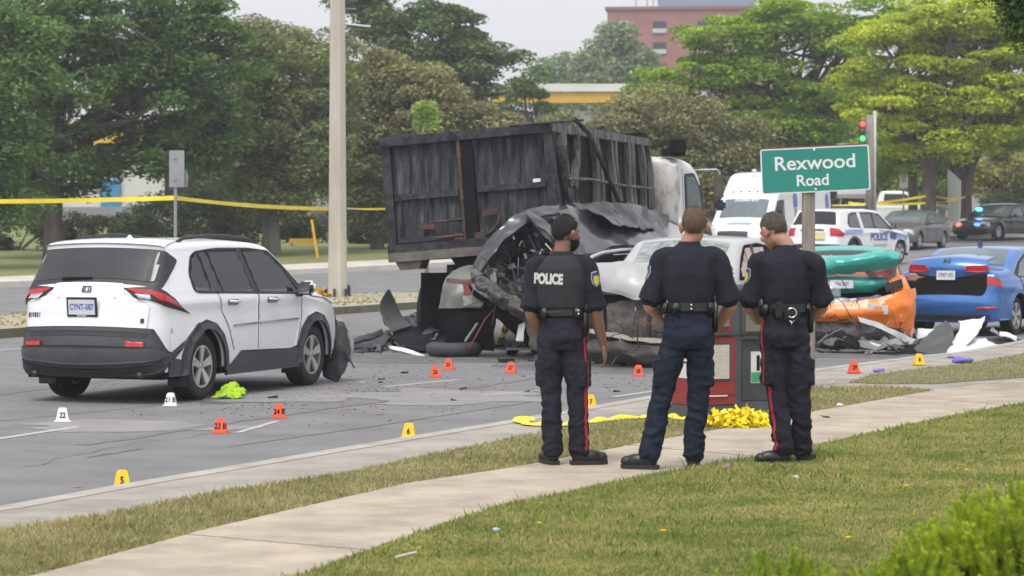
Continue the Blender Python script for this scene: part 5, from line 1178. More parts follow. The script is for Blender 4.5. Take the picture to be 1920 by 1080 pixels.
# ================================================================== DUMP TRUCK
def burnt(name, base=(.008, .009, .012), mid=(.05, .055, .065), hi=(.17, .175, .18), rust=(.16, .07, .035), rustamt=.62, vs=(5, 5, .7), gr=.5):
    m = bpy.data.materials.new(name); m.use_nodes = True; n = m.node_tree; L = n.links; b = n.nodes['Principled BSDF']
    tc = n.nodes.new('ShaderNodeTexCoord'); mp = n.nodes.new('ShaderNodeMapping'); mp.inputs['Scale'].default_value = vs; L.new(tc.outputs['Object'], mp.inputs['Vector'])
    a = n.nodes.new('ShaderNodeTexNoise'); a.inputs['Scale'].default_value = 2.2; a.inputs['Detail'].default_value = 12; a.inputs['Roughness'].default_value = .7; L.new(mp.outputs[0], a.inputs['Vector'])
    r1 = n.nodes.new('ShaderNodeValToRGB'); L.new(a.outputs['Fac'], r1.inputs[0]); e = r1.color_ramp.elements
    e[0].position = .40; e[0].color = (*base, 1); e[1].position = .78; e[1].color = (*hi, 1); k = e.new(gr+.06); k.color = (*mid, 1)
    c_ = n.nodes.new('ShaderNodeTexNoise'); c_.inputs['Scale'].default_value = 1.3; c_.inputs['Detail'].default_value = 10; c_.inputs['Roughness'].default_value = .7; L.new(tc.outputs['Object'], c_.inputs['Vector'])
    r2 = n.nodes.new('ShaderNodeValToRGB'); L.new(c_.outputs['Fac'], r2.inputs[0]); f = r2.color_ramp.elements
    f[0].position = rustamt-.04; f[0].color = (0, 0, 0, 1); f[1].position = rustamt+.06; f[1].color = (1, 1, 1, 1)
    mx = n.nodes.new('ShaderNodeMix'); mx.data_type = 'RGBA'; L.new(r2.outputs[0], mx.inputs[0]); L.new(r1.outputs[0], mx.inputs[6]); mx.inputs[7].default_value = (*rust, 1)
    L.new(mx.outputs[2], b.inputs['Base Color']); b.inputs['Roughness'].default_value = .72; b.inputs['Specular IOR Level'].default_value = .35
    bp = n.nodes.new('ShaderNodeBump'); bp.inputs['Strength'].default_value = .5; bp.inputs['Distance'].default_value = .03; L.new(a.outputs['Fac'], bp.inputs['Height']); L.new(bp.outputs[0], b.inputs['Normal'])
    MATS[name] = m; return m
bpan = burnt('burnt_panel', rustamt=.68, rust=(.11,.07,.05))
bfrm = burnt('burnt_frame', mid=(.04, .04, .045), hi=(.10, .09, .09), rust=(.10, .058, .042), rustamt=.66, vs=(3, 3, 3))
brus = burnt('rusty_frame', base=(.028, .022, .02), mid=(.075, .048, .036), hi=(.13, .09, .07), rust=(.13, .07, .045), rustamt=.56, vs=(3, 3, 3))
brib = burnt('scorched_rib', base=(.03, .032, .034), mid=(.13, .13, .125), hi=(.30, .30, .28), rustamt=.72, vs=(3, 3, .5), gr=.46)
bgap = pm('soot_black', (.010, .010, .012), .85, var=.3, scale=5, spec=.15)
tk = thing('dump_truck', 'burnt black container truck with white cab tilted over the wreck', 'truck', (-.547, 38.69, 0), -R(13.2))
Mr = Matrix.Translation((1.275, 0, 1.58)) @ Matrix.Rotation(-R(4.6), 4, 'Y') @ Matrix.Translation((-1.275, 0, -1.58))
BL, W = 7.9, 1.275; z0, z1 = 1.55, 3.30
def tp(name, mbb, mat, **k): return mbb.xf(Mr).build(name, mat, tk, **k)
tp('container_floor', MB().box((0, BL/2, z0), (2*W-.1, BL, .12)), bfrm)
tp('container_side', MB().box((W-.09, BL/2, (z0+z1)/2), (.04, BL-.1, z1-z0)), bgap)
tp('container_side', MB().box((-W+.09, BL/2, (z0+z1)/2), (.04, BL-.1, z1-z0)), bgap)
tp('front_bulkhead', MB().box((0, BL-.03, (z0+z1)/2), (2*W-.1, .06, z1-z0)), bfrm)
tp('top_rail', MB().box((W-.05, BL/2, z1-.05), (.16, BL, .13)).crumple(.012, 3, 2), brib)
tp('top_rail', MB().box((-W+.05, BL/2, z1-.05), (.16, BL, .13)), bfrm)
# rear doors
for x0, x1, nm in ((-W+.13, -.14, 'rear_door'), (.10, W-.11, 'rear_door')):
    xm = (x0+x1)/2
    d = tp(nm, MB().box((xm, .05, (z0+z1)/2), (x1-x0, .05, z1-z0-.2)), bpan)
    n_ = 7
    for k in range(n_):  # pressed vertical flutes
        xx = x0+(k+.5)*(x1-x0)/n_
        MB().box((xx, .018, (z0+z1)/2), ((x1-x0)/n_*(.5+.3*((k*7) % 3)/2), .012+.006*(k % 2), z1-z0-.3)).crumple(.006, 4, k).xf(Mr).build('door_flute', bpan, d)
    for z, h_ in ((2.42 if x0 < 0 else 2.44, .085), (1.79, .075)):
        MB().box((xm, -.02, z), (x1-x0-.04, .07, h_)).crumple(.008, 4, z).xf(Mr).build('door_rail', bfrm, d)
tp('corner_post', MB().box((-W+.065, .0, (z0+z1)/2), (.13, .14, z1-z0)).crumple(.01, 2, 3), bfrm)
tp('corner_post', MB().box((W-.05, .0, (z0+z1)/2), (.12, .14, z1-z0)), bfrm)
tp('door_post', MB().box((.0, .0, (z0+z1)/2), (.17, .10, z1-z0)), bgap)
tp('hinge_bar', MB().box((-.115, -.05, (z0+z1)/2+.05), (.045, .05, z1-z0-.25)).crumple(.012, 3, 5), brus)
tp('rear_top_rail', MB().box((0, -.01, z1-.06), (2*W, .16, .13)).crumple(.012, 3, 6), bfrm)
tp('rear_top_rail', MB().box((-.2, -.03, z1-.0), (2*W-.3, .05, .03)).crumple(.012, 3, 7), brus)
tp('rear_sill', MB().box((0, -.02, z0+.13), (2*W, .18, .12)).crumple(.012, 3, 8), bfrm)
tp('rear_bumper_bar', MB().box((-.2, -.08, z0+.0), (2*W-.4, .12, .13)).crumple(.01, 3, 9), pm('greasy_steel', (.10, .09, .085), .6, .3, col2=(.20, .18, .16), scale=6, detail=10))
tp('latch_rod', MB().tube([(-.12, -.08, 2.03), (-.62, -.07, 2.02)], .02), brus); tp('latch_rod', MB().tube([(-.12, -.08, 1.80), (-.55, -.07, 1.79)], .018), brus)
tp('latch_bracket', MB().box((-.66, -.06, 1.97), (.22, .05, .09)).crumple(.02, 8, 3), pm('dull_red_bracket', (.075, .03, .028), .8))
tp('latch_bracket', MB().box((.3, -.06, 2.10), (.2, .05, .07)).crumple(.02, 8, 4), MATS['dull_red_bracket'])
for x in (-.2, .12, .45): tp('hinge_plate', MB().box((x, -.05, 1.72), (.16, .06, .20)).crumple(.03, 7, x), brus)
tp('hinge_arc', MB().tube([(.15+.28*math.sin(t)*1.0, -.06, 1.78+.30*(1-math.cos(t))) for t in np.linspace(0, 1.5, 8)], .022), brus)
tp('white_sticker', MB().box((W-.26, -.06, 2.50), (.11, .01, .05)), pm('sticker_white', (.65, .65, .65), .5))
for k, y in enumerate((.06, .62, 1.75, 3.0, 3.35, 4.45, 4.8, 5.85, 6.2, 7.1, 7.8)):
    mb = MB(); L = []
    for z in np.linspace(z0+.02, z1-.1, 9):
        bend = (.10*math.exp(-((z-2.3)/.5)**2) if k in (1, 2) else .0)*(1 if k == 1 else -1)
        L.append((W-.015+.02*math.sin(z*4+k), y+bend*3+.04*math.sin(z*3+k*2)*(k in (1, 2)), z))
    for a, b_ in zip(L[:-1], L[1:]): mb.bar(a, b_, .10 if k % 2 == 0 else .16, .09)
    tp('side_rib', mb, brib if k else bfrm)
tp('side_rod', MB().tube([(W+.06, .55, 2.50), (W+.07, 2.2, 2.52), (W+.06, 5, 2.46), (W+.06, 7.7, 2.44)], .022), brib)
tp('front_hood_box', MB().box((.75, BL+.35, z1-.02), (.8, .5, .34)), bgap, bevel=.02); tp('front_hood_rail', MB().box((.3, BL+.1, z1+.0), (1.9, .4, .1)), bgap)
# tarpaulin arm: rod over the rear, bent pole down the side
def tq(x, y, Y): return Q(x, y, Y)
Mi = (Matrix.Translation(tk.location) @ Matrix.Rotation(-R(13.2), 4, 'Z')).inverted()
def tkw(name, mbb, mat, **k): return mbb.xf(Mi).build(name, mat, tk, **k)
tkw('tarp_rod', MB().tube([Q(955, 236, 38.4), Q(1030, 230, 38.3), Q(1094, 225, 38.6)], .018), bfrm)
tkw('tarp_pole', MB().tube([Q(1076, 222, 38.5), Q(1090, 236, 38.6), Q(1104, 250, 38.8), Q(1120, 285, 38.9), Q(1142, 335, 39.2), Q(1160, 376, 39.5), Q(1168, 384, 39.7)], .035, 8), bfrm)
tkw('hood_box', MB().box(Q(1269, 275, 46.6), (.30, .5, .24)), bgap, bevel=.02); tkw('hood_box', MB().box(Q(1262, 286, 46.8), (.42, .4, .12)), bgap)
# chassis
for x in (-.42, .42): MB().box((x, 4.9, 1.12), (.09, 9.4, .26)).build('chassis_rail', bfrm, tk)
for y in (.4, 2.0, 4.0, 6.0): MB().box((0, y, 1.15), (.8, .1, .16)).build('cross_member', bfrm, tk)
MB().prism([(-1.22, 1.36), (-.74, 1.40), (-.82, 1.19), (-1.10, 1.17)], .0, .45, lambda x, z, h: Vector((x, h-.05, z))).build('hook_box', MATS['greasy_steel'], tk)
MB().prism([(-.36, 1.36), (.5, 1.42), (.45, 1.24), (-.26, 1.22)], .0, .9, lambda x, z, h: Vector((x, h+.0, z))).build('under_guard', bgap, tk)
for x in (-.22, .12): MB().bar((x, .5, 1.25), (x, .5, .9), .1).build('spring_hanger', bgap, tk)
def truckwheel(x, y, wd, dual):
    e = bpy.data.objects.new('wheel', None); COL.objects.link(e); e.parent = tk; e.location = (x, y, .5)
    sg = 1 if x > 0 else -1
    for k in range(2 if dual else 1):
        o = MB().lathe([(.28, -wd/2), (.44, -wd/2), (.5, -wd*.36), (.5, wd*.36), (.44, wd/2), (.28, wd/2)], 30, 'x', (-sg*k*(wd+.04), 0, 0), True).build('tyre', rubber, e, True)
    MB().lathe([(.001, sg*wd*.2), (.2, sg*wd*.2), (.28, sg*wd*.5), (.28, -sg*wd*.4)], 24, 'x').build('rim', MATS['greasy_steel'], e, True)
for x in (-1.05, 1.05):
    truckwheel(x, 1.6, .27, True); truckwheel(x, 2.95, .27, True)
    truckwheel(x, 9.2, .3, False)
MB().box((0, 1.6, .5), (1.9, .16, .16)).build('axle', bgap, tk); MB().box((0, 9.2, .5), (1.9, .12, .12)).build('axle', bgap, tk)
for x in (-.72, .72): MB().box((x, .85, .62), (.62, .02, 1.0)).crumple(.02, 2, x).build('mud_flap', bgap, tk)
MB().box((1.0, 4.6, .85), (.5, 1.3, .5)).build('fuel_tank', MATS['greasy_steel'], tk, bevel=.06)
# cab
cab = Car('cab', None, None, (0, 0, 0), 0, 2.15, 1.24, 1.95, .04,
          [(.05, .75, .05, .0), (0, 1.1, .06, .0), (-.0, 2.4, .10, .01), (.05, 2.82, .14, .02), (.28, 2.96, .18, .03), (.9, 3.0, .20, .03), (1.4, 2.93, .20, .05), (1.68, 2.72, .16, .08), (1.85, 2.35, .12, .10), (2.05, 1.75, .12, .10), (2.15, 1.35, .14, .08), (2.15, .8, .14, .06), (2.05, .55, .1, .03)], (), rw=.5, ftap=.04, rtap=.0)
cab.root.parent = tk; cab.root.location = (.80, 9.2, .0); cab.root.rotation_euler = (0, 0, R(-15)); cab.root.name = 'cab'
for k in ('label', 'category'):
    if k in cab.root: del cab.root[k]
cab.shell(pm('cab_white', (.66, .66, .64), .4, var=.05, scale=2, coat=.2), z0=.6)
for sg in (1, -1):
    cab.spatch('door_frame', roundpoly([(.95, 1.72), (.95, 2.72), (1.38, 2.74), (1.62, 2.5), (1.86, 1.90), (1.80, 1.62)], .06), blackp, .006, .01, side=sg)
    cab.spatch('door_glass', roundpoly([(1.02, 1.80), (1.02, 2.66), (1.34, 2.68), (1.55, 2.46), (1.76, 1.90), (1.72, 1.70)], .06), pm('green_cab_glass', (.04, .065, .06), .1, spec=.7), .012, .006, side=sg)
    cab.seamline([(.88, .75), (.88, 2.8)], .016, (sg,), .003); cab.seamline([(.45, 1.0), (.47, 2.7)], .02, (sg,), .003)
cab.tpatch('windscreen', roundpoly([(-1.0, cab.t_front(1.75)), (1.0, cab.t_front(1.75)), (.95, cab.t_front(2.55)), (-.95, cab.t_front(2.55))], .06), glass, .006, .01)
V, F = grid_sheet([[(.60, -1.12, 2.9), (1.0, -1.16, 2.92), (1.2, -1.1, 2.85)], [(.62, -1.15, 2.4), (1.02, -1.25, 2.4), (1.22, -1.14, 2.4)], [(.7, -1.12, 1.9), (1.0, -1.2, 1.9), (1.2, -1.1, 1.8)]], 14, 10, .03, 3, 3, .004)
obj('scorched_fairing', V, F, burnt('scorched_white', base=(.28, .26, .24), mid=(.48, .47, .45), hi=(.62, .62, .60), rust=(.16, .11, .09), rustamt=.64, gr=.45, vs=(2, 2, 1)), cab.root, True)
mb = MB(); mb.tube([Q(1296, 320, 48.2), Q(1312, 319, 48.1), Q(1344, 318, 48.0), Q(1349, 322, 48.0), Q(1349, 330, 48.0)], .02, 8); tkw('mirror_arm', mb, steel)
mb = MB(); mb.V = []; cc = Q(1348, 350, 48.0); mb.box(cc, (.17, .1, .44)); tkw('mirror', mb, pm('mirror_olive', (.09, .085, .065), .4, var=.3), bevel=.03)
mb = MB(); cc = Q(1350, 385, 48.0); mb.box(cc, (.20, .1, .19)); tkw('mirror', mb, blackp, bevel=.04)
mb = MB(); mb.tube([Q(1349, 366, 48.0), Q(1350, 378, 48.0)], .02, 6); tkw('mirror_arm', mb, blackp)

# ================================================================== BLACK WRECK
wr = thing('crushed_black_suv', 'crushed black SUV wedged against the rear corner of the burnt truck', 'car', (.9, 38.0, 0))
blkm = pm('black_crumpled_paint', (.022, .023, .027), .28, var=.3, scale=3, coat=.6, bump=.3, bscale=6)
roofm = pm('black_roof_paint', (.022, .023, .027), .34, var=.2, scale=2, coat=.35)
lipm = pm('scraped_bumper', (.035, .034, .035), .6, col2=(.20, .17, .15), scale=6, detail=12, stretch=(1, 1, 6), lo=.45, hi=.8)
intm = pm('torn_interior', (.012, .014, .015), .6, col2=(.075, .09, .085), scale=4, detail=12, bump=1, bscale=12, lo=.45, hi=.8)  # dark hollow and its glints are put into the colour
def wsheet(name, rows, mat, nu=20, nv=26, amp=.02, sc=4, seed=1, th=.01, fold=0., par=None):
    V, F = grid_sheet([[Q(*p) for p in r_] for r_ in rows], nu, nv, amp, sc, seed, th, fold); return autosmooth(obj(name, V, F, mat, par or wr, True, True), 18)
wsheet('crumpled_roof', [[(985, 404, 37.3), (1040, 391, 37.9), (1100, 385, 38.6), (1165, 386, 39.6), (1210, 393, 40.6), (1248, 404, 41.3)],
                         [(1005, 428, 36.9), (1055, 420, 37.4), (1110, 412, 38.1), (1165, 412, 39.2), (1212, 418, 40.2), (1252, 424, 41.0)],
                         [(1040, 458, 36.5), (1080, 455, 36.9), (1125, 448, 37.6), (1170, 442, 38.8), (1215, 440, 39.8), (1252, 440, 40.7)],
                         [(1060, 485, 36.3), (1090, 482, 36.7), (1130, 470, 37.3), (1180, 462, 38.4), (1220, 455, 39.4), (1248, 452, 40.3)]], roofm, 26, 34, .018, 2.2, 3, .006, .05)
wsheet('roof_cover', [[(1075, 388, 38.35), (1120, 384, 38.8), (1165, 384, 39.5), (1225, 396, 40.9), (1253, 412, 41.2)], [(1105, 402, 37.95), (1140, 402, 38.6), (1180, 404, 39.4), (1228, 412, 40.7), (1255, 425, 41.0)],
                      [(1150, 425, 38.0), (1170, 428, 38.6), (1196, 432, 39.2), (1228, 435, 40.2), (1250, 442, 40.7)]], pm('black_sheeting', (.02, .021, .024), .35, var=.2), 30, 50, .03, 2.6, 8, .004, .07)
wsheet('window_dark_fill', [[(1085, 486, 36.5), (1130, 472, 37.1), (1215, 460, 39.2)], [(1085, 520, 36.3), (1130, 510, 36.9), (1215, 500, 39.0)], [(1080, 620, 36.3), (1130, 600, 36.9), (1215, 600, 39.0)]], bgap, 14, 20, .05, 3, 4, .01)  # black sheet stands in for the dark inside the window
mb = MB(); mb.tube([Q(1096, 497, 36.25), Q(1110, 482, 36.4), Q(1130, 474, 36.8), (Q(1165, 469, 37.7)), Q(1212, 466, 38.9)], [.028, .03, .03, .028, .02], 8); mb.build('window_chrome_arch', pm('satin_chrome', (.55, .56, .58), .25, .7), wr, True, True)
mb = MB(); mb.tube([Q(1150, 478, 37.2), Q(1215, 474, 38.8)], .01, 6); mb.build('window_trim_strip', chrome, wr, True, True)
wsheet('torn_body_opening', [[(985, 408, 37.2), (1015, 428, 36.9), (1050, 460, 36.6)], [(930, 455, 37.6), (985, 460, 37.7), (1050, 500, 37.2)], [(900, 500, 37.4), (960, 530, 37.7), (1055, 560, 37.1)], [(905, 528, 36.7), (960, 575, 36.8), (1070, 610, 36.5)]], intm, 50, 50, .12, 4, 5, .01, .08)
wsheet('rear_pillar_frame', [[(1048, 388, 37.6), (1050, 402, 37.2)], [(985, 398, 37.0), (992, 418, 36.8)], [(940, 430, 36.8), (955, 448, 36.65)], [(905, 470, 36.7), (925, 480, 36.5)], [(888, 510, 36.6), (906, 515, 36.4)], [(895, 530, 36.6), (912, 522, 36.4)]], blkm, 40, 10, .03, 5, 6, .04)
wsheet('front_pillar_frame', [[(985, 404, 36.7), (992, 396, 36.9)], [(1015, 430, 36.5), (1026, 420, 36.7)], [(1050, 465, 36.2), (1064, 452, 36.4)], [(1075, 500, 36.1), (1088, 485, 36.3)]], blkm, 30, 8, .03, 5, 7, .03)
wsheet('scraped_bumper', [[(880, 500, 36.6), (915, 525, 36.3), (960, 552, 36.1), (1010, 575, 36.0), (1070, 590, 36.0), (1130, 590, 36.3)], [(884, 520, 36.45), (915, 548, 36.1), (960, 575, 35.95), (1010, 598, 35.85), (1070, 612, 35.85), (1130, 610, 36.2)],
                          [(895, 540, 36.6), (922, 565, 36.3), (962, 590, 36.15), (1010, 612, 36.05), (1070, 628, 36.1), (1130, 628, 36.3)]], lipm, 36, 90, .07, 5, 9, .008, .03)
wsheet('underside_sheet', [[(880, 530, 36.8), (940, 570, 36.6), (1020, 605, 36.4), (1100, 625, 36.4)], [(905, 575, 37.2), (950, 600, 37.0), (1020, 640, 36.8), (1100, 655, 36.6)], [(935, 600, 37.5), (965, 630, 37.3), (1020, 665, 37.0), (1100, 680, 36.8)]], bgap, 16, 26, .06, 3, 10, .01)
wsheet('crushed_hatch', [[(848, 508, 37.6), (885, 500, 37.7), (930, 505, 37.5)], [(832, 535, 37.3), (878, 530, 37.35), (932, 535, 37.2)], [(823, 578, 37.2), (875, 578, 37.2), (930, 578, 37.1)]], pm('dusty_olive_panel', (.10, .105, .095), .5, col2=(.17, .17, .15), scale=5, detail=10, coat=.2), 18, 22, .025, 4, 11, .02)
wsheet('broken_tail_lamp', [[(868, 530, 37.0), (886, 530, 37.0)], [(870, 552, 36.95), (888, 552, 36.95)]], pm('dull_red_lamp', (.16, .025, .02), .4), 6, 6, .01, 5, 1, .03)
wsheet('hatch_trim', [[(838, 522, 37.1), (880, 524, 37.05), (895, 520, 37.0)], [(838, 530, 37.08), (880, 532, 37.03), (895, 527, 37.0)]], pm('maroon_strip', (.07, .025, .03), .5), 4, 14, .012, 5, 1, .01)
wsheet('wrinkled_plate', [[(870, 554, 36.95), (907, 552, 36.9)], [(868, 573, 36.92), (906, 573, 36.9)]], pm('dirty_plate', (.32, .33, .30), .6, col2=(.14, .15, .14), scale=25), 8, 12, .015, 8, 2, .006)
wsheet('hanging_panel', [[(826, 583, 37.3), (880, 583, 37.2), (930, 590, 37.1)], [(834, 620, 37.3), (880, 622, 37.2), (925, 625, 37.1)], [(836, 655, 37.4), (880, 657, 37.3), (926, 655, 37.2)]], bgap, 10, 14, .03, 3, 12, .01)
MB().bar(Q(895, 606, 36.9), Q(872, 640, 36.8), .03, .02).build('bent_strip', steel, wr, world=True)
for i, (x, y, s_) in enumerate([(920, 470, .06), (985, 480, .05), (960, 500, .07), (1000, 470, .04), (1010, 520, .05), (940, 515, .06), (975, 540, .05), (1028, 500, .05), (1005, 440, .04)]):
    MB().box((0, 0, 0), (s_*1.4, .05, s_*.8)).crumple(.03, 20, i).xf(Matrix.Translation(Q(x, y, 36.9)) @ Matrix.Rotation(i*1.3, 4, 'Y')).build('broken_fitting', pm('pale_fitting', (.22, .23, .23), .4), wr, world=True)
for i, (x, y, x2, y2) in enumerate([(915, 500, 1000, 545), (930, 490, 1010, 500), (990, 440, 1030, 520), (950, 470, 975, 560), (1000, 560, 1050, 575)]):
    a, b_ = Q(x, y, 36.85), Q(x2, y2, 36.75); m_ = (a+b_)/2+Vector((.03, -.05, -.06)); MB().tube([a, m_, b_], .007, 5).build('loose_cable', pm('cable_grey', (.04, .043, .046), .5), wr, world=True)
for x in (1072, 1113): MB().tube([Q(x, 388, 38.5), Q(x+1, 430, 37.8)], .008, 5).build('aerial', seam, wr, world=True)
wsheet('crumpled_side', [[(1010, 600, 36.3), (1060, 590, 36.2), (1130, 580, 36.5)], [(1015, 640, 36.3), (1060, 640, 36.1), (1130, 630, 36.3)], [(1020, 672, 36.5), (1060, 676, 36.3), (1130, 670, 36.4)]], grime, 14, 20, .08, 4, 14, .02)
e = bpy.data.objects.new('front_wheel', None); COL.objects.link(e); e.parent = wr; e.location = Vector(P(1085, 660, 0))-Vector(wr.location)+Vector((0, .2, .30)); e.rotation_euler = (0, R(12), R(25))
MB().lathe([(.2, -.1), (.3, -.1), (.33, -.06), (.33, .06), (.3, .1), (.2, .1)], 26, 'y', closed=True).build('tyre', rubber, e, True); MB().lathe([(.001, -.05), (.1, -.06), (.2, -.09), (.2, .08)], 20, 'y').build('rim', MATS['greasy_steel'], e, True)

# torn wires and bent rods
rw_ = np.random.default_rng(77); wm = [pm('wire_black', (.01, .01, .01), .5), pm('wire_silver', (.3, .3, .31), .4, .5), pm('wire_red', (.2, .02, .02), .6)]
def wires(root, n, x0, x1, y0_, y1_, D0, D1, inv=None):
    for i in range(n):
        f = rw_.random(); p = Q(x0+(x1-x0)*f, rw_.uniform(y0_, y1_), D0+(D1-D0)*f); d = Vector(rw_.normal(0, .14, 3)); L = [p, p+d*.5+Vector((0, -.06, .02)), p+d+Vector((0, -.08, -.06)), p+d*1.3+Vector((0, -.04, -.18*rw_.random()))]
        mb = MB().tube(L, float(rw_.uniform(.004, .011)), 5); 
        if inv is not None: mb.xf(inv)
        mb.build('torn_wire', wm[int(rw_.integers(3)) if i % 3 else 0], root, world=inv is None)
wires(wr, 34, 905, 1075, 450, 600, 36.5, 36.0)
def inv_of(c_): return (Matrix.Translation(c_.root.location) @ c_.root.rotation_euler.to_matrix().to_4x4()).inverted()
wires(wcar.root, 22, 1115, 1330, 575, 670, 34.2, 33.9, inv_of(wcar)); wires(taxi.root, 26, 1535, 1705, 545, 650, 38.9, 38.9, inv_of(taxi))
# ================================================================== LOOSE WRECKAGE ON THE ROAD
t = thing('rescue_strut', 'yellow and black rescue strut propping the black wreck', 'strut', P(935, 655, 0))
a, b_ = P(934, 652, 0), Q(964, 576, 36.4)
def tw(name, mb, mat, **k): return mb.build(name, mat, t, world=True, **k)
tw('strut_tube', MB().tube([a+Vector((0, 0, .08)), a.lerp(b_, .55)], .04, 10), yel); tw('strut_ram', MB().tube([a.lerp(b_, .5), b_], .028, 10), yel)
for f in (.18, .45, .7): tw('black_collar', MB().tube([a.lerp(b_, f), a.lerp(b_, f+.07)], .052, 10), blackp)
tw('base_plate', MB().box(a+Vector((0, 0, .03)), (.18, .16, .04)), blackp); tw('head_plate', MB().box(b_+Vector((0, 0, .02)), (.12, .1, .05)), yel)
t = thing('loose_tyre', 'bare black tyre lying flat in front of the truck', 'tyre', P(851, 668, 0))
MB().lathe([(.24, 0), (.33, .005), (.385, .05), (.39, .1), (.385, .15), (.33, .195), (.24, .2), (.23, .1)], 36, closed=True).build('tyre_carcass', pm('dusty_rubber', (.04, .042, .05), .7, var=.2, scale=8), t, True)
MB().lathe([(.225, .03), (.24, .02), (.24, .18), (.225, .17)], 30, closed=True).build('wheel_rim', MATS['dark_grey_metal'], t, True)
def shard(name, label, rows, mat, th=.012, amp=.01, seed=1, nu=16, nv=12, fold=0., cat='wreckage', group=None):
    V, F = grid_sheet([[Q(*p) if len(p) == 3 else P(p[0], p[1], p[3]) for p in r_] for r_ in rows], nu, nv, amp, 5, seed, th, fold)
    cx = sum((Vector(v) for v in V), Vector())/len(V); V = [Vector(v)-cx for v in V]; o = obj(name, V, F, mat, None, True); o.location = cx; return tag(o, label, cat, group)
shard('bumper_shard', 'tall curved grey plastic shard standing up left of the truck', [[(726, 543, 40.6), (730, 543, 40.6)], [(710, 575, 40.2), (742, 570, 40.6)], [(722, 605, 39.8), (756, 597, 40.3)], [(736, 624, 39.5), (775, 612, 40.0)]], pm('dark_grey_plastic', (.06, .063, .062), .5, var=.12), .012, .006, 2)
shard('white_trim_strip', 'long white trim strip lying in the wreckage left of the tyre', [[(728, 648, 38.5), (765, 655, 38.0), (798, 668, 37.3)], [(730, 654, 38.45), (762, 662, 37.9), (794, 671, 37.2)]], MATS['white_torn_plastic'], .01, .004, 3)
shard('torn_grille_frame', 'curved black grille frame on the road behind the hanging bumper', [[(655, 655, 38.6), (700, 645, 39.0), (726, 625, 39.6)], [(655, 668, 38.2), (705, 664, 38.4), (731, 640, 39.2)]], blackp, .06, .02, 4)
shard('torn_grille_frame', 'low black bumper strip on the road next to the hanging bumper', [[(655, 640, 39.2), (690, 630, 39.5), (716, 622, 39.8)], [(658, 648, 39.0), (692, 640, 39.3), (716, 632, 39.6)]], blackp, .04, .02, 5)
shard('flattened_sheet_metal', 'flat dark panel under the pile of black wreckage', [[(740, 625, 40.0), (790, 615, 40.2), (835, 605, 40.6)], [(735, 640, 39.2), (790, 642, 38.8), (835, 640, 39.0)], [(745, 650, 38.6), (790, 660, 38.0), (830, 662, 37.9)]], bgap, .03, .05, 6, fold=.03)
shard('light_grey_bracket', 'pale grey folded bracket standing right of the yellow strut', [[(972, 612, 36.6), (985, 606, 36.6)], [(968, 640, 36.5), (982, 640, 36.5)]], MATS['white_torn_plastic'], .03, .02, 7)
shard('bumper_chunk', 'crumpled taupe bumper chunk right of the yellow strut', [[(988, 602, 36.2), (1015, 605, 36.1), (1035, 620, 36.0)], [(992, 630, 36.1), (1015, 635, 36.0), (1040, 640, 35.9)], [(1000, 655, 36.2), (1020, 662, 36.1), (1045, 664, 36.0)]], pm('taupe_plastic', (.15, .135, .12), .7, var=.25, scale=7, detail=9), .02, .05, 8)
shard('flat_metal_strip', 'thin pale metal strip on the asphalt left of the first officer', [[(950, 652, 37.2), (1005, 653, 37.0)], [(950, 656, 37.1), (1005, 657, 36.9)]], steel, .01, .006, 9)
# heap of dark twisted pieces, each one a thing of its own
r = np.random.default_rng(11)
kinds = [('black', blackp), ('dark grey', MATS['dark_grey_plastic']), ('sooty', bgap), ('silvery', MATS['lamp_silver']), ('grimy', grime)]
def piece(i, px, py, sz, lab, mt, zoff=0., grp='torn pieces heaped left of the truck'):
    c0 = P(px, py, 0)+Vector((0, 0, zoff)); L_, w_ = sz*r.uniform(.8, 1.5), sz*r.uniform(.25, .6); a = r.random()*6.28; tilt = r.normal()*.35
    rows = []
    for u in (-.5, -.15, .2, .5):
        rows.append([Vector((u*L_, v*w_, .06*math.sin(u*5+i)*L_+abs(v)*w_*.4)) for v in (-.5, 0, .5)])
    M = Matrix.Rotation(a, 4, 'Z') @ Matrix.Rotation(tilt, 4, 'X') @ Matrix.Rotation(r.normal()*.3, 4, 'Y')
    V, F = grid_sheet([[M @ p for p in row] for row in rows], 9, 6, sz*.09, 9/max(sz, .1)*.5, i, .012); V = [Vector(v) for v in V]; zm = min(v.z for v in V)
    V = [v-Vector((0, 0, zm)) for v in V]
    o = obj('wreckage_piece', V, F, mt, None, True); o.location = c0; return tag(o, lab, 'wreckage', grp)
for i in range(46):
    k = int(r.integers(5)); px, py = r.uniform(735, 832), r.uniform(612, 660); zo = max(0, .22*(1-abs(px-800)/70))*r.random()
    piece(i, px, py, r.uniform(.22, .42), 'twisted %s car piece in the dark heap left of the truck' % kinds[k][0], kinds[k][1], zo, 'twisted %s pieces in the heap' % kinds[k][0])
for i in range(16):
    k = int(r.integers(5)); piece(100+i, r.uniform(660, 730), r.uniform(640, 668), r.uniform(.12, .28), 'small %s fragment beside the black grille frames' % kinds[k][0], kinds[k][1], 0, 'small %s fragments by the grille frames' % kinds[k][0])
for i in range(30):
    k = int(r.integers(5)); piece(200+i, r.uniform(930, 1240), r.uniform(655, 688), r.uniform(.12, .34), '%s wreckage fragment under the crushed cars' % kinds[k][0], kinds[k][1], 0, '%s fragments under the crushed cars' % kinds[k][0])
for i in range(40):
    k = int(r.integers(5)); piece(300+i, r.uniform(1525, 1725), r.uniform(640, 668), r.uniform(.15, .4), '%s broken piece under the taxi bumper' % kinds[k][0], kinds[k][1], r.random()*.08, '%s broken pieces under the taxi' % kinds[k][0])
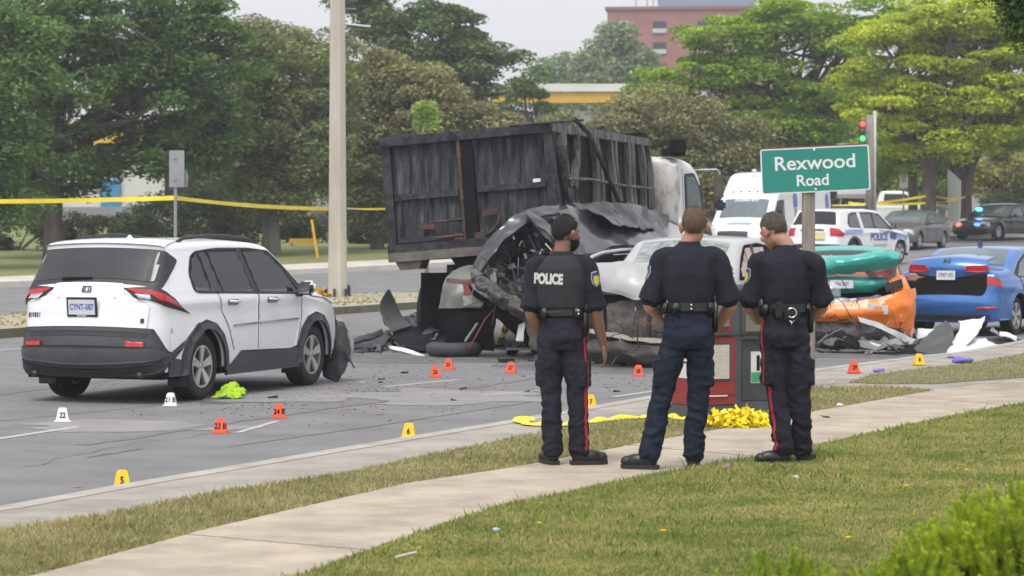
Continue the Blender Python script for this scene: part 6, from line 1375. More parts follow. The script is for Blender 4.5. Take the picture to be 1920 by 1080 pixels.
for i, (x, y, s_, m_, lb) in enumerate([(680, 718, .07, 'pale_fitting', 'small whitish fragment on the asphalt right of the white SUV'), (713, 718, .05, 'black_plastic', 'small black chip on the asphalt right of the whitish fragment'), (850, 752, .06, 'black_plastic', 'small black chip on the near lane below the tyre'), (870, 730, .06, 'black_plastic', 'black crumb right of the lane dash below the tyre'),
      (757, 700, .09, 'black_plastic', 'dark splinter left of the orange markers'), (716, 712, .07, 'black_plastic', 'dark crumb below the dark splinter'), (805, 678, .06, 'red_lamp', 'tiny red lens chip left of the tyre'), (983, 706, .05, 'black_plastic', 'dark chip right of the lone orange marker'), (988, 735, .07, 'pale_fitting', 'pale bent chip left of the first officer'),
      (512, 747, .09, 'black_plastic', 'flat dark strip right of the green vest'), (1157, 735, .06, 'black_plastic', 'black crumb between the first two officers'), (752, 655, .06, 'white_torn_plastic', 'white crumb in front of the dark heap'), (1380, 880, .0, 'black_plastic', '')]):
    if s_: o = MB().box((0, 0, s_*.12), (s_*1.1, s_*.6, s_*.22)).crumple(s_*.5, 20, i).build('debris_chip', MATS[m_]); o.location = P(x, y, 0); tag(o, lb, 'debris')
# crumbs nobody could count
mb = MB()
for i in range(900):
    if r.random() < .6: x, y = r.normal(560, 190), r.normal(745, 22)
    else: x, y = r.uniform(640, 1260), r.uniform(672, 745)
    if not (0 < x < 1300 and 668 < y < 800): continue
    p = P(x, y, 0)
    if p.x > -3.41+.44*(p.y-17.8)-.4: continue
    s_ = r.uniform(.003, .011); mb.box(p+Vector((0, 0, s_*.3)), (s_*2, s_*1.4, s_*.6), Matrix.Rotation(r.random()*3, 3, 'Z'))
tag(mb.build('glass_crumbs', pm('dark_crumbs', (.03, .03, .032), .5, col2=(.12, .12, .12), scale=3)), 'scattered dark crumbs and glass bits over the road', 'debris', kind='stuff')
# right hand side wreckage
shard('wheel_arch_liner', 'dark grey arch liner standing on the kerb by the taxi', [[(1772, 604, 38.6), (1776, 606, 38.5)], [(1745, 625, 38.4), (1790, 622, 38.3)], [(1715, 650, 38.2), (1785, 655, 38.0)], [(1718, 662, 38.0), (1775, 668, 37.9)]], MATS['dark_grey_plastic'], .012, .03, 21)
shard('pale_plastic_panel', 'pale plastic panel lying between taxi and blue sedan', [[(1720, 618, 40.2), (1785, 618, 40.4)], [(1718, 636, 39.8), (1775, 640, 39.6)]], MATS['white_torn_plastic'], .01, .02, 22)
shard('crushed_liner', 'wide black liner sagging under the taxi bumper', [[(1560, 632, 38.6), (1640, 640, 38.5), (1720, 650, 38.4)], [(1560, 650, 38.2), (1640, 655, 38.0), (1718, 668, 37.8)]], bgap, .02, .06, 23)
shard('silver_liner_sheet', 'crumpled silvery sheet under the taxi bumper', [[(1600, 644, 38.0), (1650, 640, 37.9), (1690, 640, 37.9)], [(1610, 655, 37.8), (1655, 656, 37.7), (1695, 654, 37.7)]], MATS['lamp_silver'], .006, .05, 24, fold=.04)
bagw = pm('white_plastic_bag', (.62, .61, .66), .45, var=.06, scale=4)
shard('plastic_bag', 'white and lilac plastic bag with an upright flap by the blue sedan', [[(1796, 606, 38.4), (1848, 598, 38.4)], [(1800, 622, 38.3), (1840, 618, 38.2)], [(1785, 645, 38.1), (1820, 640, 38.0)], [(1770, 668, 37.8), (1800, 664, 37.8)]], bagw, .012, .03, 25, 18, 14, .03)
shard('plastic_bag', 'wide crumpled white bag lying flat by the kerb', [[(1795, 645, 38.3), (1840, 638, 38.4), (1880, 655, 38.2)], [(1780, 655, 38.0), (1840, 652, 37.9), (1890, 662, 37.9)], [(1778, 667, 37.7), (1845, 669, 37.6), (1880, 665, 37.7)]], bagw, .02, .05, 26, 20, 20, .04)
for i, (x0_, y0_, x1_, y1_, lab, m_) in enumerate([(1858, 615, 1885, 640, 'grey torn strip left of the blue sedan wheel', 'lamp_silver'), (1875, 625, 1905, 632, 'curved pale strip under the blue sedan wheel', 'white_torn_plastic'), (1880, 650, 1925, 645, 'long pale blue trim strip at the right edge', 'pale_trim_blue'), (1850, 636, 1920, 640, 'dark bumper length lying under the blue sedan', 'black_plastic')]):
    if m_ not in MATS: pm(m_, (.42, .52, .62), .4)
    shard('torn_strip', lab, [[(x0_, y0_, 39.4), ((x0_+x1_)/2, (y0_+y1_)/2-3, 39.4), (x1_, y1_, 39.5)], [(x0_, y0_+7, 39.2), ((x0_+x1_)/2, (y0_+y1_)/2+6, 39.2), (x1_, y1_+9, 39.3)]], MATS[m_], .02, .02, 30+i)
lil = pm('blue_glove', (.14, .13, .48), .6, var=.1)
for x, y, s_, lab in ((1647, 697, .06, 'small purple-blue glove left on the kerb paving'), (1805, 680, .10, 'bigger purple-blue glove on the grass edge at right'), (1783, 671, .04, 'scrap of purple-blue plastic beside the white bag')):
    o = MB().ball((0, 0, s_*.25), s_, 12, 8, (1.3, .7, .35)).crumple(s_*.3, 12, x).build('glove', lil, None, True); o.location = P(x, y, .15); tag(o, lab, 'glove')
# ================================================================== STREET FURNITURE NEAR US
gsign = pm('sign_green', (.012, .21, .17), .5, var=.06, scale=3)
wsign = pm('sign_white', (.66, .68, .68), .5, var=.03)
pk = Vector(((1517-960)*28/FPX, 28, .15))
b = thing('street_sign', 'green Rexwood Road street sign on a wooden post', 'street sign', pk)
hpost = Q(1520, 352, 28).z-.15
mb = MB(); mb.box((0, .06, hpost/2+.12), (.135, .095, hpost+.24), None, .97); mb.build('post', wood, b, bevel=.008)
e = bpy.data.objects.new('sign_panel', None); COL.objects.link(e); e.parent = b; e.location = ((1528-1517)*28/FPX, -.02, Q(0, 318, 28).z-.15); e.rotation_euler = (0, R(-2.4), R(-14))
e['label'] = 'green panel with white border and lettering'
def rrect(w_, h_, r_): return roundpoly([(-w_/2, -h_/2), (w_/2, -h_/2), (w_/2, h_/2), (-w_/2, h_/2)], r_, 5)
pl = lambda d: (lambda x, y, h: Vector((x, d-h, y)))
MB().prism(rrect(1.145, .475, .03), 0, .006, pl(0)).build('sign_border', wsign, e)
MB().prism(rrect(1.115, .445, .022), 0, .003, pl(-.006)).build('sign_face', gsign, e)
for tx_, sz, x, z in (('Rexwood', .205, .0, .07), ('Road', .165, -.03, -.115)):
    V, F = textmesh(tx_, sz, .003); V2 = [Vector((v.x*1.02*(1.06 if tx_ == 'Rexwood' else 1)+x, -.0115, v.y+z)) for v in V]
    # open the letter spacing a little
    o = obj('lettering', V2, F, wsign, e)
for z in (.209, -.205): MB().lathe([(.001, -.022), (.012, -.02), (.014, -.008)], 10, 'y', (0, 0, z)).build('bolt', pm('bolt_white', (.7, .7, .68), .4), e)
MB().prism([(-.55, -.008), (.56, -.008), (.56, .002), (-.55, .002)], -.25, -.238, lambda x, y, h: Vector((x, y, -h+.0))).build('top_edge', pm('rusty_edge', (.2, .07, .06), .7), e)

redb = pm('red_box_paint', (.25, .022, .022), .45, var=.12, scale=4)
grnb = pm('dark_grey_green_paint', (.045, .052, .055), .5, var=.15, scale=4)
oliv = pm('olive_window', (.16, .155, .115), .25, var=.1, scale=3, spec=.6)
paperm = pm('newsprint', (.36, .34, .29), .8, col2=(.52, .50, .45), scale=14, stretch=(1, 1, 6))
bp_ = P(1318, 782, .15)
b = thing('newspaper_box', 'red newspaper box with paper behind its window, between the officers', 'newspaper box', bp_, R(24))
MB().box((0, 0, .06), (.50, .44, .12), None, .9).build('base', greyp, b, bevel=.01)
MB().box((0, 0, .42), (.44, .40, .62)).build('cabinet', redb, b, bevel=.012)
MB().box((0, .02, .93), (.44, .36, .40), None, .9).build('head', redb, b, bevel=.015)
MB().box((0, -.207, .46), (.40, .012, .50)).build('door', redb, b, bevel=.004)
MB().box((0, -.216, .50), (.33, .008, .34)).build('window_frame', greyp, b); MB().box((0, -.222, .50), (.29, .006, .30)).build('newspaper', paperm, b)
MB().box((0, -.188, .93), (.32, .012, .24)).build('upper_window', oliv, b); MB().box((0, -.215, .745), (.40, .05, .035)).build('handle', greyp, b, bevel=.01)
for x, w_ in ((-.226, .2), (.226, .2)):
    MB().box((x, -.02, .57), (.008, w_, .13)).build('white_sticker', wht, b); MB().box((x, -.02, .42), (.008, w_, .13)).build('white_sticker', wht, b)
MB().box((0, -.216, .20), (.26, .004, .012)).build('white_line', wht, b)
bp_ = P(1402, 768, .15)
b = thing('newspaper_box', 'dark grey-green newspaper box with olive window right of the red one', 'newspaper box', bp_, R(16))
MB().box((0, 0, .05), (.36, .40, .10), None, .85).build('base', greyp, b, bevel=.01)
MB().box((0, 0, .40), (.26, .36, .62)).build('pedestal', grnb, b, bevel=.01)
MB().box((0, 0, .90), (.30, .38, .42)).build('cabinet', grnb, b, bevel=.015); MB().box((0, .0, 1.13), (.33, .40, .05), None, .8).build('lid', grnb, b, bevel=.01)
MB().box((-.01, -.193, .90), (.17, .012, .34)).build('window', oliv, b); MB().box((0, -.2, .67), (.26, .05, .03)).build('handle', greyp, b, bevel=.008)
MB().box((.02, -.184, .40), (.12, .006, .29)).build('white_card', wht, b); MB().box((.02, -.189, .31), (.115, .004, .09)).build('green_print', pm('card_green', (.04, .30, .12), .5), b)
MB().box((.03, -.189, .44), (.03, .004, .14)).build('black_print', seam, b)
b = thing('striped_marker_board', 'small yellow and white striped board behind the dark newspaper box', 'marker board', P(1424, 745, .15), R(6))
MB().box((0, 0, .13), (.15, .03, .26), None, .6).build('board', wht, b, bevel=.004)
for k in range(2): MB().box((-.01, -.018, .09+.1*k), (.13-.03*k, .006, .045), Matrix.Rotation(R(-40), 3, 'Y')).build('yellow_stripe', yel, b)
MB().box((-.07, .02, .28), (.05, .04, .12)).build('orange_tag', pm('marker_orange', (.75, .09, .03), .5, var=.05), b)
heap('tape_heap', 'heap of bright yellow police tape at the foot of the newspaper boxes', P(1385, 803, .15)+Vector((0, .25, 0)), .64, .5, .11, 650, pm('bright_tape_yellow', (.82, .66, .02), .4, var=.12, scale=9), 9, .045)
def ground_ribbon(name, label, pts, wd, z, mat, wob=.03):
    L = resample([tuple(P(x, y, z)[:2]) for x, y in pts], 60); V = []
    for i, p in enumerate(L):
        t = (L[min(i+1, 59)]-L[max(i-1, 0)]).normalized(); n_ = Vector((t.y, -t.x)); h_ = .012+.012*(1+math.sin(i*.9)); q = p+n_*wob*math.sin(i*.5)
        for s_, hh in ((-.5, 0), (-.2, 1), (.2, 1), (.5, 0)): r_ = q+n_*wd*s_; V.append((r_.x, r_.y, z+.006+h_*hh))
    F = [(i*4+k, i*4+k+1, i*4+k+5, i*4+k+4) for i in range(59) for k in range(3)]
    o = obj(name, V, F, mat, None, True); tag(o, label, 'police tape'); return o
ground_ribbon('dropped_tape', 'yellow tape lying along the paving from the first officer to the newspaper boxes', [(1000, 789), (972, 790), (985, 797), (1050, 799), (1110, 792), (1170, 786), (1250, 781), (1300, 790)], .085, .15, MATS['bright_tape_yellow'], .02)

# evidence markers
def marker(x, y, col, txt, label, z=0.):
    cm = {'orange': pm('marker_orange', (.75, .09, .03), .5, var=.05), 'white': pm('marker_white', (.72, .73, .74), .5, var=.04), 'yellow': pm('marker_yellow', (.80, .50, .01), .5, var=.05)}[col]
    e = thing('evidence_marker', label, 'evidence marker', P(x, y, z), R(random.uniform(-12, 12)))
    MB().box((0, 0, .006), (.155, .12, .012)).build('flange', cm, e, bevel=.004)
    pr = roundpoly([(-.062, .01), (.062, .01), (.036, .135), (-.036, .135)], .02, 4)
    mb = MB(); V = [(x_, -.045+(.0+z_*.27), z_) for x_, z_ in pr]+[(x_, .045-(z_*.27), z_) for x_, z_ in pr]; n = len(pr)
    mb.add(V, [tuple(range(n)), tuple(range(2*n-1, n-1, -1))]+[(i, i+n, (i+1) % n+n, (i+1) % n) for i in range(n)]); mb.build('tent', cm, e)
    if txt:
        V, F = textmesh(txt, .070, .0018); obj('number', [Vector((v.x*.82, -.047+(v.y+.062)*.27-.001, v.y+.062)) for v in V], F, seam, e)
for a in [(117, 791, 'white', '22', 'white evidence marker nearest the left edge'), (320, 761, 'white', '21 B', 'white evidence marker beside the rear wheel of the white SUV'),
          (414, 812, 'orange', '23 B', 'orange evidence marker below the lime vest, nearest to us'), (523, 784, 'orange', '24 B', 'orange evidence marker right of the lime vest'),
          (816, 707, 'orange', '26', 'orange evidence marker just left below the lying tyre'), (841, 693, 'orange', '25', 'orange evidence marker touching the lying tyre'),
          (958, 699, 'orange', '27', 'lone orange evidence marker left of the first officer'), (1197, 705, 'orange', '28', 'orange evidence marker between the first two officers'),
          (1601, 699, 'orange', '29', 'orange evidence marker on the kerb in front of the taxi'), (229, 917, 'yellow', '5', 'yellow evidence marker at the kerb near the lower left'),
          (767, 822, 'yellow', '6', 'yellow evidence marker at the kerb left of the first officer'), (1107, 765, 'yellow', '7', 'yellow evidence marker mostly hidden by the first officer'), (1723, 684, 'yellow', '8', 'yellow evidence marker at right by the white bags')]:
    marker(*a, z=.15 if a[0] in (1601, 1723) else 0)
V, F = grid_sheet([[(-.17, -.08, .005), (-.08, -.10, .02), (.02, -.10, .01), (.12, -.07, .01)], [(-.15, -.02, .03), (-.06, -.03, .10), (.05, -.03, .09), (.16, .0, .06)], [(-.10, .05, .04), (-.02, .05, .13), (.08, .06, .15), (.19, .06, .08)], [(-.06, .12, .0), (.0, .13, .02), (.1, .14, .03), (.18, .12, .01)]], 34, 34, .035, 13, 4, .004, .02)
o = obj('safety_vest', [Vector((v[0], v[1], max(.004, v[2]))) for v in V], F, pm('hi_vis_lime', (.33, .55, .02), .7, var=.08), None, True); o.location = P(428, 748, 0); tag(o, 'crumpled lime hi-vis vest lying on the road by the white SUV', 'vest')

# small litter on the grass and paving
def litter(x, y, w_, d_, h_, mat, label, name='litter', z=.16, amp=.4):
    o = MB().ball((0, 0, h_/2), 1, 10, 6, (w_/2, d_/2, h_/2)).crumple(amp*w_, 3/w_*.3, x).build(name, mat, None, True); o.location = P(x, y, z); return tag(o, label, 'litter')
litter(932, 1000, .05, .03, .025, pm('pale_blue_wrapper', (.3, .5, .7), .4), 'small blue and white wrapper on the lawn', 'wrapper')
litter(936, 1008, .025, .02, .015, wht, 'tiny white scrap beside the blue wrapper', 'paper_scrap')
o = MB().tube([P(742, 1045, .18), P(780, 1036, .185)], .006, 6).build('white_stick', wht); tag(o, 'thin white stick on the lawn near the bottom', 'litter')
litter(785, 1031, .03, .025, .02, yel, 'yellow bit at the end of the white stick', 'paper_scrap')
litter(1494, 902, .035, .03, .04, wht, 'small white scrap below the third officer', 'paper_scrap')
litter(1360, 883, .08, .06, .04, pm('brown_wrapper', (.16, .09, .08), .6, col2=(.3, .25, .25), scale=30), 'crumpled brown wrapper at the lawn edge', 'wrapper')
litter(1797, 773, .10, .03, .012, pm('red_scrap', (.6, .09, .05), .5), 'flat red scrap on the sidewalk at right', 'paper_scrap', .16)
litter(1575, 761, .07, .04, .02, wht, 'small white scrap on the verge by the sign post', 'paper_scrap'); litter(1546, 782, .09, .05, .008, greyp, 'flat grey scrap on the sidewalk by the sign post', 'paper_scrap', .158)
litter(1562, 719, .10, .05, .02, pm('pinkish_paper', (.6, .35, .33), .6), 'pinkish paper scrap on the paving right of the sign post', 'paper_scrap', .15)
for x, y in ((1813, 883), (1699, 913), (1012, 983), (1244, 997), (1590, 1010)):
    o = MB().lathe([(.001, 0), (.016, .004), (.02, .010), (.001, .013)], 9).build('dandelion', pm('dandelion_yellow', (.75, .48, .01), .6), None, True); o.location = P(x, y, .2)
    tag(o, 'small yellow dandelion flower in the mown lawn', 'flower', 'dandelions in the lawn')

# ------------------------------------------------------------------ yew bush in the near corner
def yew(label, cx, cy, hx, hy, top, n, seed, mat):
    r = np.random.default_rng(seed); root = thing('yew_bush', label, 'bush', (cx, cy, .15)); S_ = []; V = []; F = []
    zt = top-.15; P0 = []; 
    for i in range(n):
        a = r.random()*6.28; rr = r.random()**.5; x, y = hx*rr*math.cos(a), hy*rr*math.sin(a)
        h_ = zt*(.55+.45*math.sqrt(max(0, 1-rr*rr)))*(.8+.3*r.random()); l = r.uniform(.10, .20); d = np.array((x/hx*.5+r.normal()*.2, y/hy*.5+r.normal()*.2, 1.)); d /= np.linalg.norm(d)
        z_ = h_ if r.random() < .5 else h_*r.uniform(.25, 1)
        P0.append((np.array((x*(1.15 if z_ < h_ else 1), y*(1.15 if z_ < h_ else 1), z_-l)), d, l))
    nn = 64; N = n*nn; base = np.repeat(np.array([p[0] for p in P0]), nn, 0); D = np.repeat(np.array([p[1] for p in P0]), nn, 0); Ls = np.repeat(np.array([p[2] for p in P0]), nn)
    t = np.tile(np.linspace(0, 1, nn), n); pos = base+D*(Ls*t)[:, None]; ang = np.tile(np.arange(nn)*2.4, n)+np.repeat(r.random(n)*6, nn)
    side = np.stack([np.cos(ang), np.sin(ang), .55+0*ang], 1); side /= np.linalg.norm(side, axis=1)[:, None]; ln = .030*(1.1-.7*t)*(.8+.4*r.random(N)); w_ = np.cross(side, D); w_ /= np.linalg.norm(w_, axis=1)[:, None]; w_ *= .0045
    V = np.empty((N, 4, 3)); V[:, 0] = pos-w_; V[:, 1] = pos+w_; V[:, 2] = pos+side*ln[:, None]+w_*.6; V[:, 3] = pos+side*ln[:, None]-w_*.6
    me = bpy.data.meshes.new('foliage'); me.vertices.add(4*N); me.vertices.foreach_set('co', V.reshape(-1)); me.loops.add(4*N); me.loops.foreach_set('vertex_index', np.arange(4*N, dtype=np.int32))
    me.polygons.add(N); me.polygons.foreach_set('loop_start', np.arange(0, 4*N, 4, dtype=np.int32)); me.update(); me.materials.append(mat); link('foliage', me, root)
    mb = MB()
    for p, d, l in P0[::3]: mb.tube([(0, 0, 0), Vector(p)*.6, Vector(p)], [.008, .005, .003], 4, False)
    mb.build('stems', bark, root)
Lyew = leafmat('yew_needles', (.13, .22, .015), (.58, .66, .06), .4, 2.2, 30)
yew('large bright green yew bush in the lower right corner', 2.0, 9.6, .60, .5, .92, 1500, 5, Lyew)
yew('low bright green yew bush cut by the bottom edge', .92, 9.0, .26, .25, .745, 300, 6, Lyew)
yew('low bright green yew shoots joining the big corner bush', 1.36, 9.1, .24, .25, .755, 260, 7, Lyew)

# ================================================================== PEOPLE
def ell(mb, c, r_, rot=None, seg=20, rings=14):
    t = MB().ball((0, 0, 0), 1, seg, rings); V = [Vector((v.x*r_[0], v.y*r_[1], v.z*r_[2])) for v in t.V]
    if rot is not None: V = [rot @ v for v in V]
    mb.add([v+Vector(c) for v in V], t.F)
def rings(mb, L, yaw=0., seg=28, pw=2.3):
    """L: (x, y, z, rx, ry) level ellipses, squarish"""
    V = []; n = len(L); c0, s0 = math.cos(yaw), math.sin(yaw)
    for x, y, z, rx, ry in L:
        for k in range(seg):
            a = 2*math.pi*k/seg; ca, sa = math.cos(a), math.sin(a)
            X = rx*math.copysign(abs(ca)**(2/pw), ca); Y_ = ry*math.copysign(abs(sa)**(2/pw), sa)
            V.append(Vector((x+X*c0-Y_*s0, y+X*s0+Y_*c0, z)))
    mb.add(V, [(i*seg+k, i*seg+(k+1) % seg, (i+1)*seg+(k+1) % seg, (i+1)*seg+k) for i in range(n-1) for k in range(seg)]+[tuple(range(seg))[::-1], tuple(range((n-1)*seg, n*seg))])
def limb(mb, pts, rad, seg=16):
    """smooth tapered limb through joints, with rounded ends"""
    P_ = [Vector(p) for p in pts]; out = []; rr = []; n = len(P_)
    for i in range(n-1):
        for k in range(5):
            t = k/5; p0, p1, p2, p3 = P_[max(i-1, 0)], P_[i], P_[i+1], P_[min(i+2, n-1)]
            out.append(.5*((2*p1)+(-p0+p2)*t+(2*p0-5*p1+4*p2-p3)*t*t+(-p0+3*p1-3*p2+p3)*t**3)); rr.append(rad[i]*(1-t)+rad[i+1]*t)
    out.append(P_[-1]); rr.append(rad[-1]); mb.tube(out, rr, seg)
    ell(mb, out[0], (rr[0],)*3, None, 12, 8); ell(mb, out[-1], (rr[-1],)*3, None, 12, 8)
def solid(name, mb, mat, parent, voxel=.009, smooth=4, wr_=None):
    me = mesh(name, mb.V, mb.F); o = link(name, me)
    m = o.modifiers.new('r', 'REMESH'); m.mode = 'VOXEL'; m.voxel_size = voxel
    if smooth: s_ = o.modifiers.new('s', 'SMOOTH'); s_.iterations = smooth; s_.factor = .5
    dg = bpy.context.evaluated_depsgraph_get(); dg.update(); n = bpy.data.meshes.new_from_object(o.evaluated_get(dg)); bpy.data.objects.remove(o)
    n.name = name; n.materials.clear(); n.materials.append(mat); n.polygons.foreach_set('use_smooth', [True]*len(n.polygons))
    if wr_: wr_(n)
    n.update(); return link(name, n, parent)
def cloth(amp, sc, z_of=None, seed=0, st=(1, 1, 1)):
    def f(me):
        me.update()
        N = [v.normal.copy() for v in me.vertices]
        for i, v in enumerate(me.vertices):
            q = Vector((v.co.x*st[0], v.co.y*st[1], v.co.z*st[2]))*sc+Vector((seed, 2*seed, 0)); q += .35*noise.noise_vector(q*.7)
            k = 1-2.2*abs(noise.noise(q)); k2 = noise.noise(q*2.3)*.4
            a = amp*(z_of(v.co) if z_of else 1); v.co += N[i]*a*(k+k2-.35)
    return f
def bvh_of(o): return BVHTree.FromPolygons([v.co.copy() for v in o.data.vertices], [tuple(p.vertices) for p in o.data.polygons])
def project(bv, p, d, off=.003):
    h = bv.ray_cast(Vector(p), Vector(d).normalized())
    return (h[0]-Vector(d).normalized()*off, h[1]) if h[0] else (None, None)
skinA = pm('skin_brown', (.22, .115, .075), .55, var=.08, scale=8, bump=.1, bscale=120)
skinB = pm('skin_ruddy', (.42, .21, .145), .55, var=.1, scale=8, bump=.1, bscale=120)
navyc = pm('navy_uniform_shirt', (.014, .0145, .024), .85, var=.2, scale=7, bump=.35, bscale=45, spec=.25)
trouA = pm('black_navy_trousers', (.0165, .016, .026), .88, var=.2, scale=7, bump=.35, bscale=40, spec=.25)
trouB = pm('blue_black_cargo_trousers', (.010, .015, .030), .85, var=.3, scale=6, bump=.4, bscale=40, spec=.25)
vestm = pm('charcoal_vest', (.022, .025, .029), .8, var=.12, scale=6, bump=.3, bscale=80, spec=.3)
leath = pm('black_leather', (.008, .008, .009), .4, var=.2, scale=20, bump=.2, bscale=90)
bootm = pm('black_boots', (.012, .012, .014), .38, var=.2, scale=20)
solem = pm('boot_sole', (.02, .02, .021), .8)
stripe = pm('red_stripe', (.36, .02, .045), .75, var=.1)
def hand(mb, w_, fdir, side, thumb, s=1.):
    """five unequal bent fingers and a palm, rooted at the wrist w_, pointing along fdir; side = across the palm towards the thumb; thumb: palm normal"""
    w_, f, sd, nm = Vector(w_), Vector(fdir).normalized(), Vector(side).normalized(), Vector(thumb).normalized()
    c = w_+f*.05*s; M = Matrix((sd, nm, f)).transposed(); mb.box(c, (.078*s, .028*s, .09*s), M); ell(mb, c, (.042*s, .019*s, .052*s), M, 12, 8); ell(mb, w_, (.026*s, .021*s, .03*s), M, 12, 8)
    for k, L_ in enumerate((.070, .078, .072, .058)):
        b0 = w_+f*.088*s+sd*(.030-.020*k)*s; p1 = b0+f*L_*.42*s+nm*.006*s; p2 = p1+(f*.86+nm*.5)*L_*.33*s; p3 = p2+(f*.55+nm*.85)*L_*.30*s
        mb.tube([b0-f*.02*s, b0, p1, p2, p3], [.0092*s, .0095*s, .0088*s, .008*s, .0062*s], 8); ell(mb, p3, (.0062*s,)*3, None, 8, 6)
    t0 = w_+f*.03*s+sd*.03*s; t1 = t0+(f*.6+sd*.7+nm*.3)*.035*s; t2 = t1+(f*.85+sd*.25+nm*.4)*.03*s
    mb.tube([t0-f*.01*s, t0, t1, t2], [.013*s, .0125*s, .0105*s, .0075*s], 8); ell(mb, t2, (.0075*s,)*3, None, 8, 6)
def officer(label, base, sc, J, skin, hairm, trm, vest=False, yaw=0., hyaw=0., hpitch=0., beard=False, stripes=(), seed=1):
    """J: joints in metres before the scale sc; x right, y away from us, z up"""
    root = thing('person', label, 'person', base); root.scale = (1, 1, 1)
    v3 = lambda k: Vector(J[k])*sc
    up = Vector((0, 0, 1)); rt = Vector((math.cos(yaw), math.sin(yaw), 0)); fw = Vector((-math.sin(yaw), math.cos(yaw), 0))
    sh, hp, hd = v3('chest'), v3('hip'), v3('head'); w3 = hp.lerp(sh, .35)
    # ---- body (one continuous skin)
    mb = MB(); HR = Matrix.Rotation(hyaw, 3, 'Z') @ Matrix.Rotation(-hpitch, 3, 'X')
    HK = 1.10*sc; h = lambda x, y, z: hd+HR @ (Vector((x, y, z))*HK)
    def he(c, r_): ell(mb, h(*c), tuple(q*HK for q in r_), HR, 18, 12)
    he((0, -.008, .022), (.076, .098, .098)); he((0, .030, -.045), (.060, .066, .068)); he((0, .045, -.085), (.040, .044, .032)); he((0, .055, .012), (.055, .045, .05))
    he((0, .105, -.012), (.012, .017, .022)); he((0, .098, .008), (.009, .012, .025)); he((0, .092, -.055), (.024, .012, .009)); he((0, .088, .030), (.05, .014, .012))
    for sg in (1, -1): he((sg*.082, -.004, -.014), (.014, .024, .036)); he((sg*.091, -.014, -.002), (.010, .020, .026)); he((sg*.042, .075, -.022), (.022, .018, .02))
    nb = sh+Vector((0, .0, .085*sc))+fw*.005
    limb(mb, [nb-up*.06*sc, nb+up*.02*sc, h(0, -.018, -.06)], [.068*sc, .062*sc, .060*sc])
    rings(mb, [(hp.x, hp.y, hp.z-.10*sc, .10*sc, .07*sc), (hp.x, hp.y, hp.z, .135*sc, .09*sc), (w3.x, w3.y, w3.z, .13*sc, .085*sc), (sh.x, sh.y, sh.z-.1*sc, .15*sc, .09*sc), (sh.x, sh.y, sh.z, .15*sc, .075*sc), (nb.x, nb.y, nb.z, .06*sc, .055*sc)], yaw, 20)
    for s_ in 'lr':
        S_, E_, W_ = v3('s'+s_), v3('e'+s_), v3('w'+s_); limb(mb, [sh+(S_-sh)*.5, S_, S_.lerp(E_, .5), E_, E_.lerp(W_, .35), W_], [.05*sc, .053*sc, .049*sc, .045*sc, .047*sc, .030*sc])
        sd = -1 if s_ == 'l' else 1; fd = Vector(J['f'+s_]); nm = Vector(J['n'+s_]); hand(mb, W_, fd, fd.cross(nm)*(sd), nm, sc)
        H_, K_, A_ = v3('h'+s_), v3('k'+s_), v3('a'+s_); limb(mb, [H_, H_.lerp(K_, .5), K_, K_.lerp(A_, .3), A_], [.075*sc, .062*sc, .05*sc, .05*sc, .034*sc])
        ell(mb, A_+Vector(J['t'+s_]).normalized()*.04-up*.05, (.035, .035, .02))
    solid('body', mb, skin, root, .0065, 3)
    for sg in (1, -1):
        o = MB().ball(h(sg*.031, .083, .008), .0125*sc, 10, 8).build('eye', pm('eye_white', (.5, .48, .45), .2), root, True)
    # ---- hair
    def cap(name, cen, r_, keep, mat, amp=.003):
        t = MB().ball((0, 0, 0), 1, 40, 28); V = []; F = []
        for v in t.V:
            q = Vector((v.x*r_[0], v.y*r_[1], v.z*r_[2]))+Vector(cen); k = keep(q); n_ = v.normalized()
            q += n_*(amp*noise.noise(q*90)-(0 if k > .012 else (.012-k)*.9)); V.append(h(*q))
        F = [f for f in t.F if sum(keep(Vector((t.V[i].x*r_[0], t.V[i].y*r_[1], t.V[i].z*r_[2]))+Vector(cen)) > -.012 for i in f) >= len(f)-1]
        hr = np.random.default_rng(seed+17)
        for _ in range(2600):
            f = F[int(hr.integers(len(F)))]
            if len(f) < 3: continue
            w_ = hr.random(3); w_ /= w_.sum(); p = V[f[0]]*w_[0]+V[f[1]]*w_[1]+V[f[2]]*w_[2]; n_ = (p-h(0, -.01, .0)).normalized(); d_ = (n_+Vector(hr.normal(0, .45, 3))+Vector((0, 0, -.35))).normalized()*hr.uniform(.006, .013); s__ = d_.cross(n_); s__ = s__.normalized()*.0011 if s__.length > 1e-6 else Vector((.001, 0, 0)); b_ = len(V); V += [p-n_*.002-s__, p-n_*.002+s__, p+d_]; F.append((b_, b_+1, b_+2))
        obj(name, V, F, mat, root, True)
    cap('hair', (0, -.010, .024), (.0795, .1025, .101), lambda q: q.z-(.058 if q.y > .055 else (-.004+(.05*max(0, q.y)/.055) if q.y > -.02 else -.060+.45*max(0, q.y+.12)*(abs(q.x) > .05))), hairm)
    if beard: cap('beard', (0, .034, -.052), (.065, .070, .070), lambda q: min(-.028-q.z+.15*max(0, .05-q.y)*0, q.y+.012), hairm)
    # ---- trousers
    mb = MB(); rings(mb, [(hp.x, hp.y, hp.z-.17*sc, .155*sc, .115*sc), (hp.x, hp.y-fw.y*.008, hp.z-.08*sc, .178*sc, .135*sc), (hp.x, hp.y, hp.z+.03*sc, .168*sc, .122*sc), (w3.x, w3.y, w3.z-.005, .158*sc, .112*sc)], yaw)
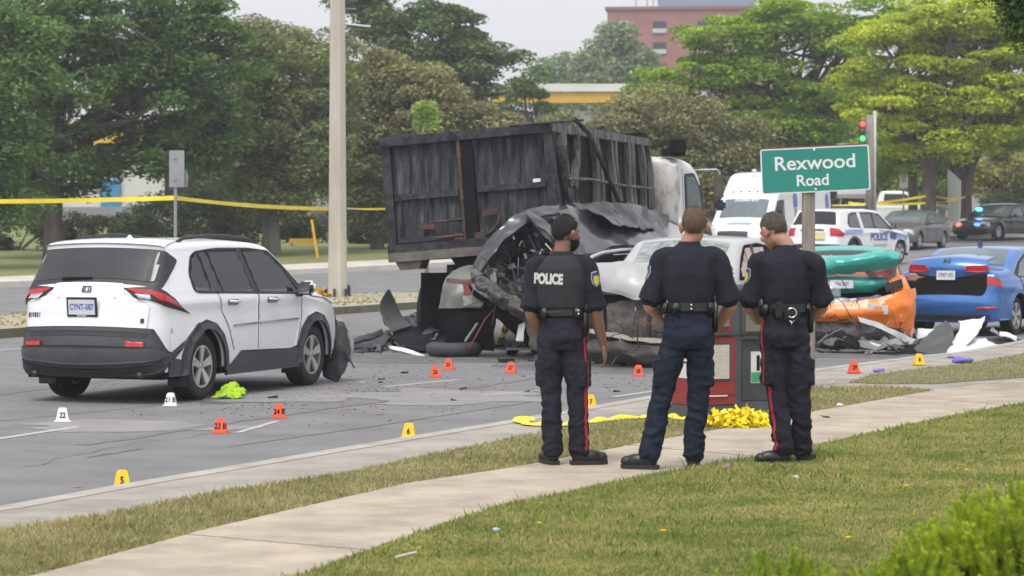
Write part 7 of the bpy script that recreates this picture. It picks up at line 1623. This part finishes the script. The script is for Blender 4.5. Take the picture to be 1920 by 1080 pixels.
    for s_ in 'lr':
        H_, K_, A_ = v3('h'+s_), v3('k'+s_), v3('a'+s_); lo_ = A_.lerp(K_, .02)
        limb(mb, [H_+up*.0, H_.lerp(K_, .4), K_, K_.lerp(A_, .45), K_.lerp(A_, .8), lo_], [.098*sc, .094*sc, .076*sc, .074*sc, .072*sc, .076*sc], 20)
        c_ = H_.lerp(K_, .62)+rt*(.072*sc*(1 if s_ == 'r' else -1)); mb.box(c_, (.05*sc, .15*sc, .19*sc), Matrix.Rotation(yaw, 3, 'Z'))
    tro = solid('trousers', mb, trm, root, .0095, 3, cloth(.010, 8.5, lambda c: 1.25 if c.z < .35*sc else (.55 if c.z > .9*sc else .8), seed, (1, 1, 1.6)))
    bv = bvh_of(tro)
    for s_ in stripes:
        sd = 1 if s_ == 'r' else -1; H_, K_, A_ = v3('h'+s_), v3('k'+s_), v3('a'+s_); V = []
        for k in range(46):
            t = k/45; z = hp.z*(1-t)+(A_.z+.01)*t+ (.06*sc*(1-t)); ax = H_.lerp(K_, (H_.z-z)/(H_.z-K_.z)) if z > K_.z else K_.lerp(A_, (K_.z-z)/(K_.z-A_.z)); ax = Vector((ax.x, ax.y, z))
            for wv in (-.019, 0, .019):
                o_ = ax+rt*sd*.5+fw*(wv*.62-.036)*sc; hit, _ = project(bv, o_, -rt*sd, .0045); V.append(hit if hit else (V[-3] if len(V) > 2 else ax))
        obj('trouser_stripe', V, [(3*i+q, 3*i+q+1, 3*i+q+4, 3*i+q+3) for i in range(45) for q in (0, 1)], stripe, root, True)
    # ---- shirt
    mb = MB(); puff = .008
    rings(mb, [(w3.x, w3.y, w3.z-.045*sc, .160*sc, .114*sc), (w3.x, w3.y, w3.z+.03*sc, .178*sc, .128*sc), (w3.x+(sh.x-w3.x)*.4, w3.y+(sh.y-w3.y)*.4, w3.z+.14*sc, .188*sc, .132*sc), (sh.x, sh.y, sh.z-.12*sc, .200*sc, .134*sc), (sh.x, sh.y, sh.z-.02*sc, .190*sc, .122*sc), (sh.x, sh.y, sh.z+.03*sc, .150*sc, .10*sc), (sh.x, sh.y, sh.z+.07*sc, .105*sc, .078*sc), (nb.x, nb.y, nb.z+.012*sc, .068*sc, .066*sc)], yaw)
    limb(mb, [nb-up*.03, nb-up*.012*sc], [.072*sc, .068*sc])
    for s_ in 'lr':
        S_, E_ = v3('s'+s_), v3('e'+s_); c_ = sh+Vector((0, 0, .02*sc)); m_ = S_.lerp(E_, .86)
        limb(mb, [c_+(S_-c_)*.45, S_+(S_-sh)*.02, S_.lerp(E_, .4), m_], [.064*sc, .071*sc, .072*sc, .072*sc], 20)
        d = (E_-S_).normalized(); mb.tube([S_.lerp(E_, .6), S_.lerp(E_, .93)], [.073*sc, .088*sc], 20)
    shirt = solid('shirt', mb, navyc, root, .0095, 2, cloth(.009, 6.2, None, seed+4, (1, 1, .55)))
    sbv = bvh_of(shirt)
    mb = MB(); rings(mb, [(nb.x, nb.y, nb.z-.03*sc, .090*sc, .084*sc), (nb.x, nb.y+.004, nb.z+.022*sc, .074*sc, .072*sc)], yaw, 24); mb.build('collar', navyc, root, True)
    for s_ in 'lr':  # shoulder straps
        S_ = v3('s'+s_); a_ = sh.lerp(S_, .45); b_ = sh.lerp(S_, .98); V = []
        for k in range(9):
            c_ = a_.lerp(b_, k/8)
            for wv in (-.024, .024): hit, _ = project(sbv, c_+fw*wv*sc+up*.3, -up, .006); V.append(hit or c_)
        obj('epaulette', V, [(2*i, 2*i+1, 2*i+3, 2*i+2) for i in range(8)], pm('epaulette_red', (.25, .03, .06), .7) if vest and s_ == 'r' else leath, root, True)
    # ---- belt and kit
    mb = MB(); bc = w3-up*.045*sc; rings(mb, [(bc.x, bc.y, bc.z-.028*sc, .178*sc, .134*sc), (bc.x, bc.y, bc.z+.028*sc, .174*sc, .130*sc)], yaw, 36); mb.build('duty_belt', leath, root)
    def kit(name, a, dz, sz, mat=leath, dr=.0, bev=.008):
        d = rt*math.cos(R(a))+fw*math.sin(R(a)); p = bc+rt*(.185*sc+dr)*math.cos(R(a))+fw*(.145*sc+dr)*math.sin(R(a))+up*dz; ang = math.atan2(d.y, d.x)
        return MB().box(p, sz, Matrix.Rotation(ang, 3, 'Z')).build(name, mat, root, True, bevel=bev)
    kit('holster', -5, -.09, (.042, .06, .18)); kit('pistol_grip', -5, .02, (.045, .04, .08)); kit('pouch', 200, -.01, (.035, .07, .075)); kit('pouch', 168, -.01, (.035, .05, .085)); kit('radio', 182 if seed != 2 else 150, .0, (.04, .06, .13)); kit('pouch', -35, -.005, (.04, .07, .075)); kit('pouch', 235, -.005, (.04, .075, .07))
    # ---- boots
    for s_ in 'lr':
        A_ = v3('a'+s_); tdir = Vector(J['t'+s_]).normalized(); tdir.z = 0; rz = math.atan2(tdir.y, tdir.x); M = Matrix.Rotation(rz, 3, 'Z'); mb = MB(); gz = .0
        a0 = Vector((A_.x, A_.y, 0)); mb.tube([a0+up*.05, a0+up*.12, a0+up*.17*sc], [.052, .05, .055], 16)
        ell(mb, a0+tdir*.005+up*.05, (.062, .046, .05), M); ell(mb, a0+tdir*.09+up*.055, (.085, .050, .052), M); ell(mb, a0+tdir*.165+up*.048, (.045, .046, .042), M); mb.box(a0+tdir*.07+up*.035, (.20, .078, .03), M)
        bt = solid('boot', mb, bootm, root, .008, 3)
        pr = [(-.064, -.034), (.0, -.040), (.12, -.047), (.18, -.038), (.212, 0), (.18, .038), (.12, .047), (0, .040), (-.064, .034)]
        MB().prism(pr, 0, .028, lambda x, y, h_: M @ Vector((x, y, 0))+a0+up*h_).build('sole', solem, bt)
    r = dict(root=root, shirt=shirt, sbv=sbv, v3=v3, sh=sh, rt=rt, fw=fw, up=up, bc=bc, nb=nb, kit=kit, sc=sc)
    if vest:
        mb = MB(); rings(mb, [(w3.x, w3.y, w3.z-.02*sc, .190*sc, .142*sc), (w3.x, w3.y, w3.z+.10*sc, .200*sc, .150*sc), (sh.x, sh.y, sh.z-.12*sc, .205*sc, .152*sc), (sh.x, sh.y, sh.z-.02*sc, .190*sc, .142*sc), (sh.x, sh.y, sh.z+.045*sc, .145*sc, .112*sc), (sh.x, sh.y, sh.z+.075*sc, .10*sc, .088*sc)], yaw, 30, 2.6)
        vo = solid('vest', mb, vestm, root, .010, 3, cloth(.004, 5, None, seed+9)); r['vbv'] = bvh_of(vo)
    return r
def decal(o, name, V, F, mat, cen, d, bv, off=.004, rot=0., right=None):
    """flat print laid onto cloth: V in (x, y) metres about cen, seen along d"""
    d = Vector(d).normalized(); rt_ = d.cross(Vector((0, 0, 1))).normalized() if right is None else right; up_ = rt_.cross(d)
    out = []
    for v in V:
        x = v[0]*math.cos(rot)-v[1]*math.sin(rot); y = v[0]*math.sin(rot)+v[1]*math.cos(rot); p = Vector(cen)+rt_*x+up_*y-d*.5
        hs_ = [q for q in (project(x_, p, d, off)[0] for x_ in (bv if isinstance(bv, (list, tuple)) else [bv])) if q]; hit = min(hs_, key=lambda q: (q-p).length) if hs_ else None; out.append(hit if hit else Vector(cen)+rt_*x+up_*y)
    return obj(name, out, F, mat, o, False)
hairK = pm('black_hair', (.012, .011, .011), .8, var=.3, scale=60, bump=.8, bscale=260)
hairB = pm('light_brown_hair', (.115, .07, .042), .8, var=.3, scale=60, bump=.8, bscale=260, col2=(.17, .11, .07))
hairD = pm('greying_brown_hair', (.06, .045, .033), .8, var=.3, scale=60, bump=.8, bscale=260, col2=(.12, .10, .08))
# first officer: vest, turned a little to the right
J1 = dict(chest=(-.085, 0, 1.475), hip=(-.085, 0, 1.02), head=(-.055, .025, 1.715), sl=(-.275, .03, 1.47), sr=(.10, -.03, 1.47), el=(-.315, -.01, 1.13), er=(.165, -.03, 1.13), wl=(-.22, .11, .90), wr=(.225, .03, .875),
          fl=(.15, .5, -.6), fr=(.14, .12, -1), nl=(.9, 0, .2), nr=(-.9, .1, -.2), hl=(-.175, .0, .93), hr=(.0, -.02, .93), kl=(-.165, .02, .52), kr=(.03, -.01, .52), al=(-.155, .03, .10), ar=(.045, .0, .10), tl=(-.35, 1, 0), tr=(1, .25, 0))
o1 = officer('first officer from the left, in a police vest, standing with his back to us', P(1075, 871, .155), .963, J1, skinA, hairK, trouA, vest=True, yaw=R(-18), hyaw=R(-48), hpitch=R(4), beard=True, stripes='r', seed=1)
V, F = textmesh('POLICE', .098, .0055); decal(o1['root'], 'police_lettering', [(v.x*.66, v.y) for v in V], F, pm('reflective_lettering', (.50, .50, .48), .5), o1['sh']+Vector((-.088, 0, -.095)), (.10, 1, 0), [o1['vbv'], o1['sbv']], .004, R(-2))
def crest(o, cen, d, s=1., dim=False):
    cp = [(-.038, .045), (0, .056), (.038, .045), (.040, 0), (.03, -.035), (0, -.056), (-.03, -.035), (-.04, 0)]
    for nm, k, dy, m, off in (('patch_border', 1, 0, pm('patch_pale_blue', (.30, .36, .50), .7), .004), ('patch_field', .86, 0, pm('patch_navy', (.03, .04, .12), .7), .0055), ('patch_gold', .62, -.010, pm('patch_gold', (.52, .48, .06), .7), .007)):
        g_ = 5; V = [(x*k*s*q/g_, (y*k*s+0)*q/g_+dy*s) for q in range(g_+1) for x, y in cp]; F = [(q*8+i, q*8+(i+1) % 8, (q+1)*8+(i+1) % 8, (q+1)*8+i) for q in range(g_) for i in range(8)]
        decal(o['root'], nm, V, F, m, cen, d, o['sbv'], off)
crest(o1, o1['v3']('sr').lerp(o1['v3']('er'), .27)+Vector((.02, 0, 0)), (-.50, 1, 0), 1.05)
MB().tube([o1['bc']+Vector((-.13+.010*k, -.146+.0016*k, .0)) for k in range(22)], .0045, 5).build('belt_studs', pm('belt_stud_grey', (.03, .03, .032), .5), o1['root'])  # dark grey line of studs along the back of the belt
for z in (.012, -.012): MB().ball(o1['bc']+Vector((.115, -.150, z)), .009, 8, 6).build('snap_stud', chrome, o1['root'], True)
# second officer: broad shoulders, hands in front of his belt
J2 = dict(chest=(.115, 0, 1.49), hip=(.105, 0, 1.02), head=(.150, .02, 1.705), sl=(-.075, .0, 1.475), sr=(.305, .0, 1.475), el=(-.165, .02, 1.155), er=(.405, .02, 1.155), wl=(-.055, .22, 1.03), wr=(.325, .21, .985),
          fl=(.75, .45, -.25), fr=(-.75, .45, -.2), nl=(.2, -.9, .2), nr=(-.2, -.9, .2), hl=(.02, .0, .93), hr=(.195, .0, .93), kl=(-.075, .03, .52), kr=(.18, .04, .52), al=(-.165, .02, .10), ar=(.145, .06, .10), tl=(-1, .35, 0), tr=(.1, 1, 0))
o2 = officer('middle officer with light brown hair, hands in front, feet apart, back to us', P(1262, 880, .155), 1.0, J2, skinB, hairB, trouB, yaw=R(2), hyaw=R(-4), hpitch=R(3), seed=2)
for z in (.016, -.012): MB().ball(o2['bc']+Vector((.01, -.142, z)), .009, 8, 6).build('belt_buckle_stud', chrome, o2['root'], True)
for x, z in ((-.150, .0), (.185, -.02)): MB().tube([o2['bc']+Vector((x, -.06, z+.05)), o2['bc']+Vector((x-.004, -.07, z-.055))], .012, 8).build('baton', pm('baton_grey', (.09, .09, .10), .3, .4), o2['root'], True)
MB().box(o2['bc']+Vector((-.165, .02, -.02)), (.03, .03, .13)).build('silver_torch', pm('torch_silver', (.35, .35, .37), .3, .6), o2['root'], bevel=.008)
crest(o2, o2['v3']('sl').lerp(o2['v3']('el'), .3), (1, .12, 0), 1.05)
# third officer: head bowed over what he holds
J3 = dict(chest=(.015, .01, 1.485), hip=(.005, 0, 1.02), head=(-.070, .060, 1.695), sl=(-.18, .03, 1.465), sr=(.21, -.02, 1.465), el=(-.250, .04, 1.15), er=(.285, .05, 1.16), wl=(-.165, .25, 1.03), wr=(.20, .22, 1.02),
          fl=(.65, .5, -.1), fr=(-.65, .5, -.1), nl=(.1, -.4, .9), nr=(-.1, -.4, .9), hl=(-.085, .0, .93), hr=(.09, .0, .93), kl=(-.045, .03, .52), kr=(.12, .03, .52), al=(-.005, .0, .10), ar=(.145, .12, .10), tl=(-1, -.12, 0), tr=(.45, .9, 0))
o3 = officer('officer at right with head bowed, red striped trousers, beside the sign post', P(1470, 872, .155), .985, J3, skinB, hairD, trouA, yaw=R(14), hyaw=R(32), hpitch=R(27), stripes='l', seed=3)
mb = MB(); cc = o3['bc']+Vector((.03, -.165, -.03))
for k, (dx, dz, rr) in enumerate(((0, 0, .033),)): mb.tube([cc+Vector((dx+rr*math.cos(t), 0, dz+rr*math.sin(t))) for t in np.linspace(-2.2, 2.6, 18)], .0055, 6)
mb.build('handcuff_ring', chrome, o3['root'], True); MB().tube([cc+Vector((-.02, 0, -.055)), cc+Vector((0, 0, -.065)), cc+Vector((.022, 0, -.055))], .004, 5).build('handcuff_chain', chrome, o3['root'], True); MB().tube([cc+Vector((0, 0, -.065)), cc+Vector((-.002, 0, -.09))], .004, 5).build('handcuff_chain', chrome, o3['root'], True)
MB().box(o3['bc']+Vector((-.06, -.152, -.005)), (.05, .045, .12)).build('radio_case', leath, o3['root'], bevel=.01)
MB().box(o3['bc']+Vector((.03, -.150, -.03)), (.10, .03, .10)).build('cuff_pouch', leath, o3['root'], bevel=.01)
crest(o3, o3['v3']('sl').lerp(o3['v3']('el'), .3), (1, .25, 0), 1.05)
# what the third officer holds, and his clear plastic sleeve
V, F = grid_sheet([[(-.17, .33, 1.08), (0, .35, 1.09), (.16, .33, 1.08)], [(-.17, .22, 1.03), (0, .24, 1.04), (.16, .22, 1.03)]], 8, 10, .004, 8, 3, .012)
o = obj('clipboard', V, F, pm('clipboard_dark', (.05, .05, .055), .5)); o.location = P(1470, 872, .155)+Vector((0, .05, 0)); tag(o, 'dark clipboard held by the officer with bowed head', 'clipboard')
V, F = grid_sheet([[(.26, .10, 1.30), (.33, .12, 1.30), (.38, .10, 1.26)], [(.25, .06, 1.20), (.34, .06, 1.18), (.40, .08, 1.20)], [(.24, .08, 1.08), (.29, .06, 1.04), (.33, .08, 1.10)]], 22, 18, .03, 14, 3, 0, .02)
o = obj('plastic_bag', V, F, pm('clear_plastic', (.5, .52, .55), .12, alpha=.45, spec=.9, var=.2, scale=20), None, True); o.location = P(1470, 872, .155)+Vector((0, .02, 0)); tag(o, 'clear plastic bag hanging at the right elbow of the bowed officer', 'bag')
